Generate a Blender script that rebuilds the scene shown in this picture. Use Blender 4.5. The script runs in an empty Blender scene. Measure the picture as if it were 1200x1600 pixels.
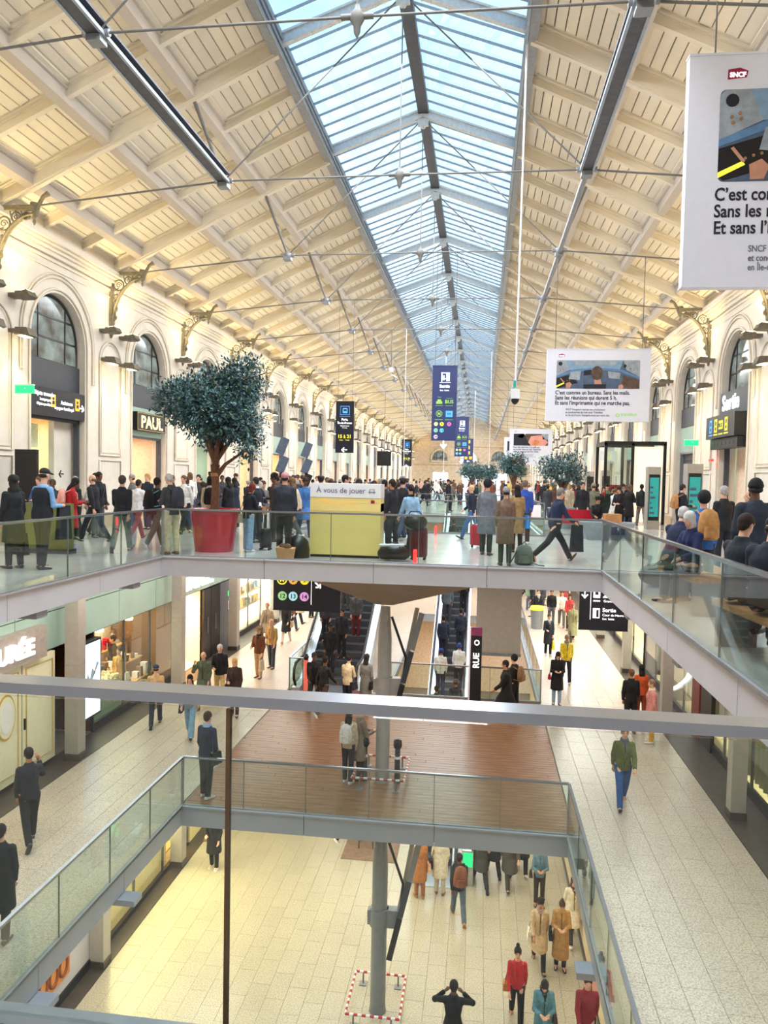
import bpy, math, random
from math import sin, cos, pi, radians, sqrt, atan2
from mathutils import Vector, Matrix

# ---------------------------------------------------------------- camera, sky, exposure
sc = bpy.context.scene
COL = sc.collection
cam = bpy.data.cameras.new('camera'); camo = bpy.data.objects.new('camera', cam); COL.objects.link(camo)
cam.sensor_fit = 'HORIZONTAL'; cam.sensor_width = 36.0; cam.lens = 36.0 * 1170 / 1200
cam.clip_start = 0.05; cam.clip_end = 600
_r = Vector((0.99148019, 0.12871635, 0.01997816))          # image right
_d = Vector((0.02562194, -0.0423409, -0.99877463))         # image down
_f = Vector((-0.12771273, 0.99077714, -0.04527813))        # view direction
camo.matrix_world = Matrix(((_r.x, -_d.x, -_f.x, 0), (_r.y, -_d.y, -_f.y, 0), (_r.z, -_d.z, -_f.z, 1.8), (0, 0, 0, 1)))
sc.camera = camo
sc.view_settings.view_transform = 'Standard'; sc.view_settings.look = 'None'
sc.view_settings.gamma = 1; sc.view_settings.use_curve_mapping = False
sc.view_settings.exposure = 1.1

w = bpy.data.worlds.new('sky'); sc.world = w; w.use_nodes = True
nt = w.node_tree; nt.nodes.clear()
o_ = nt.nodes.new('ShaderNodeOutputWorld'); bg = nt.nodes.new('ShaderNodeBackground')
tc = nt.nodes.new('ShaderNodeTexCoord'); sp = nt.nodes.new('ShaderNodeSeparateXYZ'); cr = nt.nodes.new('ShaderNodeValToRGB')
nz = nt.nodes.new('ShaderNodeTexNoise'); nz.inputs['Scale'].default_value = 3.0; nz.inputs['Detail'].default_value = 6
mxs = nt.nodes.new('ShaderNodeMixRGB'); mxs.inputs['Color2'].default_value = (0.86, 0.93, 1.0, 1); mrs = nt.nodes.new('ShaderNodeMapRange')
mrs.inputs['From Min'].default_value = 0.5; mrs.inputs['From Max'].default_value = 0.72; mrs.inputs['To Max'].default_value = 0.7
nt.links.new(tc.outputs['Generated'], sp.inputs[0]); nt.links.new(sp.outputs['Z'], cr.inputs['Fac'])
nt.links.new(tc.outputs['Generated'], nz.inputs['Vector']); nt.links.new(nz.outputs[0], mrs.inputs['Value'])
nt.links.new(mrs.outputs[0], mxs.inputs['Fac']); nt.links.new(cr.outputs[0], mxs.inputs['Color1'])
nt.links.new(mxs.outputs[0], bg.inputs['Color']); nt.links.new(bg.outputs[0], o_.inputs[0])
e = cr.color_ramp.elements; e[0].position = 0.0; e[0].color = (0.93, 0.97, 1.0, 1); e[1].position = 1.0; e[1].color = (0.22, 0.47, 0.86, 1)
e2 = e.new(0.28); e2.color = (0.86, 0.95, 1.0, 1); e3 = e.new(0.52); e3.color = (0.46, 0.76, 0.98, 1)
bg.inputs['Strength'].default_value = 1.0

def light(kind, name, loc, energy, color=(1, 1, 1), size=1.0, sizey=None, rot=(0, 0, 0), spot=None, blend=0.6):
    l = bpy.data.lights.new(name, kind); l.energy = energy; l.color = color
    if kind == 'AREA':
        l.shape = 'RECTANGLE'; l.size = size; l.size_y = sizey or size
    elif kind == 'SPOT':
        l.shadow_soft_size = size; l.spot_size = spot; l.spot_blend = blend
    else: l.shadow_soft_size = size
    ob = bpy.data.objects.new(name, l); ob.location = loc; ob.rotation_euler = rot; COL.objects.link(ob)
    return ob

XC = -2.05; XL = -12.2; XR = 8.3; TS = 5.95; Y0 = 11.55; NT = 21; YEND = 133.0; L1 = -5.1; L2 = -9.5
# area lamps added just under the roof glazing to boost daylight, near and far
for yy, ln in ((20, 34), (58, 42), (104, 50)):
    light('AREA', 'rooflight_fill', (XC, yy, 11.3), 62 * ln, (0.93, 0.97, 1.0), 5.2, ln, (0, 0, 0))
# ceiling downlight fields under the slabs of the two shopping levels
for x, y, z, sx, sy, e_, c_ in (
    (-8.6, 13, -0.65, 1.6, 22, 230, (1, .90, .80)), (4.2, 13, -0.65, 1.9, 22, 210, (1, .90, .84)),
    (-2, 20, -0.95, 4.0, 4.0, 120, (1, .90, .80)), (-8.3, 36, -0.65, 2.5, 20, 420, (1, .90, .84)), (4.3, 36, -0.65, 2.5, 20, 480, (1, .92, .88)),
    (-2, 44, -0.65, 6, 8, 300, (1, .92, .86)),
    (-7.2, 13, -5.6, 1.4, 16, 210, (1, .90, .76)), (3.0, 13, -5.6, 1.4, 16, 180, (1, .90, .76)), (-2, 19, -5.6, 7, 7, 210, (1, .91, .79)),
    (-2, 3.5, -5.6, 7, 6, 150, (1, .88, .70)), (-2, 30, -5.6, 8, 12, 300, (1, .88, .72))):
    light('AREA', 'slab_downlights', (x, y, z), e_, c_, sx, sy)

# ---------------------------------------------------------------- materials
def lin(c):
    if isinstance(c, str):
        c = tuple(int(c[i:i + 2], 16) / 255 for i in (0, 2, 4))
    return tuple((v / 12.92 if v <= .04045 else ((v + .055) / 1.055) ** 2.4) for v in c) + (1,)
MATS = {}
def mat(name, col, rough=.6, metal=0., var=0.06, scale=8., bump=0., bscale=None, emit=None, estr=1., spec=.5, stretch=None, col2=None):
    if name in MATS: return MATS[name]
    m = bpy.data.materials.new(name); m.use_nodes = True; t = m.node_tree; b = t.nodes['Principled BSDF']
    c = lin(col); b.inputs['Roughness'].default_value = rough; b.inputs['Metallic'].default_value = metal
    b.inputs['Specular IOR Level'].default_value = spec
    tcn = t.nodes.new('ShaderNodeTexCoord'); mp = t.nodes.new('ShaderNodeMapping'); n = t.nodes.new('ShaderNodeTexNoise')
    mp.inputs['Scale'].default_value = stretch or (1, 1, 1); n.inputs['Scale'].default_value = scale; n.inputs['Detail'].default_value = 4
    t.links.new(tcn.outputs['Object'], mp.inputs[0]); t.links.new(mp.outputs[0], n.inputs['Vector'])
    r = t.nodes.new('ShaderNodeValToRGB'); r.color_ramp.elements[0].position = .35; r.color_ramp.elements[1].position = .65
    if col2: ca, cb = lin(col2), c
    else: ca = tuple(v * (1 - var * 2) for v in c[:3]) + (1,); cb = tuple(min(1, v * (1 + var)) for v in c[:3]) + (1,)
    r.color_ramp.elements[0].color = ca; r.color_ramp.elements[1].color = cb
    t.links.new(n.outputs[0], r.inputs[0]); t.links.new(r.outputs[0], b.inputs['Base Color'])
    if bump:
        bp = t.nodes.new('ShaderNodeBump'); bp.inputs['Strength'].default_value = bump; bp.inputs['Distance'].default_value = .01
        n2 = t.nodes.new('ShaderNodeTexNoise'); n2.inputs['Scale'].default_value = bscale or scale * 3; t.links.new(tcn.outputs['Object'], n2.inputs['Vector'])
        t.links.new(n2.outputs[0], bp.inputs['Height']); t.links.new(bp.outputs[0], b.inputs['Normal'])
    if emit:
        b.inputs['Emission Color'].default_value = lin(emit); b.inputs['Emission Strength'].default_value = estr
    MATS[name] = m; return m
def glassmat(name, tint, refl=.9, rough=.01, dens=0.0):
    m = bpy.data.materials.new(name); m.use_nodes = True; t = m.node_tree; t.nodes.clear()
    o = t.nodes.new('ShaderNodeOutputMaterial'); tr = t.nodes.new('ShaderNodeBsdfTransparent'); gl = t.nodes.new('ShaderNodeBsdfGlossy')
    fr = t.nodes.new('ShaderNodeFresnel'); ge = t.nodes.new('ShaderNodeNewGeometry'); io = t.nodes.new('ShaderNodeMapRange')   # same Fresnel on both faces of a pane
    io.inputs['To Min'].default_value = 1.5; io.inputs['To Max'].default_value = 1 / 1.5; t.links.new(ge.outputs['Backfacing'], io.inputs['Value']); t.links.new(io.outputs[0], fr.inputs[0]); mx = t.nodes.new('ShaderNodeMixShader')
    tr.inputs[0].default_value = lin(tint); gl.inputs['Roughness'].default_value = rough; gl.inputs[0].default_value = (refl, refl, refl, 1)
    if dens:
        df = t.nodes.new('ShaderNodeBsdfDiffuse'); df.inputs[0].default_value = lin(tint); m2 = t.nodes.new('ShaderNodeMixShader'); m2.inputs[0].default_value = dens
        t.links.new(tr.outputs[0], m2.inputs[1]); t.links.new(df.outputs[0], m2.inputs[2]); src = m2
    else: src = tr
    t.links.new(fr.outputs[0], mx.inputs[0]); t.links.new(src.outputs[0], mx.inputs[1]); t.links.new(gl.outputs[0], mx.inputs[2]); t.links.new(mx.outputs[0], o.inputs[0])
    MATS[name] = m; return m
def speckle(name, c1, c2, rough, scale=60, big=.08):
    m = mat(name, c1, rough, scale=scale, col2=c2, spec=.5); t = m.node_tree; b = t.nodes['Principled BSDF']
    r = t.nodes['Color Ramp']; r.color_ramp.elements[0].position = .3; r.color_ramp.elements[1].position = .6
    tcn = t.nodes['Texture Coordinate']; n = t.nodes.new('ShaderNodeTexNoise'); n.inputs['Scale'].default_value = 1.3; n.inputs['Detail'].default_value = 3
    gi = t.nodes.new('ShaderNodeNewGeometry'); t.links.new(gi.outputs['Position'], n.inputs['Vector'])
    t.links.new(gi.outputs['Position'], t.nodes['Mapping'].inputs[0])
    mr = t.nodes.new('ShaderNodeMapRange'); mr.inputs['From Min'].default_value = .3; mr.inputs['From Max'].default_value = .7
    mr.inputs['To Min'].default_value = 1 - big; mr.inputs['To Max'].default_value = 1.0
    oi = t.nodes.new('ShaderNodeObjectInfo'); ma = t.nodes.new('ShaderNodeMath'); ma.operation = 'MULTIPLY_ADD'; ma.inputs[1].default_value = -.06; t.links.new(oi.outputs['Random'], ma.inputs[0]); 
    mm = t.nodes.new('ShaderNodeVectorMath'); mm.operation = 'SCALE'; t.links.new(r.outputs[0], mm.inputs[0]); t.links.new(n.outputs[0], mr.inputs[0])
    t.links.new(mr.outputs[0], ma.inputs[2]); t.links.new(ma.outputs[0], mm.inputs['Scale']); t.links.new(mm.outputs[0], b.inputs['Base Color'])
    return m

M = dict(
    wall=mat('wall_paint', 'E2D8CA', .62, var=.03, scale=3, bump=.1, bscale=20),
    mould=mat('moulding_paint', 'E4D9C8', .6, var=.02, scale=4),
    stone=mat('end_wall_stone', 'CDB79A', .8, var=.08, scale=2, bump=.2),
    plank=mat('ceiling_plank', 'E8DECB', .65, var=.015, scale=2.5),
    groove=mat('ceiling_backing', '6E6250', .9),
    rafter=mat('rafter_paint', 'DDD3C0', .6, var=.015, scale=2),
    purlin=mat('purlin_paint', 'B9AEA2', .6, var=.02, scale=2),
    iron=mat('bracket_iron', '7C7460', .6, var=.1, scale=14),
    whiteiron=mat('skylight_iron', 'D6D8D8', .45, var=.05, scale=12),
    bar=mat('glazing_bar_paint', '9AA6B4', .45, var=.05),
    darkiron=mat('dark_steel', '4A4C54', .5, var=.1),
    greysteel=mat('grey_steel', '8B8E93', .45, .2, var=.06),
    tie=mat('tie_rod_steel', '6E6C68', .6),
    fascia=mat('slab_fascia_paint', 'C4C1C8', .45, var=.02, scale=1.5),
    fascia2=mat('slab_fascia_grey', '9FA3AE', .45, var=.03, scale=1.5),
    rail=mat('handrail_steel', 'A4ACBA', .22, .85, var=.02),
    soffit=mat('soffit_panel', '8E8278', .6, var=.05, scale=2),
    floorM=mat('main_floor_stone', 'CCC9C8', .13, var=.05, scale=1.2),
    lampgrey=mat('lamp_housing', '6E6558', .5, var=.1),
    dark=mat('dark_panel', '3B3E47', .45, var=.05), black=mat('black_panel', '17171B', .35, var=.1), signblack=mat('sign_black', '1B1D2A', .35),
    blue=mat('sign_blue', '333E70', .4, var=.03), mint=mat('mint_glass_panel', 'A8C4B8', .12, var=.03, scale=1.5),
    white=mat('white_paint', 'EDEDEE', .4, var=.02), banner=mat('banner_white', 'DCDCE6', .45, var=.01),
    red=mat('red_gloss', 'B81E34', .22, var=.03), trunk=mat('tree_bark', '7A5540', .85, var=.2, scale=20, bump=.6, bscale=30, stretch=(3, 3, .6)),
    leaf=mat('leaf_green', '5C7F84', .45, var=.35, scale=6), leaf2=mat('leaf_dark', '3C5A58', .5, var=.3, scale=6), leaf3=mat('leaf_yellow_green', '5A7A4A', .5, var=.3, scale=6),
    soil=mat('plant_soil', '3A2C22', .95, var=.2, scale=30, bump=.6),
    yellow=mat('yellow_panel', 'F2D98A', .35, var=.01), yellow2=mat('yellow_panel_low', 'F0D888', .25, var=.01),
    deck=mat('deck_wood', 'A06C44', .32, var=.22, scale=1.4, stretch=(1.2, 9, 1), col2='6E4328'),
    plinth=mat('dark_floor_strip', '4A4038', .4, var=.1, scale=4),
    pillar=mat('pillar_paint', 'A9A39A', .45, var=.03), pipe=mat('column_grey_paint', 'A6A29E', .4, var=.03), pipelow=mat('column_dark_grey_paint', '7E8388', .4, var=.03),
    cream=mat('cream_panel', 'EDEBCB', .5, var=.02), gold=mat('gold_frame', 'D9B35A', .35, .3),
    warm=mat('warm_interior', 'F2DCB8', .7, var=.05), shelf=mat('display_shelf', 'C99A5E', .5, var=.1),
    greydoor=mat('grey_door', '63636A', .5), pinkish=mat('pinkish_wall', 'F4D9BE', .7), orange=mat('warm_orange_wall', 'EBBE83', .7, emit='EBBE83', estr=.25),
    lens=mat('lamp_lens', 'FFF2C8', .4, emit='FFE9A8', estr=9), greenlit=mat('green_screen', '20B070', .4, emit='10D070', estr=.8),
    scr=mat('blue_lit_screen', 'CFE6F4', .4, emit='CFE8FA', estr=1.3), redlit=mat('red_light', 'FF3030', .4, emit='FF2020', estr=3),
    teal=mat('teal_screen', '1E7C78', .3, emit='1E7C78', estr=.5), gold_lit=mat('gold_lettering', 'F4D78C', .4, emit='F4D78C', estr=1.0), textwhite=mat('white_lettering', 'FFFFFF', .5, emit='FFFFFF', estr=.75),
    textblack=mat('black_lettering', '17182A', .6), textgrey=mat('grey_lettering', '6C6E7A', .6), textyellow=mat('yellow_lettering', 'E6DC3C', .5, emit='E6DC3C', estr=.5),
    textblue=mat('blue_pictogram', '4C9BE0', .5, emit='4C9BE0', estr=.5), textgreen=mat('green_lettering', '8FBF5A', .5, emit='8FBF5A', estr=.3), textpurple=mat('violet_lettering', '6B5C8C', .5), textorange=mat('orange_pictogram', 'E0A030', .5, emit='E0A030', estr=.6),
    sncf=mat('logo_crimson', '9B1B3C', .5), rubber=mat('black_rubber', '1C1C20', .5), step=mat('escalator_step', '55585E', .4, .4), silver=mat('brushed_metal', 'B9BEC6', .25, .7),
    bench=mat('planter_grey', '8C97A0', .5), wood=mat('light_wood', 'C08A54', .5, var=.15, scale=4, stretch=(1, 6, 1)),
    brownbag=mat('tan_leather', 'A87038', .55), eye=mat('eye_dark', '1A1412', .4), lip=mat('lip', '9A5548', .5), taper=mat('red_white_red', 'C03038', .5),
    arch1=mat('painted_daylight_glass', '8E9C9A', .08, scale=1.6, col2='4A4034', emit='7C8A88', estr=.10), cloth=mat('cream_curtain', 'D8D2B4', .8, var=.06, scale=5),  # arch1: outdoor view and daylight painted into the pane colour and faint glow
    rose=mat('rose_disc', 'E09A86', .5), skyblue=mat('lift_glass_blue', 'A8C4D8', .3), photo=mat('poster_slate', '4D5F78', .5, var=.1), photolt=mat('poster_light', '97A0A8', .5, var=.1), photobr=mat('poster_brown', '5A4438', .5, var=.2), photosk=mat('poster_skin', 'C08A70', .5),
    flower=mat('pale_flowers', 'E6D9B0', .7, var=.3, scale=30), canopy=mat('khaki_blinds', 'A89C78', .7))
M['floorL'] = speckle('pale_granite_tile', 'CEC2B2', '948778', .30, 38)
M['floorB'] = speckle('beige_granite_tile', 'CCC2AC', '958A76', .28, 38)
M['joint'] = mat('tile_joint', 'A0968A', .8)
M['rail_glass'] = glassmat('balustrade_glass', 'F2F9F5'); M['near_glass'] = glassmat('near_balustrade_glass', 'F2F8F6', .6)
M['sky_glass'] = glassmat('rooflight_glass', 'EDF6FC'); M['shop_glass'] = glassmat('shop_window_glass', 'E4EEEA'); M['seam'] = mat('glass_edge_seam', '5E6E66', .3)

# ---------------------------------------------------------------- mesh helpers
class MB:
    def __init__(s): s.v = []; s.f = []; s.mi = []; s.m = 0; s.sm = []
    def add(s, vs, fs, smooth=False):
        k = len(s.v); s.v += [tuple(v) for v in vs]
        for f in fs: s.f.append(tuple(i + k for i in f)); s.mi.append(s.m); s.sm.append(smooth)
        return s
    def box(s, x0, x1, y0, y1, z0, z1):
        return s.add([(x0, y0, z0), (x1, y0, z0), (x1, y1, z0), (x0, y1, z0), (x0, y0, z1), (x1, y0, z1), (x1, y1, z1), (x0, y1, z1)],
                     [(3, 2, 1, 0), (4, 5, 6, 7), (0, 1, 5, 4), (1, 2, 6, 5), (2, 3, 7, 6), (3, 0, 4, 7)])
    def cbox(s, cx, cy, cz, sx, sy, sz): return s.box(cx - sx / 2, cx + sx / 2, cy - sy / 2, cy + sy / 2, cz - sz / 2, cz + sz / 2)
    def hexa(s, p): return s.add(p, [(3, 2, 1, 0), (4, 5, 6, 7), (0, 1, 5, 4), (1, 2, 6, 5), (2, 3, 7, 6), (3, 0, 4, 7)])
    def beam(s, a, b, w, h, up=(0, 0, 1)):   # rectangular bar whose top centre line... centred on a-b
        a = Vector(a); b = Vector(b); d = (b - a).normalized(); u = Vector(up); sd = d.cross(u).normalized(); u = sd.cross(d)
        P = []
        for p in (a, b):
            for i, j in ((-1, -1), (1, -1), (1, 1), (-1, 1)): P.append(p + sd * i * w / 2 + u * j * h / 2)
        return s.add(P, [(3, 2, 1, 0), (4, 5, 6, 7), (0, 1, 5, 4), (1, 2, 6, 5), (2, 3, 7, 6), (3, 0, 4, 7)])
    def prism(s, poly, axis, a, b):  # poly 2D, extruded along axis from a to b ; axis x: (y,z) ; y: (x,z) ; z: (x,y)
        def mk(p, t): return {'x': (t, p[0], p[1]), 'y': (p[0], t, p[1]), 'z': (p[0], p[1], t)}[axis]
        n = len(poly); vs = [mk(p, a) for p in poly] + [mk(p, b) for p in poly]
        return s.add(vs, [tuple(range(n))[::-1], tuple(range(n, 2 * n))] + [(i, (i + 1) % n, n + (i + 1) % n, n + i) for i in range(n)])
    def tube(s, pts, rad, n=8, closed=False, ry=None):
        pts = [Vector(p) for p in pts]
        if not hasattr(rad, '__len__'): rad = [rad] * len(pts)
        vs = []; m = len(pts); prev = None
        for i, p in enumerate(pts):
            if closed: d = pts[(i + 1) % m] - pts[i - 1]
            else: d = pts[min(i + 1, m - 1)] - pts[max(i - 1, 0)]
            d.normalize()
            if prev is None:
                r = d.cross(Vector((0, 0, 1)));
                if r.length < .05: r = d.cross(Vector((0, 1, 0)))
                r.normalize()
            else:
                r = prev - d * prev.dot(d); r.normalize()
            prev = r; q = d.cross(r)
            for k in range(n):
                a = 2 * pi * k / n; vs.append(p + (r * cos(a) + q * sin(a)) * rad[i])
        fs = []
        for i in range(m if closed else m - 1):
            j = (i + 1) % m
            for k in range(n): fs.append((i * n + k, i * n + (k + 1) % n, j * n + (k + 1) % n, j * n + k))
        s.add(vs, fs, True)
        if not closed:
            s.add(vs[:n], [tuple(range(n))[::-1]]); s.add(vs[-n:], [tuple(range(n))])
        return s
    def lathe(s, prof, c=(0, 0, 0), n=24):
        vs = []; m = len(prof)
        for r, z in prof:
            for k in range(n): a = 2 * pi * k / n; vs.append((c[0] + r * cos(a), c[1] + r * sin(a), c[2] + z))
        fs = [(i * n + k, i * n + (k + 1) % n, (i + 1) * n + (k + 1) % n, (i + 1) * n + k) for i in range(m - 1) for k in range(n)]
        s.add(vs, fs, True)
        s.add(vs[:n], [tuple(range(n))[::-1]]); s.add(vs[-n:], [tuple(range(n))]); return s
    def loft(s, rings, n=16):  # rings: (centre, rx, ry, xvec, yvec)
        vs = []
        for c, rx, ry, X, Y in rings:
            c = Vector(c)
            for k in range(n): a = 2 * pi * k / n; vs.append(c + X * cos(a) * rx + Y * sin(a) * ry)
        m = len(rings)
        s.add(vs, [(i * n + k, i * n + (k + 1) % n, (i + 1) * n + (k + 1) % n, (i + 1) * n + k) for i in range(m - 1) for k in range(n)], True)
        s.add(vs[:n], [tuple(range(n))[::-1]]); s.add(vs[-n:], [tuple(range(n))]); return s
    def ball(s, c, rx, ry=None, rz=None, R=None, n=12, m=8):
        ry = ry or rx; rz = rz or rx; vs = []; R = R or Matrix.Identity(3); c = Vector(c)
        for i in range(1, m):
            t = pi * i / m
            for k in range(n): a = 2 * pi * k / n; vs.append(c + R @ Vector((rx * sin(t) * cos(a), ry * sin(t) * sin(a), rz * cos(t))))
        k0 = len(vs); vs += [c + R @ Vector((0, 0, rz)), c + R @ Vector((0, 0, -rz))]
        fs = [(i * n + k, (i + 1) * n + k, (i + 1) * n + (k + 1) % n, i * n + (k + 1) % n) for i in range(m - 2) for k in range(n)]
        fs += [(k0, k, (k + 1) % n) for k in range(n)] + [(k0 + 1, (m - 2) * n + (k + 1) % n, (m - 2) * n + k) for k in range(n)]
        return s.add(vs, fs, True)
    def mesh(s, name, mats):
        me = bpy.data.meshes.new(name); me.from_pydata(s.v, [], s.f)
        for m in (mats if isinstance(mats, (list, tuple)) else [mats]): me.materials.append(m)
        me.polygons.foreach_set('material_index', s.mi); me.polygons.foreach_set('use_smooth', s.sm); me.update(); return me
    def obj(s, name, mats, parent=None, loc=None, **kw):
        return link(name, s.mesh(name, mats), parent, loc, **kw)
def link(name, data, parent=None, loc=None, rot=None, label=None, cat=None, group=None, kind=None):
    ob = bpy.data.objects.new(name, data); COL.objects.link(ob)
    if parent: ob.parent = parent
    if loc is not None: ob.location = loc
    if rot is not None: ob.rotation_euler = rot
    return tag(ob, label, cat, group, kind)
def tag(ob, label=None, cat=None, group=None, kind=None):
    if label: ob['label'] = label
    if cat: ob['category'] = cat
    if group: ob['group'] = group
    if kind: ob['kind'] = kind
    return ob
def thing(name, label, cat, loc=(0, 0, 0), rz=0., group=None):
    return link(name, None, None, loc, (0, 0, rz), label, cat, group)
def dup(root, loc, rz=0., label=None, group=None):
    r = root.copy(); COL.objects.link(r); r.location = loc; r.rotation_euler = (0, 0, rz)
    if label: r['label'] = label
    if group: r['group'] = group
    for ch in list(root.children):
        c = ch.copy(); COL.objects.link(c); c.parent = r
        for g in list(ch.children): d = g.copy(); COL.objects.link(d); d.parent = c
    return r
def txt(s, size, m, parent, loc, rot=(pi / 2, 0, 0), bold=.0, name='lettering', align='LEFT', depth=.004, sx=1.0):
    cu = bpy.data.curves.new('lettering', 'FONT'); cu.body = s; cu.size = size; cu.extrude = depth; cu.offset = bold * size; cu.align_x = align; cu.resolution_u = 3
    to = bpy.data.objects.new('tmp', cu); COL.objects.link(to)
    me = bpy.data.meshes.new_from_object(to, depsgraph=bpy.context.evaluated_depsgraph_get()); bpy.data.objects.remove(to)
    me.materials.clear(); me.materials.append(m)
    ob = link(name, me, parent, loc, rot); ob.scale = (sx, 1, 1); return ob
ORD = ['first', 'second', 'third', 'fourth', 'fifth', 'sixth', 'seventh', 'eighth', 'ninth', 'tenth', 'eleventh', 'twelfth', 'thirteenth', 'fourteenth', 'fifteenth', 'sixteenth', 'seventeenth', 'eighteenth', 'nineteenth', 'twentieth', 'twenty first', 'twenty second']
rnd = random.Random(7)

# ---------------------------------------------------------------- slabs, floors
def slab_rects(x0, x1, y0, y1, holes):
    ys = sorted({y0, y1} | {h[2] for h in holes} | {h[3] for h in holes}); out = []
    for a, b in zip(ys[:-1], ys[1:]):
        xs = [(x0, x1)]
        for hx0, hx1, hy0, hy1 in holes:
            if hy0 <= a and hy1 >= b: xs = [(p, q) for u, v in xs for p, q in ((u, min(v, hx0)), (max(u, hx1), v)) if q > p]
        out += [(p, q, a, b) for p, q in xs]
    return out
HA = (-6.85, 2.5, 2.0, 15.4); HB = (-6.3, 2.0, 24.9, 38.0); GA = (-6.05, 1.9, 6.98, 14.65); GB = (-2.9, 2.0, 23.5, 38.0)
b = MB()
for r in slab_rects(XL - 3, XR + 3, -2, YEND + 1, [HA, HB]): b.box(*r, -.34, 0)
floor_main = b.obj('floor', M['floorM'], kind='structure')
b = MB()
for r in slab_rects(XL, XR, -2, 60, [(HA[0] - .45, HA[1] + .45, HA[2] - .4, HA[3] + .5), (HB[0] - .4, HB[1] + .4, HB[2] - .4, HB[3] + .4)]): b.box(*r, -.46, -.36)
b.obj('trim_1', M['soffit'], kind='structure')
# inverted cladding wedge under the bridge, meeting on the column head
b = MB(); b.add([(-3.6, 15.6, -.41), (0, 15.6, -.41), (0, 21, -.44), (-3.6, 21, -.44), (-2.25, 16.45, -1.02), (-1.88, 16.45, -1.02), (-1.88, 17.2, -1.02), (-2.25, 17.2, -1.02)],
      [(0, 1, 5, 4), (1, 2, 6, 5), (2, 3, 7, 6), (3, 0, 4, 7), (4, 5, 6, 7), (3, 2, 1, 0)]).obj('trim_2', M['soffit'], kind='structure')
def fascia(name, hole, z, h, mats, seg=2.45):
    """steel edge beams round an opening, cut into segments with joints"""
    x0, x1, y0, y1 = hole; root = link(name, None); root['kind'] = 'structure'
    def run(ax, c, a, bb, sgn):
        n = max(1, round((bb - a) / seg)); st = (bb - a) / n
        for i in range(n):
            m = MB(); p, q = a + i * st + .006, a + (i + 1) * st - .006
            if ax == 'x': m.box(p, q, min(c, c + sgn * .05), max(c, c + sgn * .05), z - h, z + .02); m.box(p, q, min(c, c + sgn * .09), max(c, c + sgn * .09), z + .0, z + .03)
            else: m.box(min(c, c + sgn * .05), max(c, c + sgn * .05), p, q, z - h, z + .02); m.box(min(c, c + sgn * .09), max(c, c + sgn * .09), p, q, z, z + .03)
            m.obj('edge_beam', mats, root)
    run('x', y1, x0, x1, -1); run('x', y0, x0, x1, 1); run('y', x0, y0, y1, 1); run('y', x1, y0, y1, -1)
fascia('trim_3', HA, 0, .40, M['fascia']); fascia('trim_4', HB, 0, .40, M['fascia'])
b = MB()
for r in slab_rects(XL, XR, -2, 60, [GA, GB]): b.box(*r, L1 - .34, L1 - .03)
floor_mid = b.obj('floor', M['joint'], kind='structure')
fascia('trim_5', GA, L1, .40, M['fascia2']); fascia('trim_6', GB, L1, .36, M['fascia2'])
floor_low = MB().box(-12, 9, -2, 45, L2 - .3, L2 - .03).obj('floor', M['joint'], kind='structure')
# tiles: nearest / largest ones singly, the rest joined
def tiles(root, rects, z, sx, sy, m, nmax, stagger=.5, name='tile', along='y', keep=None, gap=.002, th=.03):
    T = []
    for x0, x1, y0, y1 in rects:
        if along == 'y':
            nx = max(1, round((x1 - x0) / sx)); wx = (x1 - x0) / nx
            for i in range(nx):
                y = y0 - (sy * stagger * (i % 2) if stagger else 0)
                while y < y1 - .01:
                    a, c = max(y, y0), min(y + sy, y1)
                    if c - a > .03: T.append((x0 + i * wx, x0 + (i + 1) * wx, a, c))
                    y += sy
        else:
            ny = max(1, round((y1 - y0) / sy)); wy = (y1 - y0) / ny
            for i in range(ny):
                x = x0 - ((i * .37) % 1) * sx
                while x < x1 - .01:
                    a, c = max(x, x0), min(x + sx, x1)
                    if c - a > .03: T.append((a, c, y0 + i * wy, y0 + (i + 1) * wy))
                    x += sx
    def key(t):
        cx, cy = (t[0] + t[1]) / 2, (t[2] + t[3]) / 2; q = 0 if (keep is None or keep(cx, cy)) else 1000
        return q + cy
    T.sort(key=key); cache = {}; rest = MB()
    for i, (a, c, d, f) in enumerate(T):
        if i < nmax:
            k = (round(c - a, 3), round(f - d, 3))
            if k not in cache:
                w2, h2 = k[0] / 2 - gap, k[1] / 2 - gap; bb = .004
                q = MB(); q.add([(-w2, -h2, -th), (w2, -h2, -th), (w2, h2, -th), (-w2, h2, -th), (-w2, -h2, -bb), (w2, -h2, -bb), (w2, h2, -bb), (-w2, h2, -bb), (-w2 + bb, -h2 + bb, 0), (w2 - bb, -h2 + bb, 0), (w2 - bb, h2 - bb, 0), (-w2 + bb, h2 - bb, 0)],
                      [(0, 1, 5, 4), (1, 2, 6, 5), (2, 3, 7, 6), (3, 0, 4, 7), (4, 5, 9, 8), (5, 6, 10, 9), (6, 7, 11, 10), (7, 4, 8, 11), (8, 9, 10, 11)])
                cache[k] = q.mesh(name, m)
            link(name, cache[k], root, ((a + c) / 2, (d + f) / 2, z))
        else: rest.box(a + gap, c - gap, d + gap, f - gap, z - th, z)
    if rest.v: rest.obj(name + '_field', m, root, kind='stuff')
midr = [r for r in slab_rects(-9.3, 5.17, 4, 55, [(-6.05, 2.0, 0, 23.45), GB])]
tiles(floor_mid, midr, L1, .46, .92, M['floorL'], 300, keep=lambda x, y: (x > 1.9 and 8 < y < 24) or (x < -6 and 10 < y < 22))
tiles(floor_low, [(-8.2, 2.9, 9, 34)], L2, .42, .84, M['floorB'], 300, keep=lambda x, y: 14.5 < y < 24 and x < 2.8)
dk = link('trim_7', None); dk['kind'] = 'structure'
tiles(dk, [(-6.0, 1.97, 14.75, 23.4)], L1 + .006, 2.6, .145, M['deck'], 300, name='deck_plank', along='x', gap=.003, th=.03)
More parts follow.
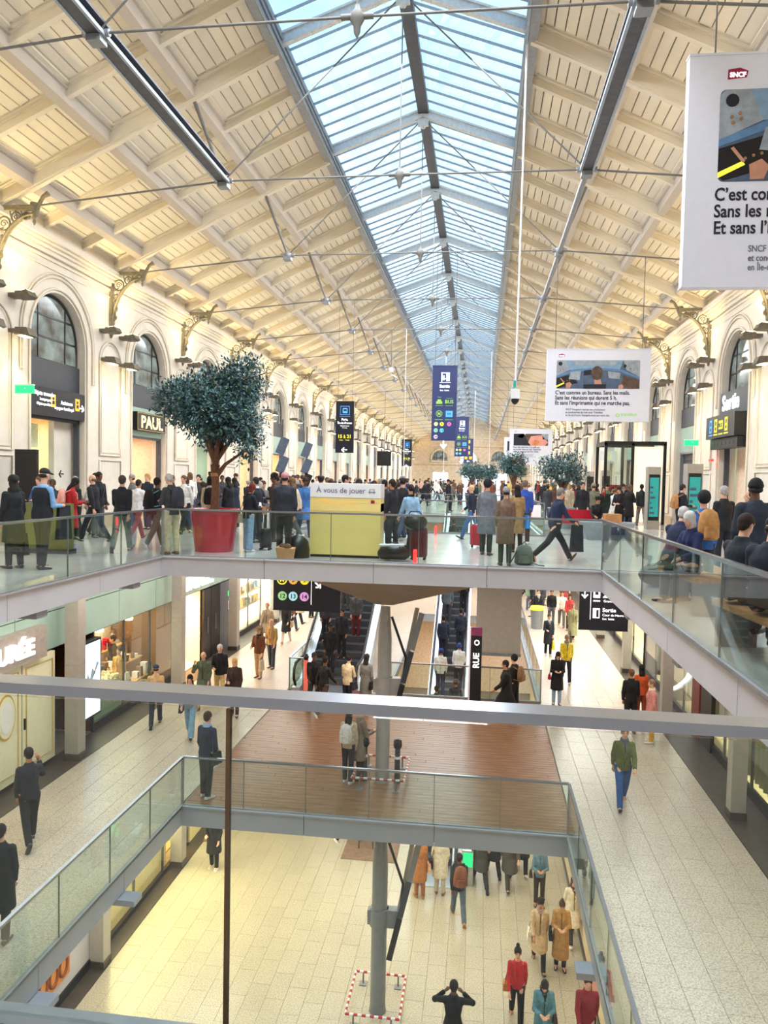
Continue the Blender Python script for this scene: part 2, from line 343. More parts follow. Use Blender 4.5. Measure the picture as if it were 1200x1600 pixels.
# dark glossy strips in front of the shop windows
MB().box(-10.1, -9.31, 3, 55, L1 - .03, L1).obj('trim_8', M['plinth'], kind='structure')
MB().box(5.18, 6.1, 3, 55, L1 - .03, L1).obj('trim_9', M['plinth'], kind='structure')
MB().box(-8.62, -8.21, 3, 30, L2 - .03, L2 + .001).obj('trim_10', M['plinth'], kind='structure')

# ---------------------------------------------------------------- long walls with arches
def trussY(k): return Y0 + TS * k
def arch_pts(cy, r, zs, n=18, z0=None): return [(cy + r * cos(pi - pi * i / n), zs + r * sin(pi * i / n)) for i in range(n + 1)]
AR = 1.40; ZSP = 5.52; ZTOP = 8.3
def long_wall(name, X, sgn):
    b = MB()
    for k in range(-1, NT):
        y0, y1 = trussY(k) , trussY(k) + TS; cy = (y0 + y1) / 2
        p = arch_pts(cy, AR, ZSP); n = len(p)
        V = [(X, y0, 0), (X, cy - AR, 0), (X, cy - AR, ZSP), (X, y0, ZTOP + .3), (X, y1, 0), (X, cy + AR, 0), (X, cy + AR, ZSP), (X, y1, ZTOP + .3)]
        b.add(V, [(0, 1, 2, 3), (5, 4, 7, 6)])
        top = [(X, y0 + (y1 - y0) * i / (n - 1), ZTOP + .3) for i in range(n)]; lo = [(X, y, z) for y, z in p]
        b.add(top + lo, [(i, n + i, n + i + 1, i + 1) for i in range(n - 1)])
        D = X + sgn * .55; rv = [(cy - AR, 0)] + p + [(cy + AR, 0)]; m = len(rv)
        b.add([(X, y, z) for y, z in rv] + [(D, y, z) for y, z in rv], [(i, i + 1, m + i + 1, m + i) for i in range(m - 1)])
    for f in (0,): pass
    w_ = b.obj(name, M['wall'], kind='structure')
    # mouldings: an archivolt ring and jamb strips per bay, framed pier panel and dado panel per pier
    for k in range(0, NT):
        cy = trussY(k) + TS / 2; q = MB(); xx = X - sgn * .03
        for rr, tk in ((AR + .10, .035), (AR + .42, .04), (AR + .52, .025)):
            pts = [(xx, cy + rr * cos(pi - pi * i / 20), ZSP + rr * sin(pi * i / 20)) for i in range(21)]
            pts = [(xx, cy - rr, 0.3 if rr < AR + .2 else ZSP - 1)] + pts + [(xx, cy + rr, 0.3 if rr < AR + .2 else ZSP - 1)]
            q.tube(pts, tk, 5)
        if k < 12: q.obj('archivolt', M['mould'], w_)
        py = trussY(k); q = MB()
        hw = .85; r2 = .62
        a = [(xx, py + .72 * cos(pi - pi * i / 12), 5.35 + .72 * sin(pi * i / 12)) for i in range(13)]
        q.tube([(xx, py - .72, 2.35)] + a + [(xx, py + .72, 2.35)], .03, 5, closed=True)
        a = [(xx, py + r2 * cos(pi - pi * i / 12), 5.35 + r2 * sin(pi * i / 12)) for i in range(13)]
        q.tube([(xx, py - r2, 2.45)] + a + [(xx, py + r2, 2.45)], .015, 4, closed=True)
        q.tube([(xx, py - .72, 2.2), (xx, py + .72, 2.2), (xx, py + .72, .5), (xx, py - .72, .5)], .03, 5, closed=True)
        if k < 12: q.obj('pier_panel', M['mould'], w_)
        # skirting stone block under each pier
        q = MB(); q.box(min(X, X - sgn * .08), max(X, X - sgn * .08), py - 1.45, py + 1.45, 0, .38)
        q.obj('pier_base', M['stone'], w_)
    q = MB()
    for z0, z1, d in ((7.72, 7.78, .05), (7.86, 7.98, .09), (7.98, 8.08, .16), (8.08, 8.16, .25), (8.16, 8.3, .34), (8.3, 8.72, .16), (7.50, 7.54, .03)):
        q.box(min(X, X - sgn * d), max(X, X - sgn * d), trussY(-1), YEND, z0, z1)
    q.obj('cornice', M['mould'], w_)
    return w_
wall_left = long_wall('wall_left', XL, -1); wall_right = long_wall('wall_right', XR, 1)
# solid ends
b = MB(); b.box(XL - .6, XL, -2, trussY(-1), 0, 9); b.obj('wall_left_near', M['wall'], wall_left)
b = MB(); b.box(XR, XR + .6, -2, trussY(-1), 0, 9); b.obj('wall_right_near', M['wall'], wall_right)
b = MB(); b.prism([(XL - .6, -.3), (XR + .6, -.3), (XR + .6, 8.5), (XC, 13.6), (XL - .6, 8.5)], 'y', YEND, YEND + .5); wb = b.obj('wall_back', M['stone'], kind='structure')
b = MB(); b.prism([(XL - .6, -10), (XR + .6, -10), (XR + .6, 8.5), (XC, 13.6), (XL - .6, 8.5)], 'y', -2.4, -2.0); b.obj('wall_front', M['stone'], kind='structure')
b = MB(); b.box(XL - .1, XL, -2, 60, L2, -.3); b.obj('wall_left', M['pinkish'], kind='structure')
# end wall dressing: two string courses, arched windows, doors
q = MB()
for z in (4.4, 7.6): q.box(XL, XR, YEND - .2, YEND, z, z + .3)
q.obj('string_course', M['stone'], wb)
wn = 0
def far_window(x, r, z0, zs):
    global wn; wn += 1
    root = link('window_%d' % wn, None); root['kind'] = 'structure'
    pts = [(x + r * cos(pi - pi * i / 16), zs + r * sin(pi * i / 16)) for i in range(17)]
    MB().prism([(x - r, z0)] + pts + [(x + r, z0)], 'y', YEND - .1, YEND - .04).obj('pane', M['scr' if wn % 2 == 0 else 'arch1'], root)
    f = MB(); f.tube([(x - r, YEND - .14, z0)] + [(a, YEND - .14, c) for a, c in pts] + [(x + r, YEND - .14, z0)], .22, 6, closed=True); f.obj('surround', M['stone'], root)
    f = MB()
    for dx in (-.33, .33): f.box(x + dx * r * 1.0 - .06, x + dx * r + .06, YEND - .2, YEND - .1, z0, zs + r * .9)
    f.box(x - r, x + r, YEND - .2, YEND - .1, zs - .06, zs + .06); f.obj('glazing_bar', M['dark'], root)
for x in (-7.2, -2.1, 3.2): far_window(x - .2, 1.5, 4.9, 5.5)
dn = 0
for x in (-7.2, -2.1, 3.2):
    dn += 1; root = link('door_%d' % dn, None); root['kind'] = 'structure'
    MB().box(x - 1.3, x + 1.3, YEND - .12, YEND - .05, 0, 3.0).obj('door_leaf', M['scr'], root)
    MB().box(x - 1.6, x + 1.6, YEND - .3, YEND - .02, 3.0, 3.4).obj('lintel', M['stone'], root)

# ---------------------------------------------------------------- roof: coffered timber slopes
SLP = .467
def ur(u): return 11.6 - (u - 2.95) * SLP            # underside of rafters at distance u from the axis
US = [2.95, 5.0, 7.1, 9.1, 10.15]
ceil = MB()
for s in (-1, 1):
    uw = (XC - XL if s < 0 else XR - XC)
    ceil.hexa([(XC + s * 2.9, -2, ur(2.9) + .43), (XC + s * (uw + .6), -2, ur(uw + .6) + .43), (XC + s * (uw + .6), YEND, ur(uw + .6) + .43), (XC + s * 2.9, YEND, ur(2.9) + .43),
               (XC + s * 2.9, -2, ur(2.9) + .6), (XC + s * (uw + .6), -2, ur(uw + .6) + .6), (XC + s * (uw + .6), YEND, ur(uw + .6) + .6), (XC + s * 2.9, YEND, ur(2.9) + .6)])
ceiling = ceil.obj('ceiling', M['groove'], kind='structure')
PL = []     # planks (s,u0,u1,y0,y1)
FR = MB()
for k in range(-2, NT):
    for j in range(3):
        ya = trussY(k) + TS * j / 3 + (.12 if j == 0 else .08); yb = trussY(k) + TS * (j + 1) / 3 - (.12 if j == 2 else .08)
        if ya < -2 or yb > YEND: continue
        for s in (-1, 1):
            for i in range(4):
                ua, ub = US[i] + .10, (US[i + 1] - .10 if i < 3 else (XC - XL if s < 0 else XR - XC) - .12)
                m_ = .10 if i < 3 else .07; n = max(2, round((ub - ua - 2 * m_) / .235))
                for q_ in range(n): PL.append((s, ua + m_ + (ub - ua - 2 * m_) * q_ / n, ua + m_ + (ub - ua - 2 * m_) * (q_ + 1) / n, ya + m_, yb - m_))
                # inner frame moulding, two steps
                for dd, dz, ww in ((0, .33, .11), (.10, .375, .05)):
                    u0, u1, v0, v1 = ua + dd, ub - dd, ya + dd, yb - dd
                    for (p0, p1, r0, r1) in ((u0, u0 + ww, v0, v1), (u1 - ww, u1, v0, v1), (u0, u1, v0, v0 + ww), (u0, u1, v1 - ww, v1)):
                        P = [(XC + s * u, y, ur(u) + z) for z in (dz, .43) for u, y in ((p0, r0), (p1, r0), (p1, r1), (p0, r1))]
                        FR.hexa(P)
FR.obj('coffer_moulding', M['rafter'], ceiling, kind='stuff')
def plank_key(t):
    y = (t[3] + t[4]) / 2
    return abs(y - 17) if y > 10 else 100 - y
PL.sort(key=plank_key)
rest = MB(); shape = {}
for i, (s, u0, u1, y0, y1) in enumerate(PL):
    g = .013; P = lambda ox, oy, oz: [(XC + s * u - ox, y - oy, ur(u) + z - oz) for z in (.375 + (i % 3) * .003, .43) for u, y in ((u0 + g, y0), (u1 - g, y0), (u1 - g, y1), (u0 + g, y1))]
    if i < 300:
        ox, oy, oz = XC + s * u0, y0, ur(u0); k = (s, round(u1 - u0, 3), round(y1 - y0, 3), i % 3)
        if k not in shape: shape[k] = MB().hexa(P(ox, oy, oz)).mesh('ceiling_plank', M['plank'])
        link('ceiling_plank', shape[k], ceiling, (ox, oy, oz))
    else: rest.hexa(P(0, 0, 0))
rest.obj('ceiling_plank_field', M['plank'], ceiling, kind='stuff')
# rafters and purlins as members of the ceiling
for k in range(-2, NT + 1):
    for j in range(3):
        y = trussY(k) + TS * j / 3
        if y < -2 or y > YEND: continue
        wd, dp = (.22, .44) if j == 0 else (.14, .32)
        for s in (-1, 1):
            uw = (XC - XL if s < 0 else XR - XC); q = MB()
            def seg(ww, z0, z1):
                q.hexa([(XC + s * u, yy, ur(u) + z) for z in (z0, z1) for u, yy in ((2.9, y - ww), (uw, y - ww), (uw, y + ww), (2.9, y + ww))])
            seg(wd / 2, .40 - dp + .06, .44); seg(wd / 2 + .04, .31, .44)
            if j == 0: seg(.07, -.03, .02)
            q.obj('rafter', M['rafter'], ceiling)
for s in (-1, 1):
    for i, u in enumerate((5.0, 7.1, 9.1)):
        q = MB(); q.hexa([(XC + s * uu, y, ur(uu) + z) for z in (.03, .44) for uu, y in ((u - .09, -2), (u + .09, -2), (u + .09, YEND), (u - .09, YEND))])
        q.hexa([(XC + s * uu, y, ur(uu) + z) for z in (.28, .44) for uu, y in ((u - .14, -2), (u + .14, -2), (u + .14, YEND), (u - .14, YEND))])
        q.obj('purlin', M['purlin'], ceiling)
    q = MB(); q.hexa([(XC + s * uu, y, ur(2.95) + z) for z in (.0, .62) for uu, y in ((2.85, -2), (3.05, -2), (3.05, YEND), (2.85, YEND))])
    q.obj('kerb_beam', M['greysteel'], ceiling)
    q = MB()
    for dz in (-.02, .16, .34): q.tube([(XC + s * 2.8, -2, ur(2.95) + dz + .02), (XC + s * 2.8, YEND, ur(2.95) + dz + .02)], .035, 5)
    q.obj('kerb_pipe', M['bar'], ceiling)
# ---------------------------------------------------------------- roof light
sky_root = thing('rooflight', 'long glazed ridge rooflight running down the middle of the hall roof', 'skylight', (XC, 0, 11.6))
ZE = .50; ZR = 1.55
def sp_(s, t, y, dz=0): return (s * 2.95 * (1 - t), y, ZE + (ZR - ZE) * t + dz)
gp = {}; rest = MB(); restb = MB(); NB = 9; cnt = 0
for k in range(-2, NT):
    for i in range(NB):
        ya = trussY(k) + TS * i / NB; yb = ya + TS / NB
        for s in (-1, 1):
            if ya < -2 or yb > YEND: continue
            P = [Vector(sp_(s, t, y - ya, dz)) for dz in (.0, .012) for t, y in ((0, ya + .02), (.985, ya + .02), (.985, yb - .02), (0, yb - .02))]
            if 0 <= k < 7:
                if s not in gp: gp[s] = (MB().hexa(P).mesh('pane', M['sky_glass']), MB().beam(sp_(s, 0, 0, -.03), sp_(s, .98, 0, -.03), .028, .06).mesh('glazing_bar', M['bar']))
                link('pane', gp[s][0], sky_root, (0, ya, 0)); link('glazing_bar', gp[s][1], sky_root, (0, ya, 0))
            else:
                rest.hexa([p + Vector((0, ya, 0)) for p in P]); restb.beam(sp_(s, 0, ya, -.03), sp_(s, .98, ya, -.03), .028, .06)
rest.obj('pane_field', M['sky_glass'], sky_root, kind='stuff'); restb.obj('glazing_bar_field', M['bar'], sky_root, kind='stuff')
MB().box(-.16, .16, -2, YEND, ZR - .16, ZR + .06).obj('ridge_beam', M['darkiron'], sky_root)
rafm = {}
for s in (-1, 1):
    q = MB(); q.beam(sp_(s, -.02, 0, -.26), sp_(s, 1, 0, -.22), .16, .10); q.beam(sp_(s, -.02, 0, -.12), sp_(s, 1, 0, -.1), .05, .26); q.beam(sp_(s, 0, 0, -.02), sp_(s, 1, 0, -.02), .14, .05)
    for t in range(1, 14): c = Vector(sp_(s, t / 14, 0, -.30)); q.ball(c + Vector((0, .045, -.01)), .014, n=5, m=4); q.ball(c + Vector((0, -.045, -.01)), .014, n=5, m=4)
    rafm[s] = q.mesh('glazing_rafter', M['whiteiron'])
for k in range(-2, NT + 1):
    for s in (-1, 1): link('glazing_rafter', rafm[s], sky_root, (0, trussY(k), 0))
# ---------------------------------------------------------------- trusses (tie rods, struts, hangers), one thing per frame
def make_truss():
    r = thing('roof_truss', '', 'roof truss', (XC, 0, 0))
    NX, NZ = 4.21, 8.78; ex, ez = 9.1, 8.32
    q = MB()
    for s in (-1, 1): q.tube([(s * ex, 0, ez), (s * NX, 0, NZ)], .022, 6)
    q.tube([(-NX, 0, NZ), (0, 0, NZ + .02), (NX, 0, NZ)], .02, 6); q.obj('tie_rod', M['tie'], r)
    for s in (-1, 1):
        q = MB(); q.tube([(s * 4.95, 0, ur(4.95)), (s * NX, 0, NZ)], [.05, .035], 6); q.tube([(s * 4.55, 0, (ur(4.95) + NZ) / 2 + .05), (s * 4.6, 0, (ur(4.95) + NZ) / 2)], .06, 6); q.obj('strut', M['tie'], r)
        q = MB(); q.tube([(s * NX, 0, NZ), (s * .1, 0, 12.75)], .018, 6); q.obj('diagonal_rod', M['tie'], r)
        q = MB(); q.ball((s * NX, 0, NZ), .14, .12, .12, n=8, m=6); q.tube([(s * NX - .22, 0, NZ), (s * NX + .22, 0, NZ)], .06, 8); q.box(s * NX - .12, s * NX + .12, -.12, .12, NZ - .16, NZ - .06); q.obj('node_casting', M['greysteel'], r)
    q = MB(); q.tube([(0, 0, 12.7), (0, 0, NZ)], .014, 6); q.obj('hanger_rod', M['tie'], r)
    q = MB(); q.lathe([(.01, -.30), (.05, -.22), (.06, -.12), (.11, -.04), (.11, .06), (.05, .12), (.03, .2)], (0, 0, NZ), 8); q.tube([(-.25, 0, NZ + .02), (.25, 0, NZ + .02)], .045, 6); q.obj('pendant_casting', M['tie'], r)
    q = MB(); q.box(-.16, .16, -.05, .05, 12.62, 12.84); q.ball((0, 0, 12.62), .09, n=8, m=6); q.obj('apex_casting', M['whiteiron'], r)
    return r
tr0 = make_truss()
for k in range(-1, NT):
    loc = (XC, trussY(k), 0); lb = 'slender iron tie rod truss crossing the hall, %s from the front' % ORD[k + 1]
    if k == -1: tr0.location = loc; tr0['label'] = lb; tr0['group'] = 'roof trusses'
    else: dup(tr0, loc, 0, lb, 'roof trusses')
# steel carrier beams hung at the lower nodes
for s, ya, yb, lb in ((-1, trussY(-1), trussY(1), 'dark grey steel beam hung lengthwise under the left roof slope'), (1, trussY(-1), trussY(1), 'dark grey steel beam hung lengthwise under the right roof slope')):
    x = XC + s * 4.21; r = thing('carrier_beam', lb, 'beam', (x, 0, 8.78))
    q = MB(); q.box(-.05, .05, ya, yb, -.02, .16); q.box(-.15, .15, ya, yb, .14, .18); q.box(-.15, .15, ya, yb, -.05, -.01); q.obj('web', M['darkiron'], r)
    q = MB(); q.box(-.16, -.11, ya, yb, -.06, .0); q.box(.11, .16, ya, yb, -.06, 0); q.obj('flange_lip', M['bar'], r)
MB().tube([(XC + 4.21, trussY(1), 8.72), (XC + 4.21, trussY(NT - 3), 8.72)], .07, 8).obj('carrier_pipe', M['greysteel'], label='long grey pipe hung along the right roof slope beyond the dark steel beam', cat='pipe')
# ---------------------------------------------------------------- iron brackets and wall lamps
def make_bracket():
    r = thing('wall_bracket', '', 'bracket'); Lx = 1.12; zt = 8.30; zb = 6.5     # local: wall plane x=0, grows to +x
    q = MB(); q.box(0, .09, -.09, .09, zb, zt); q.box(0, .13, -.12, .12, zb - .12, zb); q.tube([(.04, 0, zb - .1), (.04, 0, zb - .3)], [.09, .02], 8); q.obj('wall_plate', M['iron'], r)
    q = MB(); q.box(.0, Lx, -.07, .07, zt - .07, zt); q.box(0, Lx, -.1, .1, zt - .02, zt + .03); q.obj('top_arm', M['iron'], r)
    arc = [(Lx - .02 - (Lx - .12) * cos(t), 0, zb + .15 + (zt - .33 - zb) * sin(t)) for t in [pi / 2 * i / 10 for i in range(11)]]
    q = MB()
    for d in (-.045, .045): q.tube([(a, d, c) for a, _, c in arc], .035, 6)
    q.obj('curved_rib', M['iron'], r)
    def ring(cx, cz, R, t, sp=1.0): return [(cx + R * (1 - .0 * i) * cos(i * 2 * pi / 12), 0, cz + R * sin(i * 2 * pi / 12)) for i in range(12)]
    for cx, cz, R in ((.29, 7.92, .17), (.62, 8.07, .12), (.88, 8.09, .09), (.20, 7.50, .11), (.17, 7.15, .08), (.15, 6.87, .06)):
        q = MB(); q.tube(ring(cx, cz, R, .03), .026, 6, closed=True); 
        q.tube([(cx + R * .62 * (1 - i / 14) * cos(i * .75), 0, cz + R * .62 * (1 - i / 14) * sin(i * .75)) for i in range(12)], .016, 5); q.obj('scroll', M['iron'], r)
    q = MB()
    for i in range(7): z = 6.7 + i * .17; q.tube([(.09, 0, z), (.16 + .02 * i, 0, z + .1)], .022, 5)
    for i in range(4): x = .45 + i * .15; q.tube([(x, 0, 8.22), (x + .06, 0, 8.0)], .02, 5)
    q.obj('leaf_ornament', M['iron'], r, kind='stuff')
    q = MB(); q.lathe([(.01, -.42), (.045, -.34), (.02, -.27), (.07, -.18), (.05, -.05), (.09, .0), (.1, .12)], (Lx - .02, 0, zt - .02), 8); q.obj('finial', M['iron'], r)
    q = MB(); q.tube([(Lx, 0, 8.1), (Lx + .1, 0, 8.35), (Lx + .22, 0, 8.55), (Lx + .36, 0, 8.62)], [.06, .05, .05, .07], 6); q.obj('upper_hook', M['iron'], r)
    return r
br = make_bracket(); first = True
def make_lamp(up):
    r = thing('wall_lamp', '', 'lamp'); s = 1 if up else -1
    MB().cbox(.12, 0, 0, .24, .34, .10).obj('arm', M['lampgrey'], r)
    h = MB().prism([(.20, -.08), (.52, -.05 - (.02 if up else .10)), (.60, -.02 - (0 if up else .10)), (.52, .07 + (.05 if up else 0)), (.20, .08)], 'y', -.19, .19).obj('housing', M['lampgrey'], r)
    if up: MB().cbox(.40, 0, .115, .24, .30, .02).obj('lens', M['lens'], r)
    else: MB().cbox(.40, 0, -.135, .24, .30, .02).obj('lens', M['lens'], r)
    return r
lu, ld = make_lamp(True), make_lamp(False)
lu.location = (0, 0, -60); nl = 0; used = {}
for side, X, sg in (('left', XL, 1), ('right', XR, -1)):
    rz = 0 if sg > 0 else pi
    for k in range(0, NT):
        y = trussY(k); lb = 'cast iron scroll bracket under the roof edge, %s pier along the %s wall' % (ORD[k], side)
        if first: br.location = (X, y, 0); br.rotation_euler = (0, 0, rz); br['label'] = lb; br['group'] = 'iron wall brackets'; first = False
        else: dup(br, (X, y, 0), rz, lb, 'iron wall brackets')
        for dy, wd in ((-.55, 'nearer'), (.75, 'farther')):
            for up, z in ((True, 6.33), (False, 5.42)):
                lb = 'grey %s wall lamp, %s one on the %s pier along the %s wall' % ('upward' if up else 'downward', wd, ORD[k], side)
                src = lu if up else ld
                if up not in used: src.location = (X, y + dy, z); src.rotation_euler = (0, 0, rz); src['label'] = lb; src['group'] = 'wall lamps'; used[up] = 1
                else: dup(src, (X, y + dy, z), rz, lb, 'wall lamps')
                en = 95 if up else 60
                if k > 10: en *= 1.0
                light('SPOT', 'wall_lamp_light', (X + sg * .42, y + dy, z + (.2 if up else -.2)), en, (1, .76, .34) if up else (1, .84, .55), .07, rot=((pi if up else 0), (sg * radians(24) if up else 0), 0), spot=radians(140 if up else 84), blend=.7)

# ---------------------------------------------------------------- arch windows, fascia panels and shop openings along both walls
def arch_window(X, sg, cy, zb=4.98, big=True):
    global wn; wn += 1
    root = link('window_%d' % wn, None); root['kind'] = 'structure'; xg = X - sg * .28
    pts = arch_pts(cy, AR - .02, ZSP, 16)
    # frame
    f = MB(); f.tube([(xg, cy - AR + .05, zb)] + [(xg, cy + (y - cy) * .97, ZSP + (z - ZSP) * .97) for y, z in pts] + [(xg, cy + AR - .05, zb)], .055, 5, closed=True); f.obj('frame', M['black'], root)
    zs_ = [zb + .65, ZSP + .72]; ys_ = [-.66, .72]
    f = MB()
    for dy in ys_: f.box(xg - .03, xg + .03, cy + dy - .025, cy + dy + .025, zb, ZSP + sqrt(max(0, (AR) ** 2 - dy ** 2)) - .03)
    for z in zs_:
        w_ = AR if z < ZSP else sqrt(AR ** 2 - (z - ZSP) ** 2); f.box(xg - .03, xg + .03, cy - w_ + .02, cy + w_ - .02, z - .025, z + .025)
    f.obj('glazing_bar', M['black'], root)
    # panes: cells clipped by the arch
    yc = [-AR, ys_[0], ys_[1], AR]; zc = [zb, zs_[0], zs_[1], ZSP + AR]
    def hi(dy): return ZSP + sqrt(max(0, AR * AR - dy * dy))
    for a, b_ in zip(yc[:-1], yc[1:]):
        for c, d in zip(zc[:-1], zc[1:]):
            n = 5; tops = [(cy + a + (b_ - a) * i / n, max(c, min(d, hi(a + (b_ - a) * i / n)))) for i in range(n + 1)]
            if max(t[1] for t in tops) - c < .05: continue
            MB().prism([(cy + a, c), (cy + b_, c)] + tops[::-1], 'x', xg - .008, xg + .008).obj('pane', M['arch1'], root)
    return root
def room(X, sg, cy, hw, z0, z1, depth, wallm, floorm, power, color, root):
    """a real recess behind an opening: back, sides, ceiling, floor and its own ceiling light"""
    x0, x1 = X - sg * .55, X - sg * (.55 + depth); a, c = min(x0, x1), max(x0, x1); q = MB()
    xb = x1; q.box(min(xb, xb - sg * .06), max(xb, xb - sg * .06), cy - hw, cy + hw, z0, z1)
    q.box(a, c, cy - hw - .06, cy - hw, z0, z1); q.box(a, c, cy + hw, cy + hw + .06, z0, z1); q.box(a, c, cy - hw, cy + hw, z1, z1 + .06)
    q.obj('inner_wall', wallm, root)
    light('AREA', 'shop_ceiling_light', (X - sg * (.55 + depth / 2), cy, z1 - .1), power, color, min(1.6, depth * .7), hw * 1.2)
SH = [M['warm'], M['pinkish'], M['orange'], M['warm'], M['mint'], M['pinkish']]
for side, X, sg in (('left', XL, 1), ('right', XR, -1)):
    for k in range(0, NT):
        cy = trussY(k) + TS / 2
        if cy > YEND - 3: break
        arch_window(X, sg, cy)
        r = thing('shopfront', 'shop opening with dark fascia panel under the %s arch along the %s wall' % (ORD[k], side), 'shopfront', (0, 0, 0), 0, 'arch shopfronts')
        xa, xb = X - sg * .34, X - sg * .18; lo, hi_ = min(xa, xb), max(xa, xb)
        MB().box(lo, hi_, cy - AR + .01, cy + AR - .01, 4.19, 4.97).obj('upper_panel', M['dark'], r)
        if side == 'left' and k == 1: zt = 3.36; MB().box(lo - .0, hi_ + .1, cy - AR + .01, cy + AR - .01, 3.36, 4.17).obj('sign_panel', M['signblack'], r)
        else:
            zt = 3.14; MB().box(lo, hi_ + .02, cy - AR + .01, cy + AR - .01, 3.14, 4.17).obj('fascia_panel', M['mint'] if (k < 9 or k % 2) else M['dark'], r)
        f = MB(); f.box(lo, hi_, cy - AR + .01, cy - AR + .09, 0, zt); f.box(lo, hi_, cy + AR - .09, cy + AR - .01, 0, zt); f.box(lo, hi_, cy - AR, cy + AR, zt - .08, zt); f.obj('door_frame', M['darkiron'] if k % 3 else M['greysteel'], r)
        room(X, sg, cy, AR + .3, 0, zt + .1, 2.6, SH[(k * 5 + (side == 'left')) % 6], None, 45 if k < 9 else 30, (1, .80, .58), r)
        if k in (2, 3, 4, 6, 7, 9): 
            q = MB(); rr = random.Random(k)
            for zz in (.5, 1.0, 1.5, 2.0): q.box(min(X - sg * 3.1, X - sg * 2.8), max(X - sg * 3.1, X - sg * 2.8), cy - 1.3, cy + 1.3, zz, zz + .04)
            q.obj('shelf', M['shelf'], r)
            q = MB()
            for zz in (.54, 1.04, 1.54, 2.04):
                for i in range(12): yy = cy - 1.2 + i * .21; h = .12 + rr.random() * .24; q.box(X - sg * 3.0 - .06, X - sg * 3.0 + .06, yy - .06, yy + .06, zz, zz + h)
            q.obj('shelf_goods', M['red'] if k in (3, 7) else M['gold'], r, kind='stuff')
# grey service doors / rolling shutter on the right
r = thing('roller_shutter', 'tall dark grey shutter in the second arch beyond the Sortie doorway on the right', 'shutter', (0, 0, 0))
cy = trussY(3) + TS / 2; q = MB()
for i in range(22): q.box(XR + .30, XR + .36, cy - .95, cy + 1.3, .02 + i * .142, .15 + i * .142)
q.obj('shutter_slats', M['dark'], r); MB().box(XR + .12, XR + .5, cy + .15 - 1.55, cy - .97, 0, 3.1).obj('shutter_jamb', M['fascia2'], r)
# ---- sign: lost property / assistance above the first full arch on the left
cy = trussY(1) + TS / 2; xs = XL + .17 - .18 + .13
r = thing('lost_property_sign', 'black sign reading Objets trouvés and Assistance with white arrow, over the first left arch', 'sign', (XL + .0, cy, 3.8))
MB().box(-.18, .0, -AR + .02, AR - .02, -.44, .36).obj('board', M['signblack'], r)
R = (pi / 2, 0, pi / 2)
txt('Objets trouvés', .17, M['textwhite'], r, (.006, -1.33, .12), R, .01); txt('Lost property', .11, M['textwhite'], r, (.006, -1.0, -.02), R, .01); txt('Objetos perdidos', .10, M['textwhite'], r, (.006, -1.15, -.15), R, .01)
txt('Assistance', .15, M['textwhite'], r, (.006, .05, -.04), R, .02); txt('voyageur handicapé', .13, M['textwhite'], r, (.006, -.28, -.20), R, .01); txt('→', .3, M['textwhite'], r, (.006, 1.06, -.16), R, .03)
for y in (-.45, .84):
    q = MB(); q.box(0, .006, y, y + .24, -.16, .2); q.obj('pictogram', M['textorange'], r)
    q = MB(); q.box(.006, .009, y + .06, y + .18, -.08, .02); q.ball((.008, y + .12, .09), .004, .05, .05, n=8, m=6); q.obj('pictogram_figure', M['signblack'], r)
# inner jambs visible in that doorway: green glass partition and plastered return with an arrow
r = thing('green_glass_partition', 'pale green glass partition in the lost property doorway on the left', 'partition', (XL, cy, 0))
MB().box(-.95, -.9, -1.2, .35, 0, 2.45).obj('lower_pane', mat('green_pane', 'A9CDB6', .15, emit='A9CDB6', estr=.15), r); MB().box(-.95, -.9, -1.2, .35, 2.5, 3.2).obj('upper_pane', mat('green_pane_top', 'CFE6CC', .2), r)
r = thing('plaster_return', 'beige wall piece with black left arrow inside the lost property doorway', 'wall panel', (XL, cy, 0))
MB().box(-.6, -.42, .4, AR, 0, 3.36).obj('panel', M['wall'], r); txt('←', .34, M['textblack'], r, (-.415, .62, 1.62), R, .02)
MB().box(-.12, .0, -.02, .22, 0, .02)
# ---- PAUL sign
cy = trussY(2) + TS / 2; r = thing('bakery_sign', 'black box sign with glowing gold letters PAUL on pale green panel', 'sign', (XL - .05, cy + .05, 3.66))
MB().box(-.1, .12, -1.2, 1.2, -.33, .33).obj('board', M['black'], r); txt('PAUL', .62, M['gold_lit'], r, (.13, 0, -.22), R, .02, align='CENTER', sx=1.25)
q = MB(); [q.box(.12, .13, a, b_, c, d) for a, b_, c, d in ((-1.17, 1.17, .29, .31), (-1.17, 1.17, -.31, -.29), (-1.17, -1.15, -.3, .3), (1.15, 1.17, -.3, .3))]; q.obj('gold_border', M['gold'], r)
# ---- right wall: Sortie
cy = trussY(2) + TS / 2; Rr = (pi / 2, 0, -pi / 2)
r = thing('exit_sign', 'big white lit word Sortie above black pictogram box over the nearest right doorway', 'sign', (XR, cy, 4.0))
MB().box(-.02, .3, -AR + .02, AR - .02, .18, .98).obj('upper_board', M['dark'], r); txt('Sortie', .74, M['textwhite'], r, (-.03, 1.12, .36), Rr, .018, depth=.015, sx=.95)
MB().box(-.42, .05, -AR - .05, AR + .15, -.62, .14).obj('pictogram_box', M['black'], r)
for i, (c, m) in enumerate((( 'bus', 'textblue'), ('m', 'textyellow'), ('BUS', 'textyellow'), ('t', 'textyellow'))):
    y = 1.0 - i * .55; q = MB()
    if i == 2: q.box(-.43, -.42, y - .2, y + .2, -.34, -.06)
    else:
        for (a, b_, c0, d) in ((-.13, -.09, -.42, .0), (.09, .13, -.42, .0), (-.13, .13, -.42, -.36), (-.13, .13, -.05, .02), (-.1, .1, -.25, -.19)): q.box(-.43, -.42, y + a, y + b_, c0, d)
    q.box(-.43, -.42, y - .2, y + .2, -.52, -.48); q.obj('pictogram', M[m], r)
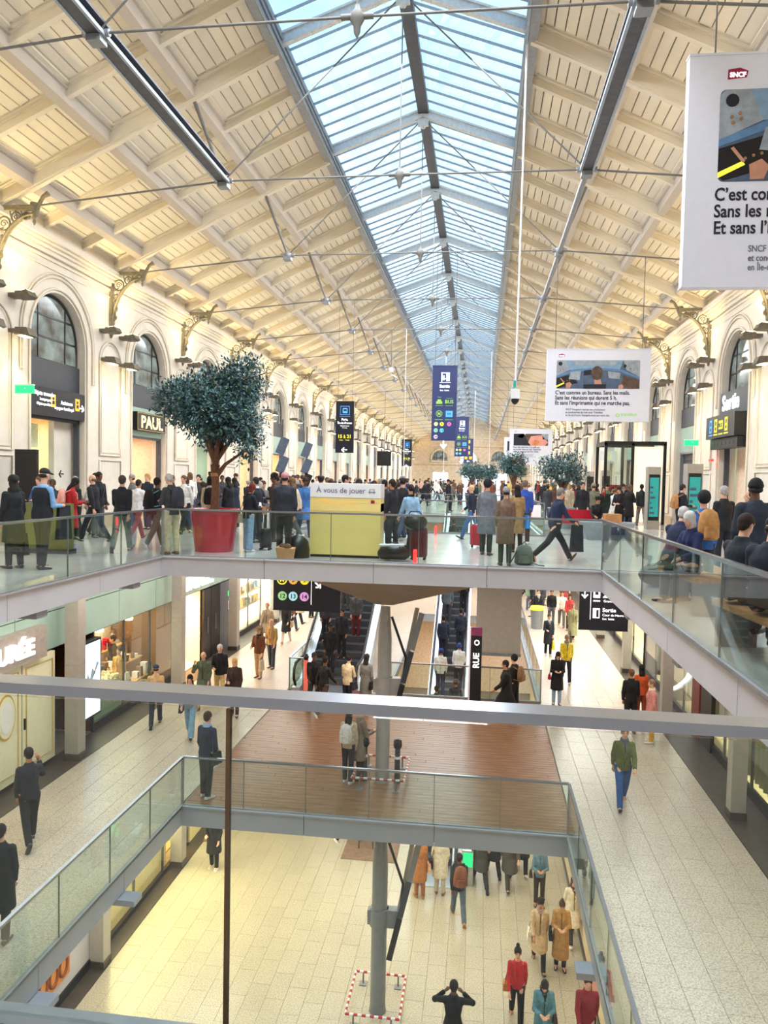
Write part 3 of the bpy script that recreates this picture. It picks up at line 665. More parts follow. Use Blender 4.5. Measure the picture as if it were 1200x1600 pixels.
txt('BUS', .2, M['black'], r, (-.435, 1.0 - 2 * .55 + .18, -.28), Rr, .01)
q = MB(); q.box(-.3, .0, -AR, AR, -.98, -.64); q.obj('air_curtain', M['black'], r)
q = MB(); [q.tube([(-.31, y, -.8), (-.3, y, -.8)], .07, 10) for y in (-1, -.6, -.2, .2, .6, 1)]; q.obj('nozzle', M['dark'], r)
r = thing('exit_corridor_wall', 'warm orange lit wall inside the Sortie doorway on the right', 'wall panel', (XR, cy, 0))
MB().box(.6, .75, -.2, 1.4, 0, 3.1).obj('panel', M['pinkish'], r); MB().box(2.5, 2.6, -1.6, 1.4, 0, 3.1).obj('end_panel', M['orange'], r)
tag(MB().box(XR - .28, XR - .18, cy + 1.35, cy + 1.6, 2.62, 2.70).obj('red_warning_light', M['redlit']), 'small red lit sign at the left edge of the Sortie doorway', 'light')
# green exit boxes
for x, y, z, lb in ((XR - .5, trussY(3) + .1, 3.35, 'small green lit emergency exit box projecting from the right wall pier'), (XL + .45, trussY(1) + .6, 3.9, 'small green lit emergency exit box on the far left pier'), (XL - .5, trussY(1) + 1.75, 3.2, 'small green lit box at the top of the lost property doorway')):
    r = thing('emergency_exit_box', lb, 'sign', (x, y, z)); MB().cbox(0, 0, 0, .5, .07, .2).obj('lit_box', M['greenlit'], r); MB().cbox(0, 0, .12, .52, .09, .03).obj('housing', M['white'], r); txt('▪', .1, M['white'], r, (0, -.04, 0))
# projecting round shop logo discs on the right wall
r = thing('projecting_shop_sign', 'white round projecting shop sign with green leaf shape on the right wall', 'sign', (XR - .55, trussY(6) + .8, 3.45))
MB().cbox(0, 0, 0, 1.0, .12, .62).obj('box', M['banner'], r); q = MB(); q.tube([(0, -.07, 0), (0, -.075, 0)], .25, 16); q.obj('disc', M['cream'], r); txt('N°1', .2, M['textgreen'], r, (-.19, -.09, -.06))
# ---- totem screens on the right side corridor
def totem(x, y, z, w, h, lb, scr, grp='grey screen totems', rz=0):
    r = thing('screen_totem', lb, 'totem', (x, y, z), rz, grp)
    MB().box(-.24, .24, -w / 2, w / 2, 0, h).obj('casing', M['pillar'], r); MB().box(-.2, .2, -w / 2 - .012, -w / 2, .35, h - .3).obj('bezel', M['black'], r)
    q = MB(); q.box(-.17, .17, -w / 2 - .02, -w / 2 - .012, .5, h - .42); q.obj('screen', M[scr], r)
    q = MB(); rr = random.Random(int(y)); 
    for i in range(6): zz = .6 + i * .2; q.box(-.15, -.15 + .05 + rr.random() * .22, -w / 2 - .024, -w / 2 - .02, zz, zz + .09)
    q.obj('screen_content', M['photo'] if scr == 'teal' else M['photobr'], r, kind='stuff'); return r
totem(6.75, 25.2, 0, .5, 2.45, 'tall grey totem with teal screen nearest the Sortie doorway', 'teal')
totem(6.7, 30.6, 0, .5, 2.45, 'tall grey totem with teal screen, second from the Sortie doorway', 'teal')
for i, y in enumerate((42, 48, 54)): totem(6.7, y, 0, .5, 2.45, 'tall grey totem with dark screen, %s of the far ones on the right' % ORD[i], 'black')
# glass box kiosk with lit cream wall
r = thing('glass_kiosk', 'black framed glass shop box with cream lit panel by the right wall', 'kiosk', (6.9, 35.2, 0))
f = MB()
for x in (-1.5, -.35, 1.0):
    for y in (-1.2, 1.2): f.box(x - .06, x + .06, y - .06, y + .06, 0, 3.55)
f.box(-1.56, 1.06, -1.26, -1.14, 3.45, 3.62); f.box(-1.56, 1.06, 1.14, 1.26, 3.45, 3.62); f.box(-1.56, -1.44, -1.2, 1.2, 3.45, 3.62); f.obj('frame', M['black'], r)
MB().box(-.28, .94, -1.1, -1.0, .1, 3.4).obj('lit_panel', mat('cream_lit_panel', 'F8E6C4', .6, emit='F8E6C4', estr=.5), r)
MB().box(-1.4, -.4, -.2, -.1, .1, 1.7).obj('red_display', M['red'], r); q = MB(); [q.box(-1.4, -.4, -.24, -.2, z, z + .1) for z in (.4, .8, 1.2)]; q.obj('display_goods', M['orange'], r)
MB().box(-1.5, -.41, -1.21, -1.19, .1, 3.4).obj('glass_pane', M['shop_glass'], r)
# screens hung along the left wall
for i, (y, a) in enumerate(((41.3, 0), (47.25, 0))):
    r = thing('hanging_screen_cluster', 'tilted dark departure screens hung by the left wall, %s group' % ORD[i], 'screen', (-10.9, y, 0), 0, 'tilted departure screens')
    for j, (z, m) in enumerate(((3.5, 'photo'), (2.45, 'photo'), (1.5, 'black'))):
        q = MB(); q.beam((-.45, 0, z - .45), (-.1, 0, z + .45), .5, .1, (0, 1, 0)); q.obj('screen', M[m], r)
    MB().tube([(-.3, .1, 0), (-.3, .1, 5)], .04, 6).obj('mast', M['darkiron'], r)
tag(MB().box(-11.9, -11.3, 17.9, 18.0, 0, 2.35).obj('dark_information_board', M['black']), 'tall black glass board at the far left edge beside the man with the cap', 'board')
tag(MB().cbox(-7.7, 59.15, 3.35, 1.1, .2, 1.15).obj('black_screen_box', M['black']), 'large black hanging screen before the far left pillars', 'screen')
for a in (0,):
    MB().tube([(-7.7, 59.15, 3.9), (-7.7, 59.15, 8.65)], .02, 5).obj('cable', M['tie'], bpy.data.objects['black_screen_box'])

# ---------------------------------------------------------------- hanging signs over the hall
def sign_panel(nm, lb, cat, x0, x1, y, z0, z1, m, th=.12, grp=None):
    r = thing(nm, lb, cat, ((x0 + x1) / 2, y, z0), 0, grp); w_, h = x1 - x0, z1 - z0
    MB().box(-w_ / 2, w_ / 2, -th / 2, th / 2, 0, h).obj('panel', M[m], r)
    q = MB(); q.box(-w_ / 2 - .01, w_ / 2 + .01, -th / 2 - .01, th / 2 + .01, h, h + .03); q.box(-w_ / 2 - .01, w_ / 2 + .01, -th / 2 - .01, th / 2 + .01, -.02, 0); q.obj('edge_trim', M[m], r)
    return r, w_, h, -th / 2 - .004
def disc(q, x, z, r, f): q.tube([(x, f + .003, z), (x, f, z)], r, 14)
def dots(r, f, pts, rad):
    for i, (x, z, c, s) in enumerate(pts):
        q = MB(); disc(q, x, z, rad, f); q.obj('line_disc', mat('disc_' + c, c, .5, emit=c, estr=.35), r)
        if s: txt(s, rad * 1.3, M['textblack'], r, (x, f - .004, z - rad * .45), align='CENTER', bold=.02, depth=.002)
def exit_blue(x0, x1, y, z0, z1, lb, full=True):
    r, w_, h, f = sign_panel('hanging_direction_sign', lb, 'sign', x0, x1, y, z0, z1, 'blue', grp='blue exit signs'); u = w_
    q = MB(); [q.box(a * u, b_ * u, f, f + .004, h - c * u, h - d * u) for a, b_, c, d in ((-.14, -.10, .62, .25), (-.14, .20, .28, .25), (.06, .20, .60, .27), (-.2, .24, .66, .645), (-.06, -.01, .56, .36), (-.10, .04, .52, .49))]; q.obj('exit_pictogram', M['textwhite'], r)
    txt('Sortie', .17 * u, M['textwhite'], r, (0, f, h - .86 * u), align='CENTER', bold=.03); txt('Exit  Salida', .085 * u, M['textwhite'], r, (0, f, h - 1.0 * u), align='CENTER')
    txt('Taxis', .07 * u, M['textgreen'], r, (-.2 * u, f, h - 1.27 * u), align='CENTER'); txt('BUS', .2 * u, M['textgreen'], r, (.2 * u, f, h - 1.5 * u), align='CENTER', bold=.02)
    q = MB(); [q.box(a * u, b_ * u, f, f + .004, h - c * u, h - d * u) for a, b_, c, d in ((-.33, -.08, 1.52, 1.42), (-.28, -.13, 1.42, 1.34), (-.36, -.05, 1.60, 1.585), (.05, .36, 1.60, 1.585), (-.36, -.05, 2.17, 2.155), (.05, .36, 2.17, 2.155), (.07, .34, 1.30, 1.29))]; q.obj('taxi_pictogram', M['textgreen'], r)
    q = MB(); q.tube([(-.2 * u + .12 * u * cos(i * pi / 8), f, h - 1.92 * u + .12 * u * sin(i * pi / 8)) for i in range(16)], .012 * u, 4, closed=True); q.obj('metro_ring', M['textgreen'], r)
    txt('M', .17 * u, M['textgreen'], r, (-.2 * u, f, h - 1.98 * u), align='CENTER', bold=.03)
    q = MB(); q.box(.07 * u, .35 * u, f, f + .004, h - 2.05 * u, h - 1.8 * u); q.obj('train_pictogram', M['textblue'], r); txt('RER', .1 * u, M['blue'], r, (.21 * u, f - .004, h - 1.96 * u), align='CENTER', bold=.02)
    dots(r, f, [(-.32 * u, h - 2.34 * u, 'B9C98A', ''), (-.08 * u, h - 2.34 * u, 'E8D940', '9'), (.22 * u, h - 2.34 * u, 'D86FB4', 'E'), (-.32 * u, h - 2.60 * u, '8FD0B4', '12'), (-.08 * u, h - 2.60 * u, '5FC8E0', '13'), (-.32 * u, h - 2.86 * u, 'D0B6DC', '14')], .085 * u)
    q = MB(); q.box(-.02 * u, .03 * u, f, f + .004, h - 3.32 * u, h - 3.02 * u); q.add([(-.13 * u, f, h - 3.2 * u), (-.1 * u, f, h - 3.14 * u), (.005 * u, f, h - 3.26 * u), (.11 * u, f, h - 3.14 * u), (.14 * u, f, h - 3.2 * u), (.005 * u, f, h - 3.36 * u)], [(0, 1, 2, 5), (2, 3, 4, 5)]); q.obj('arrow', M['textwhite'], r)
    q = MB(); [q.tube([(sx * w_ * .4, 0, h), (sx * w_ * .4, 0, 8.78 - z0)], .008, 5) for sx in (-1, 1)]; q.obj('suspension_cable', M['tie'], r)
    return r
exit_blue(-1.58, -.82, 23.45, 3.02, 5.29, 'large blue Sortie sign hanging in the middle, nearest and biggest of the blue row')
exit_blue(-1.50, -.74, 41.3, 3.08, 5.20, 'middle blue Sortie sign, hanging behind the biggest one')
r, w_, h, f = sign_panel('hanging_direction_sign', 'smallest blue hanging sign with orange pictograms, behind the two Sortie signs', 'sign', -1.28, -.62, 53.2, 2.96, 4.66, 'blue', grp='blue exit signs')
q = MB(); [q.box(a, b_, f, f + .004, c, d) for a, b_, c, d in ((-.1, .12, 1.4, 1.62), (-.06, .1, .98, 1.22), (-.1, .12, .62, .84), (-.26, -.06, .28, .48), (.06, .26, .28, .48))]; q.obj('pictogram', M['textorange'], r); txt('←', .3, M['textwhite'], r, (0, f, .04), align='CENTER'); q = MB(); [q.tube([(sx * w_ * .4, 0, h), (sx * w_ * .4, 0, 8.78 - 2.96)], .008, 5) for sx in (-1, 1)]; q.obj('suspension_cable', M['tie'], r)
def black_platform(x0, x1, y, z0, z1, lb):
    r, w_, h, f = sign_panel('hanging_platform_sign', lb, 'sign', x0, x1, y, z0, z1, 'signblack', grp='black platform signs'); u = w_
    q = MB(); q.tube([(a * u, f, h - b_ * u) for a, b_ in ((-.24, .24), (.24, .24), (.26, .7), (-.26, .7))], .018 * u, 4, closed=True); q.box(-.12 * u, .14 * u, f, f + .004, h - .62 * u, h - .34 * u); q.box(-.3 * u, .3 * u, f, f + .004, h - .8 * u, h - .785 * u); q.obj('train_pictogram', M['textblue'], r)
    q = MB(); q.box(-.08 * u, .1 * u, f - .003, f, h - .5 * u, h - .4 * u); q.obj('train_window', M['signblack'], r)
    txt('Paris,', .17 * u, M['textwhite'], r, (0, f, h - 1.02 * u), align='CENTER', bold=.02); txt('Île-de-France', .15 * u, M['textwhite'], r, (0, f, h - 1.2 * u), align='CENTER', bold=.02)
    txt('Suburban trains', .08 * u, M['textwhite'], r, (0, f, h - 1.34 * u), align='CENTER'); txt('Cercanías', .07 * u, M['textwhite'], r, (0, f, h - 1.44 * u), align='CENTER')
    txt('15 à 21', .26 * u, M['textyellow'], r, (0, f, h - 1.98 * u), align='CENTER', bold=.02); txt('Voies     Tracks', .09 * u, M['textyellow'], r, (0, f, h - 2.12 * u), align='CENTER'); txt('←', .4 * u, M['textwhite'], r, (0, f, h - 2.75 * u), align='CENTER', bold=.02)
    q = MB(); [q.tube([(sx * w_ * .4, 0, h), (sx * w_ * .4, 0, 8.77 - z0)], .007, 5) for sx in (-1, 1)]; q.obj('suspension_cable', M['tie'], r)
black_platform(-5.78, -5.06, 29.4, 2.79, 4.78, 'black sign reading Paris, Île-de-France 15 à 21, nearer one on the left')
black_platform(-5.65, -4.95, 53.2, 2.70, 4.55, 'small far black platform sign on the left, before the far pillars')
# ---- poster banners
def banner(x0, x1, y, z0, z1, lb, pic=1, cables=True, rz=0, ax=0):
    r, w_, h, f = sign_panel('hanging_banner', lb, 'banner', x0, x1, y, z0, z1, 'banner', .16, 'white hanging banners'); r.rotation_euler = (0, 0, rz)
    u = w_; L = -w_ / 2
    q = MB(); q.prism([(L + .115 * u, h - .045 * u), (L + .115 * u, h - .075 * u), (L + .17 * u, h - .07 * u), (L + .175 * u, h - .05 * u), (L + .15 * u, h - .04 * u)], 'y', f, f + .004); q.obj('logo_shape', M['sncf'], r)
    txt('SNCF', .02 * u, M['textwhite'], r, (L + .12 * u, f - .003, h - .068 * u), bold=.03, depth=.002)
    px0, px1, pz0, pz1 = L + .095 * u, L + .90 * u, h - .385 * u, h - .105 * u; g = (px1 - px0)
    pm = ('photo', 'photolt') if pic == 1 else ('photobr', 'orange')
    rc = .018 * u; MB().prism([(a + rc * cos(t), c + rc * sin(t)) for a, c, t0_ in ((px1 - rc, pz1 - rc, 0), (px0 + rc, pz1 - rc, pi / 2), (px0 + rc, pz0 + rc, pi), (px1 - rc, pz0 + rc, 1.5 * pi)) for t in (t0_, t0_ + pi / 8, t0_ + pi / 4, t0_ + 3 * pi / 8, t0_ + pi / 2)], 'y', f, f + .004).obj('picture', M['photo' if pic == 1 else 'photobr'], r)
    q = MB()
    if pic == 1:
        Z = lambda t: pz0 + (pz1 - pz0) * t; Xx = lambda t: px0 + g * t
        def poly(pts, m, nm='picture_shape', d=.002): MB().prism([(Xx(a), Z(c)) for a, c in pts], 'y', f - d, f).obj(nm, m, r)
        poly([(0, .45), (0, .94), (.02, 1), (.11, 1), (.16, .66)], M['photolt']); poly([(.84, .66), (.8, 1), (.98, 1), (1, .94), (1, .42)], M['photolt']); poly([(.16, .66), (.11, 1), (.8, 1), (.76, .66)], mat('poster_blue', '7F9CB4', .5))
        poly([(.22, .84), (.18, 1), (.74, 1), (.7, .84)], M['photolt'], d=.004); poly([(.0, .38), (.0, .46), (.2, .68), (.5, .74), (.78, .68), (1, .42), (1, .34), (.76, .6), (.5, .66), (.22, .6)], mat('poster_blue2', '5A7FA6', .5), d=.005)
        poly([(.02, .01), (0, .06), (0, .36), (.2, .52), (.26, .2)], M['black'], d=.003); poly([(.15, .34), (.17, .58), (.3, .64), (.28, .3)], M['photolt'], d=.006); poly([(.63, .38), (.62, .62), (.77, .56), (.76, .34)], M['photolt'], d=.006); poly([(.78, .14), (.8, .48), (1, .3), (1, 0), (.84, 0)], M['photobr'], d=.004)
        poly([(.33, .46), (.33, .64), (.42, .67), (.42, .5)], M['signblack'], d=.006); poly([(.33, 0), (.33, .15), (.6, .16), (.6, 0)], M['signblack'], d=.012)
        q = MB(); [q.prism([(Xx(a) + R_ * cos(t * pi / 6), Z(c) + R_ * sin(t * pi / 6)) for t in range(12)], 'y', f - .007, f) for a, c, R_ in ((.045, .88, .02 * u), (.82, .8, .016 * u))]; q.obj('picture_speaker', M['signblack'], r, kind='stuff')
        q = MB(); [q.prism([(Xx(a) + R_ * cos(t * pi / 4), Z(c) + R_ * sin(t * pi / 4)) for t in range(8)], 'y', f - .007, f) for a, c, R_ in ((.045, .7, .006 * u), (.075, .74, .006 * u), (.05, .64, .006 * u), (.08, .68, .006 * u), (.885, .7, .008 * u), (.93, .66, .006 * u), (.1, .25, .005 * u), (.13, .28, .005 * u), (.16, .3, .005 * u))]; q.obj('picture_button', mat('picture_button', '9A7050', .5), r, kind='stuff')
        q = MB(); q.prism([(Xx(.49) + .055 * u * cos(t * pi / 8), Z(.55) + .07 * u * sin(t * pi / 8)) for t in range(16)], 'y', f - .011, f); q.obj('picture_hair', M['photobr'], r)
        poly([(.46, .16), (.46, .34), (.53, .36), (.55, .16)], M['photosk'], d=.009); poly([(.12, .02), (.115, .18), (.16, .24), (.19, .16), (.17, .02)], M['photosk'], d=.008); poly([(.75, 0), (.75, .12), (.79, .16), (.81, .08), (.8, 0)], M['photosk'], d=.008)
        poly([(.0, .04), (0, .1), (.09, .22), (.1, .18)], M['textyellow'], d=.006); poly([(.045, .36), (.055, .38), (.1, .22), (.09, .2)], M['photosk'], d=.007)
        lines = ['C’est comme un bureau. Sans les mails.', 'Sans les réunions qui durent 5 h.', 'Et sans l’imprimante qui ne marche pas.']
    else:
        Z = lambda t: pz0 + (pz1 - pz0) * t; Xx = lambda t: px0 + g * t
        for pts, m in (([(0, 0), (0, 1), (.3, 1), (.42, .3), (.5, 0)], M['signblack']), ([(.1, .75), (.2, 1), (.35, 1), (.25, .6)], M['banner']), ([(.4, .2), (.5, .8), (.8, .9), (1, .3), (.9, 0), (.5, 0)], M['rose']), ([(.55, .0), (.6, .5), (.75, .4), (.7, 0)], M['orange']), ([(.85, .55), (.8, 1), (1, 1), (1, .5)], M['photolt'])):
            MB().prism([(Xx(a), Z(c)) for a, c in pts], 'y', f - .004, f).obj('picture_shape', m, r)
        lines = ['Pour aller plus loin, il ne suffit pas', 'de monter dans un train. Rejoignez', 'celles et ceux qui les font rouler.']
    for i, s in enumerate(lines): txt(s, .0555 * u, M['textblack'], r, (L + .088 * u, f, h - (.442 + .051 * i) * u), bold=.018, sx=.82, depth=.002)
    for i, s in enumerate(['SNCF Voyageurs recrute des conducteurs', 'et conductrices de train pour Transilien', 'en Île-de-France. Rejoignez-nous sur notre site.']): txt(s, .028 * u, M['textgrey'], r, (L + .195 * u, f, h - (.60 + .0285 * i) * u), bold=.01 if i != 1 else .02, sx=.8, depth=.002)
    txt('transilien', .046 * u, M['textgreen'], r, (L + .73 * u, f, h - .65 * u), bold=.01, sx=.9, depth=.002)
    q = MB(); q.tube([(L + .70 * u + .014 * u * cos(t * pi / 4), f, h - .642 * u + .016 * u * sin(t * pi / 4)) for t in range(8)], .005 * u, 4, closed=True); q.obj('logo_ring', M['textgreen'], r)
    if cables:
        q = MB(); [q.tube([(sx * w_ * .42, 0, h), (sx * w_ * .42, 0, 8.79 - .094 * max(0, (x0 + x1) / 2 + sx * w_ * .42 - 2.16) - z0)], .012, 5) for sx in (-1, 1)]; q.obj('suspension_cable', M['tie'], r)
    return r
banner(2.80, 7.4, 11.55, 4.66, 7.9, 'huge white poster banner hanging at the top right, cut by the photo edge', rz=radians(1.0))
banner(1.89, 4.93, 23.45, 3.66, 5.79, 'white poster banner with train cab picture hanging above the right corridor, middle size')
banner(1.68, 4.28, 47.25, 2.95, 4.98, 'smaller white banner with orange and dark picture hanging farther off', 2)
banner(1.52, 3.9, 53.2, 2.95, 4.8, 'white banner mostly hidden behind the one with the orange picture', 2)
# camera and cables hanging from the roof
r = thing('hanging_camera', 'white surveillance camera on a long white pole at the right of the rooflight', 'camera', (.72, 17.5, 3.66))
MB().tube([(0, 0, .2), (.05, 0, 8.0)], .024, 6).obj('pole', M['white'], r); MB().cbox(0, 0, .12, .2, .2, .22).obj('housing', M['white'], r); MB().lathe([(.09, 0), (.09, -.06), (.05, -.12), (.01, -.14)], (0, 0, .02), 12).obj('dome', M['black'], r); MB().cbox(-.02, -.05, .34, .06, .06, .16).obj('green_clip', M['teal'], r)
for x, y, z, lb in ((-3.66, 35.35, 1.7, 'thin white cable hanging beside the black platform sign'), (-2.07, 41.3, 2.3, 'thin hanging cable just left of the middle blue sign'), (-.62, 59.15, 3.0, 'thin hanging cable between the blue signs and far banners'), (.4, 41.3, 2.6, 'thin hanging cable right of the blue signs')):
    r = thing('hanging_cable', lb, 'cable', (x, y, z)); MB().tube([(0, 0, 0), (0, 0, 8.79 - z)], .016, 5).obj('line', M['white'], r); MB().lathe([(.02, 0), (.05, -.05), (.05, -.12), (.01, -.16)], (0, 0, 0), 8).obj('weight', M['white'], r)
r = thing('projector_lamp', 'white spotlight on a rod under the left roof slope', 'lamp', (-4.35, 35.35, 6.9)); MB().tube([(0, 0, .1), (0, 0, 1.9)], .02, 5).obj('rod', M['tie'], r); MB().lathe([(.05, .12), (.1, .1), (.12, -.05), (.1, -.1)], (0, 0, 0), 10).obj('head', M['white'], r); MB().beam((0, 0, -.2), (.3, 0, -.35), .06, .05).obj('arm', M['white'], r)

# ---------------------------------------------------------------- balustrades
def balustrade(name, lb, a, b_, z, pan=1.85, glass='rail_glass', h=1.05, grp='glass balustrades', posts=(True, True), base=.02):
    a = Vector(a); b_ = Vector(b_); d = (b_ - a); Ln = d.length; ang = atan2(d.y, d.x)
    r = thing(name, lb, 'balustrade', (a.x, a.y, z), ang, grp); n = max(1, round(Ln / pan)); st = Ln / n
    for i in range(n): MB().box(i * st + .008, (i + 1) * st - .008, -.009, .009, base, h - .03).obj('glass_panel', M[glass], r)
    q = MB(); q.box(0, Ln, -.028, .028, h - .03, h + .01); q.obj('handrail', M['rail'], r)
    q = MB(); q.box(0, Ln, -.03, .03, -.0, .05); q.obj('base_channel', M['greysteel'], r)
    for i in range(1, n): MB().box(i * st - .006, i * st + .006, -.011, .011, base, h - .03).obj('panel_joint', M['seam'], r)
    for i, p in enumerate(posts):
        if p: MB().box((0 if i == 0 else Ln) - .015, (0 if i == 0 else Ln) + .015, -.02, .02, 0, h).obj('corner_post', M['greysteel'], r)
    return r
x0, x1, y0, y1 = HA; i_ = .06
balustrade('glass_balustrade', 'glass balustrade across the far side of the opening, in front of the yellow box', (x0 + i_, y1 + .0), (x1 - i_, y1), 0)
balustrade('glass_balustrade', 'glass balustrade along the left side of the upper opening', (x0 + i_, y0 + .3), (x0 + i_, y1 - .03), 0)
balustrade('glass_balustrade', 'glass balustrade along the right side of the upper opening, by the seated people', (x1 - i_, y0 + .3), (x1 - i_, y1 - .03), 0)
r = thing('near_balustrade', 'thick steel handrail on clear glass right in front of the viewer', 'balustrade', (0, 2.31, 0))
MB().box(-6.7, 2.4, -.045, .055, 1.065, 1.10).obj('handrail', M['rail'], r)
for a, c in ((-6.7, -3.6), (-3.59, -.797), (-.783, 2.4)): MB().box(a, c, -.009, .009, -.06, 1.045).obj('glass_panel', M['near_glass'], r)
MB().box(-.797, -.783, -.010, .010, -.06, 1.045).obj('panel_joint', mat('brown_glass_edge', '6E5238', .2, .3), r)
MB().box(-6.7, 2.4, -.05, .05, -.40, -.06).obj('base_channel', M['greysteel'], r)
x0, x1, y0, y1 = HB
balustrade('glass_balustrade', 'glass balustrade on the near side of the farther upper opening', (x0 + 2.6, y0 - .06), (x1 + .06, y0 - .06), 0, h=1.1)
balustrade('glass_balustrade', 'glass balustrade on the far side of the farther upper opening', (x0, y1 + .06), (x1, y1 + .06), 0, 2.2)
balustrade('glass_balustrade', 'glass balustrade on the right side of the farther upper opening', (x1 + .06, y0), (x1 + .06, y1), 0, 2.2)
balustrade('glass_balustrade', 'glass balustrade on the left side of the farther upper opening', (x0 - .06, y0), (x0 - .06, y1), 0, 2.2)
x0, x1, y0, y1 = GA
balustrade('glass_balustrade', 'glass balustrade between the wooden deck and the lower opening', (x0 + i_, y1), (x1 - i_, y1), L1, 1.3)
balustrade('glass_balustrade', 'glass balustrade along the left walkway of the middle level', (x0 + i_, y0), (x0 + i_, y1 - .03), L1, 1.5)
balustrade('glass_balustrade', 'glass balustrade along the right walkway of the middle level', (x1 - i_, y0), (x1 - i_, y1 - .03), L1, 1.5)
balustrade('glass_balustrade', 'glass balustrade on the near side of the middle level, bottom left corner', (x0, y0 - .02), (x1, y0 - .02), L1, 1.5)
x0, x1, y0, y1 = GB
balustrade('glass_balustrade', 'glass balustrade at the far end of the wooden deck before the escalator well', (x0 + .2, y0 - .03), (x1, y0 - .03), L1, 1.7)
balustrade('glass_balustrade', 'glass balustrade on the right side of the middle level escalator well', (x1, y0), (x1, y1), L1, 1.9)
# ---------------------------------------------------------------- pillars, columns
def column(y, x, z0, z1, rad, m, lb, zc, t0):
    r = thing('round_column', lb, 'column', (x, y, z0)); h = z1 - z0
    MB().lathe([(rad + .02, 0), (rad, .12), (rad, h - .75)], (0, 0, 0), 20).obj('shaft', M[m], r)
    MB().lathe([(rad, h - .75), (rad * .82, h - .35), (rad * .7, h - .05), (rad * .7, h)], (0, 0, 0), 20).obj('tapered_head', M[m], r)
    q = MB(); q.box(-.05, .05, -rad - .02, -rad * .5, h - .42, h); q.tube([(0, -rad - .03, h - .22), (0, -rad + .02, h - .22)], .09, 12); q.obj('hinge_plate', M[m], r)
    q = MB(); q.lathe([(rad + .035, zc), (rad + .035, zc + .38)], (0, 0, 0), 20); q.box(rad, rad + .26, -.1, .1, zc, zc + .38); q.box(-rad - .08, -rad, -.08, .08, zc + .03, zc + .34); q.obj('clamp_ring', M[m], r)
    q = MB(); q.tube([(rad + .22, 0, zc + .15), (.72, 0, h + .0)], .05, 8); q.obj('inclined_arm', M['pillar'], r)
    q = MB(); q.tube([(rad + .30, -.12, zc + .5), (.5, -.12, h * .72), (.16, -.1, h - .2)], .03, 8); q.obj('cable_loop', M['rubber'], r)
    for i, (ta, tb, mm) in enumerate(((t0, .1, 'rubber'), (.12, .5, 'dark'), (.52, .96, 'greysteel'))):
        p = lambda t: Vector((rad + .24 + (.86 - rad - .24) * t, -.2, zc + .1 + (h - .1 - zc) * t))
        MB().beam(p(ta), p(tb), .07, .12, (1, 0, 0)).obj('inclined_panel', M[mm], r)
    return r
column(16.66, -2.07, L1, -1.1, .158, 'pipe', 'round grey steel column standing on the wooden deck', 2.02, -.12)
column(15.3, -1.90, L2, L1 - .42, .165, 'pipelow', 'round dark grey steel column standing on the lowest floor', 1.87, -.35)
# barrier hoops with red and white tape round each column foot
def hoop(x0, x1, y0, y1, z, lb):
    r = thing('barrier_hoop', lb, 'barrier', ((x0 + x1) / 2, (y0 + y1) / 2, z)); a, c = (x1 - x0) / 2, (y1 - y0) / 2; n = 0
    pts = []
    for (p, q_) in (((-a, -c), (a, -c)), ((a, -c), (a, c)), ((a, c), (-a, c)), ((-a, c), (-a, -c))):
        L = sqrt((p[0] - q_[0]) ** 2 + (p[1] - q_[1]) ** 2); k = max(4, int(L / .085))
        for i in range(k): pts.append(((p[0] + (q_[0] - p[0]) * i / k, p[1] + (q_[1] - p[1]) * i / k, .26), (p[0] + (q_[0] - p[0]) * (i + 1) / k, p[1] + (q_[1] - p[1]) * (i + 1) / k, .26)))
    A, B_ = MB(), MB()
    for i, (p, q_) in enumerate(pts): (A if i % 2 else B_).tube([p, q_], .026, 6)
    A.obj('white_band', M['white'], r); B_.obj('dark_band', M['taper'], r)
    q = MB(); [q.tube([(sx * a * .7, sy * c, 0), (sx * a * .7, sy * c, .26)], .02, 6) for sx in (-1, 1) for sy in (-1, 1)]; [q.cbox(sx * a * .7, sy * c * .97, .01, .16, .16, .02) for sx in (-1, 1) for sy in (-1, 1)]; q.obj('foot', M['greysteel'], r)
hoop(-2.68, -1.52, 16.1, 17.5, L1, 'red and white taped hoop barrier round the column foot on the wooden deck')
hoop(-2.5, -1.38, 14.75, 16.1, L2, 'red and white taped hoop barrier round the column foot on the lowest floor')
for i, (x, y) in enumerate(((-2.47, 16.6), (-1.72, 16.6))):
    r = thing('bollard', '%s black bollard with white band beside the deck column' % ('left' if i == 0 else 'right'), 'bollard', (x, y, L1 + .01))
    MB().lathe([(.075, 0), (.07, .05), (.06, .75), (.06, .8)], (0, 0, 0), 12).obj('post', M['dark'], r); MB().lathe([(.085, .8), (.1, .86), (.09, .97), (.02, 1.0)], (0, 0, 0), 12).obj('cap', M['black'], r); MB().lathe([(.067, .55), (.067, .61)], (0, 0, 0), 12).obj('band', M['white'], r)
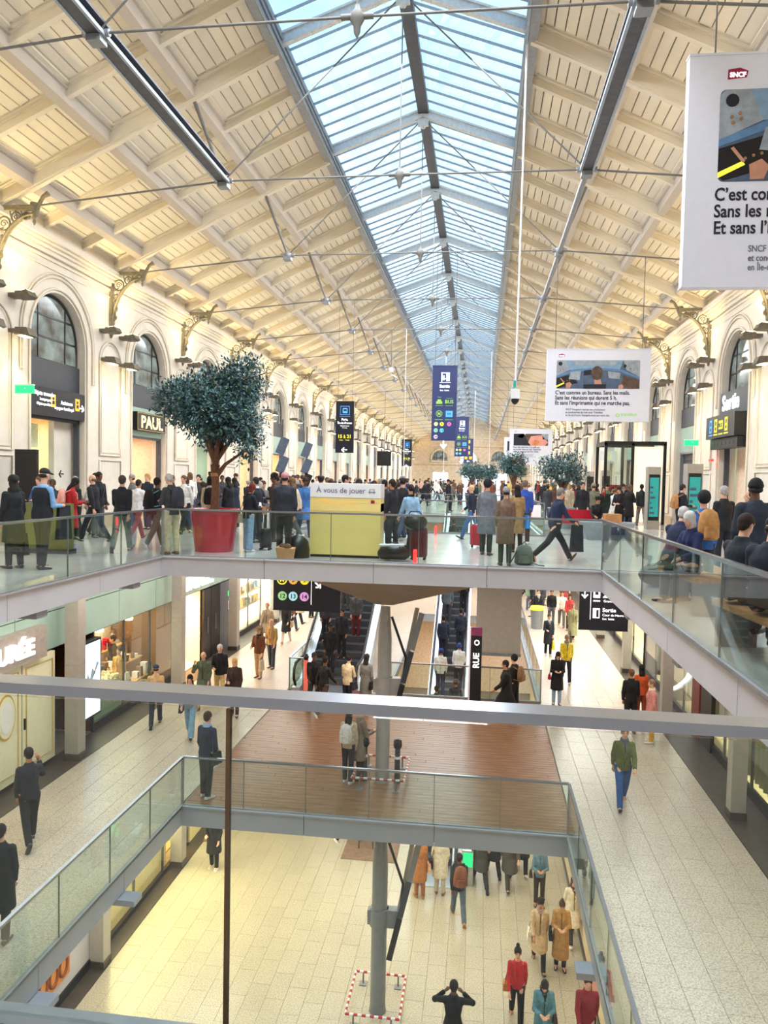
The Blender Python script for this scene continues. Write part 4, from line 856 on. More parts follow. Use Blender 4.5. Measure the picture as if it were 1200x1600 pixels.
# square pillars of the shopping levels
def sq_pillar(x, y, z0, z1, w_, lb, m='pillar'):
    r = thing('square_pillar', lb, 'pillar', (x, y, z0), 0, 'square pillars'); MB().box(-w_ / 2, w_ / 2, -w_ / 2, w_ / 2, 0, z1 - z0).obj('shaft', M[m], r)
    q = MB(); q.box(-w_ / 2 - .02, w_ / 2 + .02, -w_ / 2 - .02, w_ / 2 + .02, 0, .16); q.obj('plinth', M['plinth'], r); MB().box(-w_ / 2 - .003, w_ / 2 + .003, -w_ / 2 - .003, w_ / 2 + .003, 2.3, 2.31).obj('joint_line', M['greysteel'], r)
for i, y in enumerate((10.6, 16.7, 22.9, 28.4, 34.3, 40.3)): sq_pillar(-9.55, y, L1, -.57, .34, 'grey square pillar by the left shops of the middle level, %s from the viewer' % ORD[i])
for i, y in enumerate((10.2, 16.1, 22.1, 28.0, 34)): sq_pillar(5.42, y, L1, -.57, .30, 'grey square pillar by the right shops of the middle level, %s from the viewer' % ORD[i])
for i, y in enumerate((15.8, 20.3, 26.2)): sq_pillar(-8.42, y, L2, L1 - .36, .34, 'grey square pillar by the left wall of the lowest level, %s from the viewer' % ORD[i])
# little lamp boxes hung from the slab edges
def edge_lamp(x, y, z, lb):
    r = thing('edge_lamp', lb, 'lamp', (x, y, z), 0, 'slab edge lamps'); MB().box(-.2, .2, -.15, .15, -.10, 0).obj('housing', M['fascia2'], r); MB().box(-.17, .17, -.12, .12, -.11, -.10).obj('diffuser', M['lens'] if False else M['white'], r)
for i, y in enumerate((11.0, 14.3)): edge_lamp(-7.05, y, -.42, 'small grey lamp box under the upper left slab edge, %s from the viewer' % ORD[i])
for i, y in enumerate((7.4, 9.9, 13.2)): edge_lamp(2.72, y, -.42, 'small blue grey lamp box under the upper right slab edge, %s from the viewer' % ORD[i])
for i, y in enumerate((9.4, 12.0)): edge_lamp(-5.9, y, L1 - .42, 'small blue grey lamp box under the left middle slab edge, %s from the viewer' % ORD[i])
for i, y in enumerate((8.3, 11.3)): edge_lamp(1.8, y, L1 - .42, 'small blue grey lamp box under the right middle slab edge, %s from the viewer' % ORD[i])

# ---------------------------------------------------------------- shopping level walls and shops
def panels(X, sg, y0, y1, z0, z1, n, root, m='mint', rows=2):
    st = (y1 - y0) / n; h = (z1 - z0) / rows
    for i in range(n):
        for j in range(rows): MB().box(min(X, X + sg * .04), max(X, X + sg * .04), y0 + i * st + .012, y0 + (i + 1) * st - .012, z0 + j * h + .012, z0 + (j + 1) * h - .012).obj('glass_fascia_panel', M[m], root)
ml = link('wall_left', None); ml['kind'] = 'structure'; mr_ = link('wall_right', None); mr_['kind'] = 'structure'
MB().box(-10.16, -10.04, 3, 55, -2.42, -.56).obj('fascia_backing', M['darkiron'], ml); panels(-10.04, 1, 5.5, 46, -2.4, -.6, 17, ml)
MB().box(6.04, 6.16, 3, 55, -1.75, -.56).obj('fascia_backing', M['darkiron'], mr_); panels(6.04, -1, 5.5, 46, -1.73, -.6, 12, mr_, 'banner', 1)
def shop(side, y0, y1, z0, z1, depth, m, lb, power=260, color=(1, .82, .58), shelves=(), goods=(), glass=True, plinth=True, grp=None):
    X, sg = (-10.05, 1) if side == 'L' else ((6.05, -1) if side == 'R' else (-8.58, 1)); r = thing('shop', lb, 'shop', (X, (y0 + y1) / 2, z0), 0, grp); hw = (y1 - y0) / 2; h = z1 - z0; D = -sg
    bx = lambda a, c, d, e_, f, g: MB().box(min(D * a, D * c), max(D * a, D * c), d, e_, f, g)
    bx(depth, depth + .06, -hw, hw, 0, h).obj('back_wall', m, r); bx(0.05, depth, -hw, -hw + .05, 0, h).obj('side_wall', m, r); bx(.05, depth, hw - .05, hw, 0, h).obj('side_wall', m, r)
    bx(0.05, depth, -hw, hw, -.02, .02).obj('shop_floor', M['warm'], r); bx(0.05, depth, -hw, hw, h, h + .05).obj('shop_ceiling', M['white'], r)
    if glass:
        n = max(1, round((y1 - y0) / 2.0)); st = 2 * hw / n
        for i in range(n): bx(0, .012, -hw + i * st + .02, -hw + (i + 1) * st - .02, .22, h).obj('window_pane', M['shop_glass'], r)
        q = MB(); [q.box(min(0, D * .06), max(0, D * .06), -hw + i * st - .02, -hw + i * st + .02, 0, h) for i in range(n + 1)]; q.obj('window_mullion', M['darkiron'], r)
        if plinth: bx(0, .1, -hw, hw, 0, .22 if side != 'B' else .12).obj('window_plinth', M['black'], r)
    rr = random.Random(int(y0 * 7 + z0 * 3)); pal = [M[c] for c in goods] or [M['gold']]
    for (d, za) in shelves:
        q = MB(); q.box(min(D * d, D * (d + .35)), max(D * d, D * (d + .35)), -hw + .3, hw - .3, za - .04, za); q.obj('shelf', M['shelf'], r)
        for pi_, pm in enumerate(pal):
            q = MB(); y = -hw + .35
            while y < hw - .4:
                hh = .1 + rr.random() * .28; ww = .06 + rr.random() * .12
                if rr.randrange(len(pal)) == pi_:
                    q.box(min(D * (d + .08), D * (d + .26)), max(D * (d + .08), D * (d + .26)), y, y + ww, za, za + hh)
                y += ww + .05
            if q.v: q.obj('shelf_goods', pm, r, kind='stuff')
    light('AREA', 'shop_fill_low', (X + D * depth * .5, (y0 + y1) / 2, z0 + 2.2), 150, color, .5, hw * 1.5) if side == 'B' else None  # extra low lamp added to brighten the lowest shop below its shelves
    light('AREA', 'shop_light', (X + D * depth * .45, (y0 + y1) / 2, z1 - .06), power, color, depth * .6, hw * 1.6)
    return r, hw, h, D
S4 = [(2.2, .6), (2.2, 1.1), (2.2, 1.6), (2.2, 2.1)]
# left, middle level
r, hw, h, D = shop('L', 10.7, 13.6, L1, -2.42, 2.6, M['gold'], 'cake shop window with golden lit shelves at the left edge of the middle level', 110, (1, .72, .32), [(.5, 1.2), (.5, .7), (.5, 1.7), (.5, 2.2)], ['gold', 'cream', 'shelf'])
r = thing('shopfront', 'pale green panelled shop front with an oval medallion on the middle level left', 'shopfront', (-10.04, 15.0, L1))
for i, (a, c) in enumerate(((-.95, .18), (.2, 1.5))):
    MB().box(0, .1, a + .02, c - .02, .12, 2.66).obj('panel', M['cream'], r); q = MB(); q.tube([(.11, a + .14, .3), (.11, c - .14, .3), (.11, c - .14, 2.5), (.11, a + .14, 2.5)], .015, 4, closed=True); q.obj('panel_moulding', M['gold'], r); MB().box(.1, .14, a + .05, a + .08, 1.15, 1.4).obj('handle', M['black'], r)
for rad, m_, th in ((.40, 'gold', .115), (.36, 'cream', .122), (.27, 'white', .13)):
    q = MB(); q.prism([(-.38 + rad * .8 * cos(t * pi / 12), 1.62 + rad * 1.25 * sin(t * pi / 12)) for t in range(24)], 'x', .1, th); q.obj('medallion', M[m_], r)
MB().box(-.05, .14, -1.35, -1.0, 0, 2.66).obj('dark_pilaster', M['black'], r); MB().box(-.05, .16, -1.0, -.95, 0, 2.66).obj('gold_pilaster', M['gold'], r)
r = thing('cake_shop_sign', 'grey sign box with white raised letters LADURÉE on the pale green fascia', 'sign', (-10.0, 14.75, -2.07)); MB().box(0, .22, -2.4, 1.15, -.36, .36).obj('board', mat('sign_taupe', 'A39A92', .5), r); txt('LADURÉE', .5, M['textwhite'], r, (.24, -1.75, -.18), (pi / 2, 0, pi / 2), .03, depth=.03, sx=1.12)
r = thing('lit_poster_screen', 'white and blue lit screen between the cream door and the flower shop', 'screen', (-9.9, 17.75, L1)); MB().box(-.1, .12, -.62, .62, .6, 2.6).obj('casing', M['black'], r); MB().box(.12, .13, -.55, .55, .66, 2.54).obj('screen', M['scr'], r)
q = MB(); [q.prism([(-.5 + i * .22, 1.0 + i * .2), (-.1 + i * .2, 1.3 + i * .22), (-.3 + i * .22, 1.7 + i * .1)], 'x', .13, .134) for i in range(4)]; q.obj('screen_shape', M['skyblue'], r)
r, hw, h, D = shop('L', 18.5, 23.6, L1, -2.42, 3.0, M['trunk'], 'shop with a dark busy interior and warm lights behind glass, middle level left', 90, (1, .84, .66), S4 + [(.35, .5), (.9, .9), (1.5, 1.3)], ['red', 'white', 'dark', 'orange', 'trunk', 'black'])
r = thing('flower_counter', 'pale green counter heaped with pale flowers behind the left shop window', 'counter', (-10.75, 20.0, L1)); MB().box(-.35, .35, -1.3, 1.3, .05, .72).obj('counter_body', M['mint'], r)
q = MB(); rr = random.Random(3)
for i in range(220): q.ball((rr.uniform(-.33, .33), rr.uniform(-1.25, 1.25), .76 + rr.random() * .22), .05 + rr.random() * .04, n=6, m=4)
q.obj('flowers', M['flower'], r, kind='stuff')
for i in range(5):
    q = MB(); yy = 19 + i * .95; tag(q.lathe([(.12, 0), (.14, .05), (.02, .3), (.02, .5)], (-11.2 - (i % 2) * .8, yy, -2.95), 10).obj('pendant_lamp', M['lens']), 'small bright pendant lamp inside the left shop window, %s from the viewer' % ORD[i], 'lamp', group='shop pendant lamps')
# RITUALS
r, hw, h, D = shop('L', 23.9, 26.2, L1, -2.42, 3.0, M['warm'], 'open shop entrance with warm lit shelves left of tall black doors', 140, (1, .78, .5), S4, ['gold', 'orange', 'trunk', 'cream'], glass=False)
MB().box(-1.2, -.8, -.6, .1, 0, 1.0).obj('counter', M['trunk'], r)
r = thing('shop_letters', 'white raised letters RITUALS... on the pale green glass fascia', 'sign', (-9.98, 24.0, -2.22)); txt('RITUALS...', .62, M['textwhite'], r, (0, .15, .0), (pi / 2, 0, pi / 2), .03, depth=.04, sx=1.1)
r = thing('black_shop_doors', 'tall black folding doors right of the warm shop entrance', 'door', (-10.0, 27.0, L1)); 
for a, c in ((-.75, -.02), (.02, .9)): MB().box(-.1, .02, a, c, 0, 2.66).obj('door_leaf', M['black'], r); MB().box(.02, .05, (a + c) / 2, (a + c) / 2 + .03, 1.0, 1.6).obj('handle', M['silver'], r)
r = thing('grey_service_door', 'grey service door with small green and red notices by the third left pillar', 'door', (-10.0, 28.9, L1)); MB().box(-.1, .04, -.95, .8, 0, 2.66).obj('door_leaf', M['greydoor'], r); MB().box(.04, .05, -.1, .3, 2.05, 2.25).obj('green_notice', M['greenlit'], r); MB().box(.04, .05, -.05, .2, 1.5, 1.85).obj('red_notice', M['white'], r); MB().box(.05, .055, -.02, .08, 1.55, 1.75).obj('notice_mark', M['red'], r); MB().box(.04, .045, -.12, -.11, 0, 2.4).obj('door_joint', M['black'], r)
for i, (a, c, pw) in enumerate(((29.9, 35.6, 520), (35.9, 41.5, 460), (41.8, 50, 460))):
    r, hw, h, D = shop('L', a, c, L1, -1.2, 3.0, M['white'], 'bright white clothes and plant shop, middle level left, %s past the grey door' % ORD[i], pw, (1, .93, .82), S4 + [(.5, .9), (.5, 1.5)], ['white', 'leaf3', 'rose', 'gold', 'photo'])
# the far ends of the shopping levels
MB().box(-13, 9, 56, 56.2, L1, -.5).obj('wall_back', M['pinkish'], kind='structure'); MB().box(-12, 9, 40, 40.2, L2, L1 - .3).obj('wall_back', M['pinkish'], kind='structure')
# right, middle level
for i, (a, c, g, mm, pw) in enumerate(((7, 13.2, ['cloth'], 'cloth', 160), (24.8, 27.8, ['dark', 'white', 'rose'], 'greydoor', 200), (28.2, 34, ['white', 'gold', 'dark'], 'warm', 320), (34.3, 46, ['white', 'rose'], 'white', 500))):
    shop('R', a, c, L1, -1.75, 2.6, M[mm], 'glass fronted shop, middle level right, %s from the viewer' % ORD[[0, 2, 3, 4][i]], pw, (1, .86, .66), S4 if i else [], g)
# curtained window near, hung folds
def curtain(x, y0, y1, z0, z1, lb):
    r = thing('curtain', lb, 'curtain', (x, (y0 + y1) / 2, z0)); n = int((y1 - y0) / .05); h = z1 - z0; hw = (y1 - y0) / 2; V = []; 
    for i in range(n + 1): y = -hw + (y1 - y0) * i / n; V += [(.06 * sin(i * 1.25), y, 0), (.05 * sin(i * 1.25), y, h)]
    me = MB().add(V, [(2 * i, 2 * i + 2, 2 * i + 3, 2 * i + 1) for i in range(n)], True); o = me.obj('cloth', M['cloth'], r); md = o.modifiers.new('thick', 'SOLIDIFY'); md.thickness = .01
    MB().tube([(0, -hw, h + .02), (0, hw, h + .02)], .02, 6).obj('rail', M['greysteel'], r)
curtain(6.5, 7.2, 13.0, L1 + .25, -2.3, 'pale cream curtain in the nearest right shop window of the middle level')
curtain(6.3, 13.9, 18.4, L1 + .25, -2.3, 'pale cream curtain hanging behind the second right pillar')
r, hw, h, D = shop('R', 13.4, 24.6, L1, -1.75, 2.6, M['canopy'], 'long shop window with beige blinds and a white swoosh mark on the middle level right', 260, (1, .84, .6), [(2.0, 1.0), (2.0, 1.6)], ['trunk', 'dark', 'gold'])
q = MB(); pts = [(-.04, 5.2 - i * .32, .45 + .10 * i + .007 * i * i + (.04 if i % 2 and i > 6 else 0)) for i in range(11)]; q.tube(pts, [.05] * 6 + [.06, .08, .07, .09, .05], 5); o = q.obj('white_mark', M['textwhite'], r)
q = MB(); [q.box(.5, .54, -.3 + i * .12, -.22 + i * .12, .3, 3.2) for i in range(46)]; q.obj('vertical_blind', M['canopy'], r)
r2 = thing('shop_entrance_frame', 'black framed entrance with a dark red door on the middle level right', 'door', (6.0, 20.9, L1)); MB().box(.0, .1, -1.0, -.1, 0, 2.9).obj('frame_panel', M['black'], r2); MB().box(-.02, .08, .0, .7, 0, 2.4).obj('door_leaf', mat('dark_red_door', '7A3A34', .5), r2)
# mannequins in the right windows
def mannequin(x, y, m, lb):
    r = thing('mannequin', lb, 'mannequin', (x, y, L1 + .22)); q = MB(); q.lathe([(.14, 0), (.14, .02), (.02, .03), (.02, .8)], (0, 0, 0), 12); q.obj('stand', M['silver'], r)
    q = MB(); I = Vector((1, 0, 0)); J = Vector((0, 1, 0)); q.loft([((0, 0, .8), .15, .11, I, J), ((0, 0, 1.0), .12, .09, I, J), ((0, 0, 1.25), .17, .11, I, J), ((0, 0, 1.42), .15, .08, I, J), ((0, 0, 1.48), .05, .05, I, J), ((0, 0, 1.58), .045, .045, I, J)], 14); q.ball((0, 0, 1.68), .08, .09, .11); q.obj('torso', M['white'], r)
    q = MB(); q.loft([((0, 0, .55), .24, .18, I, J), ((0, 0, 1.0), .15, .12, I, J), ((0, 0, 1.25), .19, .13, I, J), ((0, 0, 1.42), .17, .1, I, J)], 14); [q.tube([(s * .18, 0, 1.38), (s * .25, 0, 1.1), (s * .24, .05, .85)], [.06, .05, .04], 8) for s in (-1, 1)]; q.obj('garment', m, r)
mannequin(6.7, 25.4, M['dark'], 'mannequin in a dark coat in the right shop window, nearest the viewer'); mannequin(6.7, 26.3, M['photobr'], 'mannequin in a brown coat in the right shop window'); mannequin(6.7, 27.2, M['white'], 'mannequin in a white top in the right shop window, farthest one')
# lowest level left wall: white panel with ring sign, lit shop, far yellow wall
lw = link('wall_left', None); lw['kind'] = 'structure'; MB().box(-8.75, -8.6, 5, 15.7, L2, L1 - .35).obj('plain_panel', M['fascia'], lw); MB().box(-8.75, -8.6, 21.6, 40, L2, L1 - .35).obj('yellow_panel', mat('pale_yellow_wall', 'F2E29C', .6), lw)
MB().box(-8.6, -8.56, 5, 15.7, L2, L2 + .2).obj('plinth', M['black'], lw)
r = thing('wall_sign_rings', 'orange sign strip with ring shapes on the white wall of the lowest level', 'sign', (-8.58, 13.8, L2)); MB().box(-.02, .03, -1.05, .95, .5, 1.15).obj('strip', mat('orange_strip', 'D98C4A', .5), r)
q = MB(); [q.tube([(.04, -.8 + i * .37 + .15 * cos(t * pi / 8), .82 + .22 * sin(t * pi / 8)) for t in range(16)], .035, 5, closed=True) for i in range(5)]; q.obj('ring', mat('brown_ring', '8C4A20', .5), r)
r, hw, h, D = shop('B', 16.1, 21.4, L2, L1 - .6, 2.4, M['warm'], 'golden lit bakery display window on the lowest level', 300, (1, .74, .34), [(.2, .35), (1.3, 1.3), (1.9, 1.9), (1.9, 2.5)], ['gold', 'cream', 'shelf', 'flower'])
r = thing('bread_display', 'long display counter with baskets and loaves in the golden lit window', 'counter', (-9.1, 18.3, L2)); MB().box(-.35, .35, -1.9, 1.9, .0, .9).obj('counter_body', M['orange'], r)
q = MB(); rr = random.Random(9)
for i in range(40): q.tube([(rr.uniform(-.3, .1), -1.8 + i * .09, .95), (rr.uniform(-.1, .3), -1.75 + i * .09, 1.0 + rr.random() * .25)], [.03, .05], 7)
q.obj('loaves', M['shelf'], r, kind='stuff')
for i in range(6): tag(MB().lathe([(.14, 0), (.17, .16), (.15, .16), (.12, .02)], (-8.85, 16.7 + i * .75, L2 + .92), 12).obj('bread_basket', M['wood']), 'round wooden bread basket in the golden lit window, %s from the viewer' % ORD[i], 'basket', group='bread baskets')
r = thing('lowest_right_wall', 'pale lit wall with a round rose disc on the lowest level right', 'wall', (2.72, 20, L2)); MB().box(0, .1, -12, 18, 0, 4.0).obj('panel', M['warm'], r); q = MB(); q.prism([(-3.9 + .5 * cos(t * pi / 14), .66 + .5 * sin(t * pi / 14)) for t in range(28)], 'x', -.03, 0); q.obj('rose_disc', M['rose'], r); MB().box(-.03, 0, -12, 18, 0, .15).obj('plinth', M['plinth'], r)
tag(MB().box(-3.85, -2.2, 21.4, 23.4, L2 + .001, L2 + .02).obj('brown_floor_mat', mat('brown_mat', '8A6E5C', .8, var=.1)), 'brown entrance mat on the lowest floor behind the column', 'mat')
r = thing('pushed_together_chair', 'dark tubular chair on the brown mat of the lowest floor', 'chair', (-3.2, 22.3, L2 + .02)); MB().box(-.24, .24, -.24, .24, .42, .47).obj('seat', M['dark'], r); MB().beam((0, .24, .5), (0, .32, .95), .46, .04, (1, 0, 0)).obj('backrest', M['dark'], r); [MB().tube([(sx * .22, sy * .22, 0), (sx * .2, sy * .2, .43)], .014, 6).obj('leg', M['black'], r) for sx in (-1, 1) for sy in (-1, 1)]
# ---------------------------------------------------------------- hanging signs of the middle level
r, w_, h, f = sign_panel('hanging_metro_sign', 'black hanging sign with coloured metro discs 3 9 12 13 14 under the bridge left', 'sign', -6.55, -4.35, 23.4, -2.5, -1.15, 'signblack'); u = .34
q = MB(); q.tube([(-.82 + .15 * cos(i * pi / 8), f, .98 + .15 * sin(i * pi / 8)) for i in range(16)], .02, 4, closed=True); q.obj('metro_ring', M['textyellow'], r); txt('M', .2, M['textyellow'], r, (-.82, f, .91), align='CENTER', bold=.02)
for x, z, c, s in ((-.45, .98, 'E0A850', '3'), (-.08, .98, 'E0D830', '9'), (-.8, .45, '8FC08A', '12'), (-.45, .45, '98D0D8', '13'), (-.08, .45, 'C890C8', '14')): dots(r, f, [(x, z, c, s)], .15)
q = MB(); q.box(.14, .155, f, f + .004, .2, 1.15); q.obj('divider', M['textwhite'], r); txt('↘', .34, M['textwhite'], r, (.36, f, .75), align='CENTER', bold=.03)
q = MB(); [q.tube([(sx, 0, h), (sx, 0, 1.9)], .01, 5) for sx in (-.9, .9)]; q.obj('suspension_rod', M['greysteel'], r)
r, w_, h, f = sign_panel('hanging_platform_sign', 'black hanging sign reading 22 à 27 and Sortie over the right walkway', 'sign', 3.02, 4.45, 23.0, -2.62, -.75, 'signblack'); L = -w_ / 2
txt('↓', .3, M['textwhite'], r, (L + .15, f, .95), align='CENTER', bold=.02); q = MB(); q.box(L + .32, L + .335, f, f + .004, .3, 1.8); q.obj('divider', M['textwhite'], r)
txt('12…', .3, M['textgreen'], r, (L + .68, f, 1.5), bold=.03); txt('22 à 27', .3, M['textwhite'], r, (L + .68, f, .98), bold=.03); txt('Grandes lignes', .1, M['textwhite'], r, (L + .7, f, .84)); txt('Sortie', .16, M['textwhite'], r, (L + .68, f, .55), bold=.02); txt('Cour du Havre', .1, M['textwhite'], r, (L + .68, f, .42)); txt('Exit  Salida', .08, M['textwhite'], r, (L + .68, f, .31))
q = MB(); [q.box(L + .4, L + .6, f, f + .004, a, c) for a, c in ((.35, .65), (.85, .89), (.96, 1.22), (1.5, 1.72))]; q.obj('pictogram', M['textwhite'], r); q = MB(); q.box(L + .45, L + .55, f - .004, f, 1.05, 1.14); q.box(L + .5, L + .57, f - .004, f, .38, .6); q.obj('pictogram_window', M['signblack'], r)
# tall black totem and grey lift-shaft panel by the right escalator
r = thing('black_totem', 'tall narrow black totem with vertical lettering beside the escalator', 'totem', (-.02, 22.9, L1)); MB().box(-.17, .17, -.06, .06, 0, 2.15).obj('body', M['signblack'], r); MB().box(-.17, .17, -.062, .062, 2.15, 2.4).obj('purple_top', mat('purple_cap', '7A2E58', .5), r); txt('RUE', .26, M['textwhite'], r, (.09, -.07, 1.15), (pi / 2, -pi / 2, 0), .02); txt('O', .22, M['textwhite'], r, (.09, -.07, 1.85), (pi / 2, -pi / 2, 0), .02); MB().box(-.22, -.17, -.07, .07, 0, 2.4).obj('white_side', M['banner'], r)
r = thing('lift_shaft_cladding', 'large plain grey clad box hanging beside the right escalator', 'cladding', (.72, 25.4, -4.0)); MB().box(-.76, .70, -.6, 2.2, .1, 3.45).obj('cladding_panel', M['pillar'], r); MB().box(-.78, .72, -.62, 2.22, .0, .1).obj('bottom_edge', M['greysteel'], r)
# litter bins and small things of the right walkway
r = thing('litter_bin', 'grey litter bin with yellow bag on the right walkway under the bridge', 'bin', (2.75, 35.5, L1)); MB().lathe([(.26, 0), (.3, .9)], (0, 0, 0), 14).obj('body', M['greysteel'], r); MB().lathe([(.31, .88), (.33, .95), (.29, 1.05), (.25, 1.02)], (0, 0, 0), 14).obj('bag', M['textyellow'], r)
# ---------------------------------------------------------------- escalators
def escalator(x0, x1, ya, za, yb, zb, lb, side='skyblue'):
    """ya,za = bottom end of the incline"""
    r = thing('escalator', lb, 'escalator', ((x0 + x1) / 2, ya, za)); hw = (x1 - x0) / 2; Ly, Lz = yb - ya, zb - za; n = int(Lz / .21); 
    stp = MB().prism([(0, 0), (0, -.21), (.37 if False else Ly / n, 0)], 'x', -hw + .28, hw - .28).mesh('step', M['step'])
    for i in range(n): link('step', stp, r, (0, i * Ly / n, (i + 1) * Lz / n))
    for s in (-1, 1):
        a, c = sorted((s * hw, s * (hw - .26)))
        P = lambda dz0, dz1: [(-1.1, dz0), (0, dz0), (Ly, Lz + dz0), (Ly + 1.1, Lz + dz0), (Ly + 1.1, Lz + dz1), (Ly, Lz + dz1), (0, dz1), (-1.1, dz1)]
        MB().prism(P(-.45 if za > -9 else -.3, .16), 'x', a, c).obj('skirt', M['silver'], r)
        g = (a + c) / 2; MB().prism(P(.16, .93), 'x', g - .008, g + .008).obj('balustrade_panel', M[side] if isinstance(side, str) and side != 'g' else M['rail_glass'], r)
        MB().tube([(g, -1.1, .25), (g, -1.32, .5), (g, -1.3, .8), (g, -1.1, .96), (g, 0, .96), (g, Ly, Lz + .96), (g, Ly + 1.1, Lz + .96), (g, Ly + 1.3, Lz + .8), (g, Ly + 1.2, Lz + .3)], .045, 8).obj('handrail', M['rubber'], r)
    MB().box(-hw + .26, hw - .26, -1.2, 0, -.02, .012).obj('landing_plate', M['silver'], r); MB().box(-hw + .26, hw - .26, Ly, Ly + 1.2, Lz - .02, Lz + .012).obj('landing_plate', M['silver'], r)
    MB().prism([(-1, -.5), (0, -.55), (Ly, Lz - .6), (Ly + 1, Lz - .5), (Ly + 1, Lz - .25), (Ly, Lz - .25), (.3, -.06), (-1, -.06)], 'x', -hw + .02, hw - .02).obj('truss_casing', M['soffit'], r)
    return r
E1 = (-5.85, -3.6, 24.2, L1, 33.0, -.05); escalator(*E1, 'escalator coming down toward the viewer, crowded, left of the grey column', 'rail_glass')
E3 = (-1.75, -.3, 21.5, L2, 37.6, -.05); escalator(*E3, 'long escalator rising away from the lowest level, crowded with backs, right of the column', 'rail_glass')
r = thing('escalator_gate_post', 'red lit post with black sensor head at the foot of the left escalator', 'post', (-5.45, 23.4, L1)); MB().cbox(0, 0, .5, .12, .12, 1.0).obj('post', mat('red_orange_post', 'D2604C', .4, emit='D2604C', estr=.3), r); MB().lathe([(.07, 0), (.09, .1), (.05, .18), (.01, .2)], (0, 0, 1.0), 10).obj('sensor_head', M['black'], r)
balustrade('glass_balustrade', 'low glass balustrade with notices beside the foot of the left escalator', (-6.0, 23.4), (-5.55, 23.4), L1, 1.7, posts=(True, True)); balustrade('glass_balustrade', 'glass balustrade along the left side of the left escalator', (-6.0, 23.42), (-6.0, 34), L1, 1.9)
tag(MB().box(-4.9, -3.5, 22.2, 23.0, L1 + .008, L1 + .016).obj('red_floor_sticker', mat('red_sticker', 'C8284A', .4)), 'red sticker on the floor at the foot of the left escalator', 'sticker')
for i, x in enumerate((-2.3, -.9)):
    r = thing('turnstile_light', 'green lit gate panel on the lowest floor, %s one' % ('left' if i == 0 else 'right'), 'gate', (x + .8, 20.9, L2)); MB().box(-.15, .15, -.4, .4, 0, 1.0).obj('body', M['silver'], r); MB().box(-.13, .13, -.41, -.4, .55, .95).obj('green_light', M['greenlit'], r)
for i, (x, z) in enumerate(((-1.35, -2.2), (-.2, -2.2))): tag(MB().box(x - .05, x + .05, 31.0, 31.1, z - .1, z + 1.1).obj('red_light_strip', M['redlit']), 'vertical red lit strip %s of the rising escalator' % ('left' if i == 0 else 'right'), 'light')

# ---------------------------------------------------------------- big potted tree and the smaller ones
def leaf_shape(q, c, d, up, L, W):
    d = d.normalized(); s_ = d.cross(up); s_ = s_.normalized() if s_.length > .01 else Vector((1, 0, 0)); n = s_.cross(d)
    q.add([c, c + d * L * .45 + s_ * W - n * W * .3, c + d * L, c + d * L * .45 - s_ * W - n * W * .3, c + d * L * .5 + n * W * .25], [(0, 1, 4), (1, 2, 4), (2, 3, 4), (3, 0, 4)])
def tree_crown(root, blobs, n, L, seed, twigs_from, mats=('leaf', 'leaf2', 'leaf3'), wts=(6, 3, 1), sparse=0):
    rr = random.Random(seed); Q = [MB() for _ in mats]; tw = MB()
    for bi, (bc, br_) in enumerate(blobs):
        bc = Vector(bc); k = int(n * br_ ** 2 / sum(b_[1] ** 2 for b_ in blobs))
        for _ in range(k // 4):
            v = Vector((rr.gauss(0, 1), rr.gauss(0, 1), rr.gauss(0, 1))).normalized(); p = bc + v * br_ * (.55 + .5 * rr.random()) 
            for __ in range(4):
                d = (v + Vector((rr.gauss(0, .7), rr.gauss(0, .7), rr.gauss(-.15, .6)))).normalized(); c = p + Vector((rr.gauss(0, L * .7), rr.gauss(0, L * .7), rr.gauss(0, L * .7)))
                leaf_shape(rr.choices(Q, wts)[0], c, d, Vector((0, 0, 1)), L * rr.uniform(.7, 1.25), L * .26)
    for q, m in zip(Q, mats):
        q.obj('foliage', M[m], root, kind='stuff')
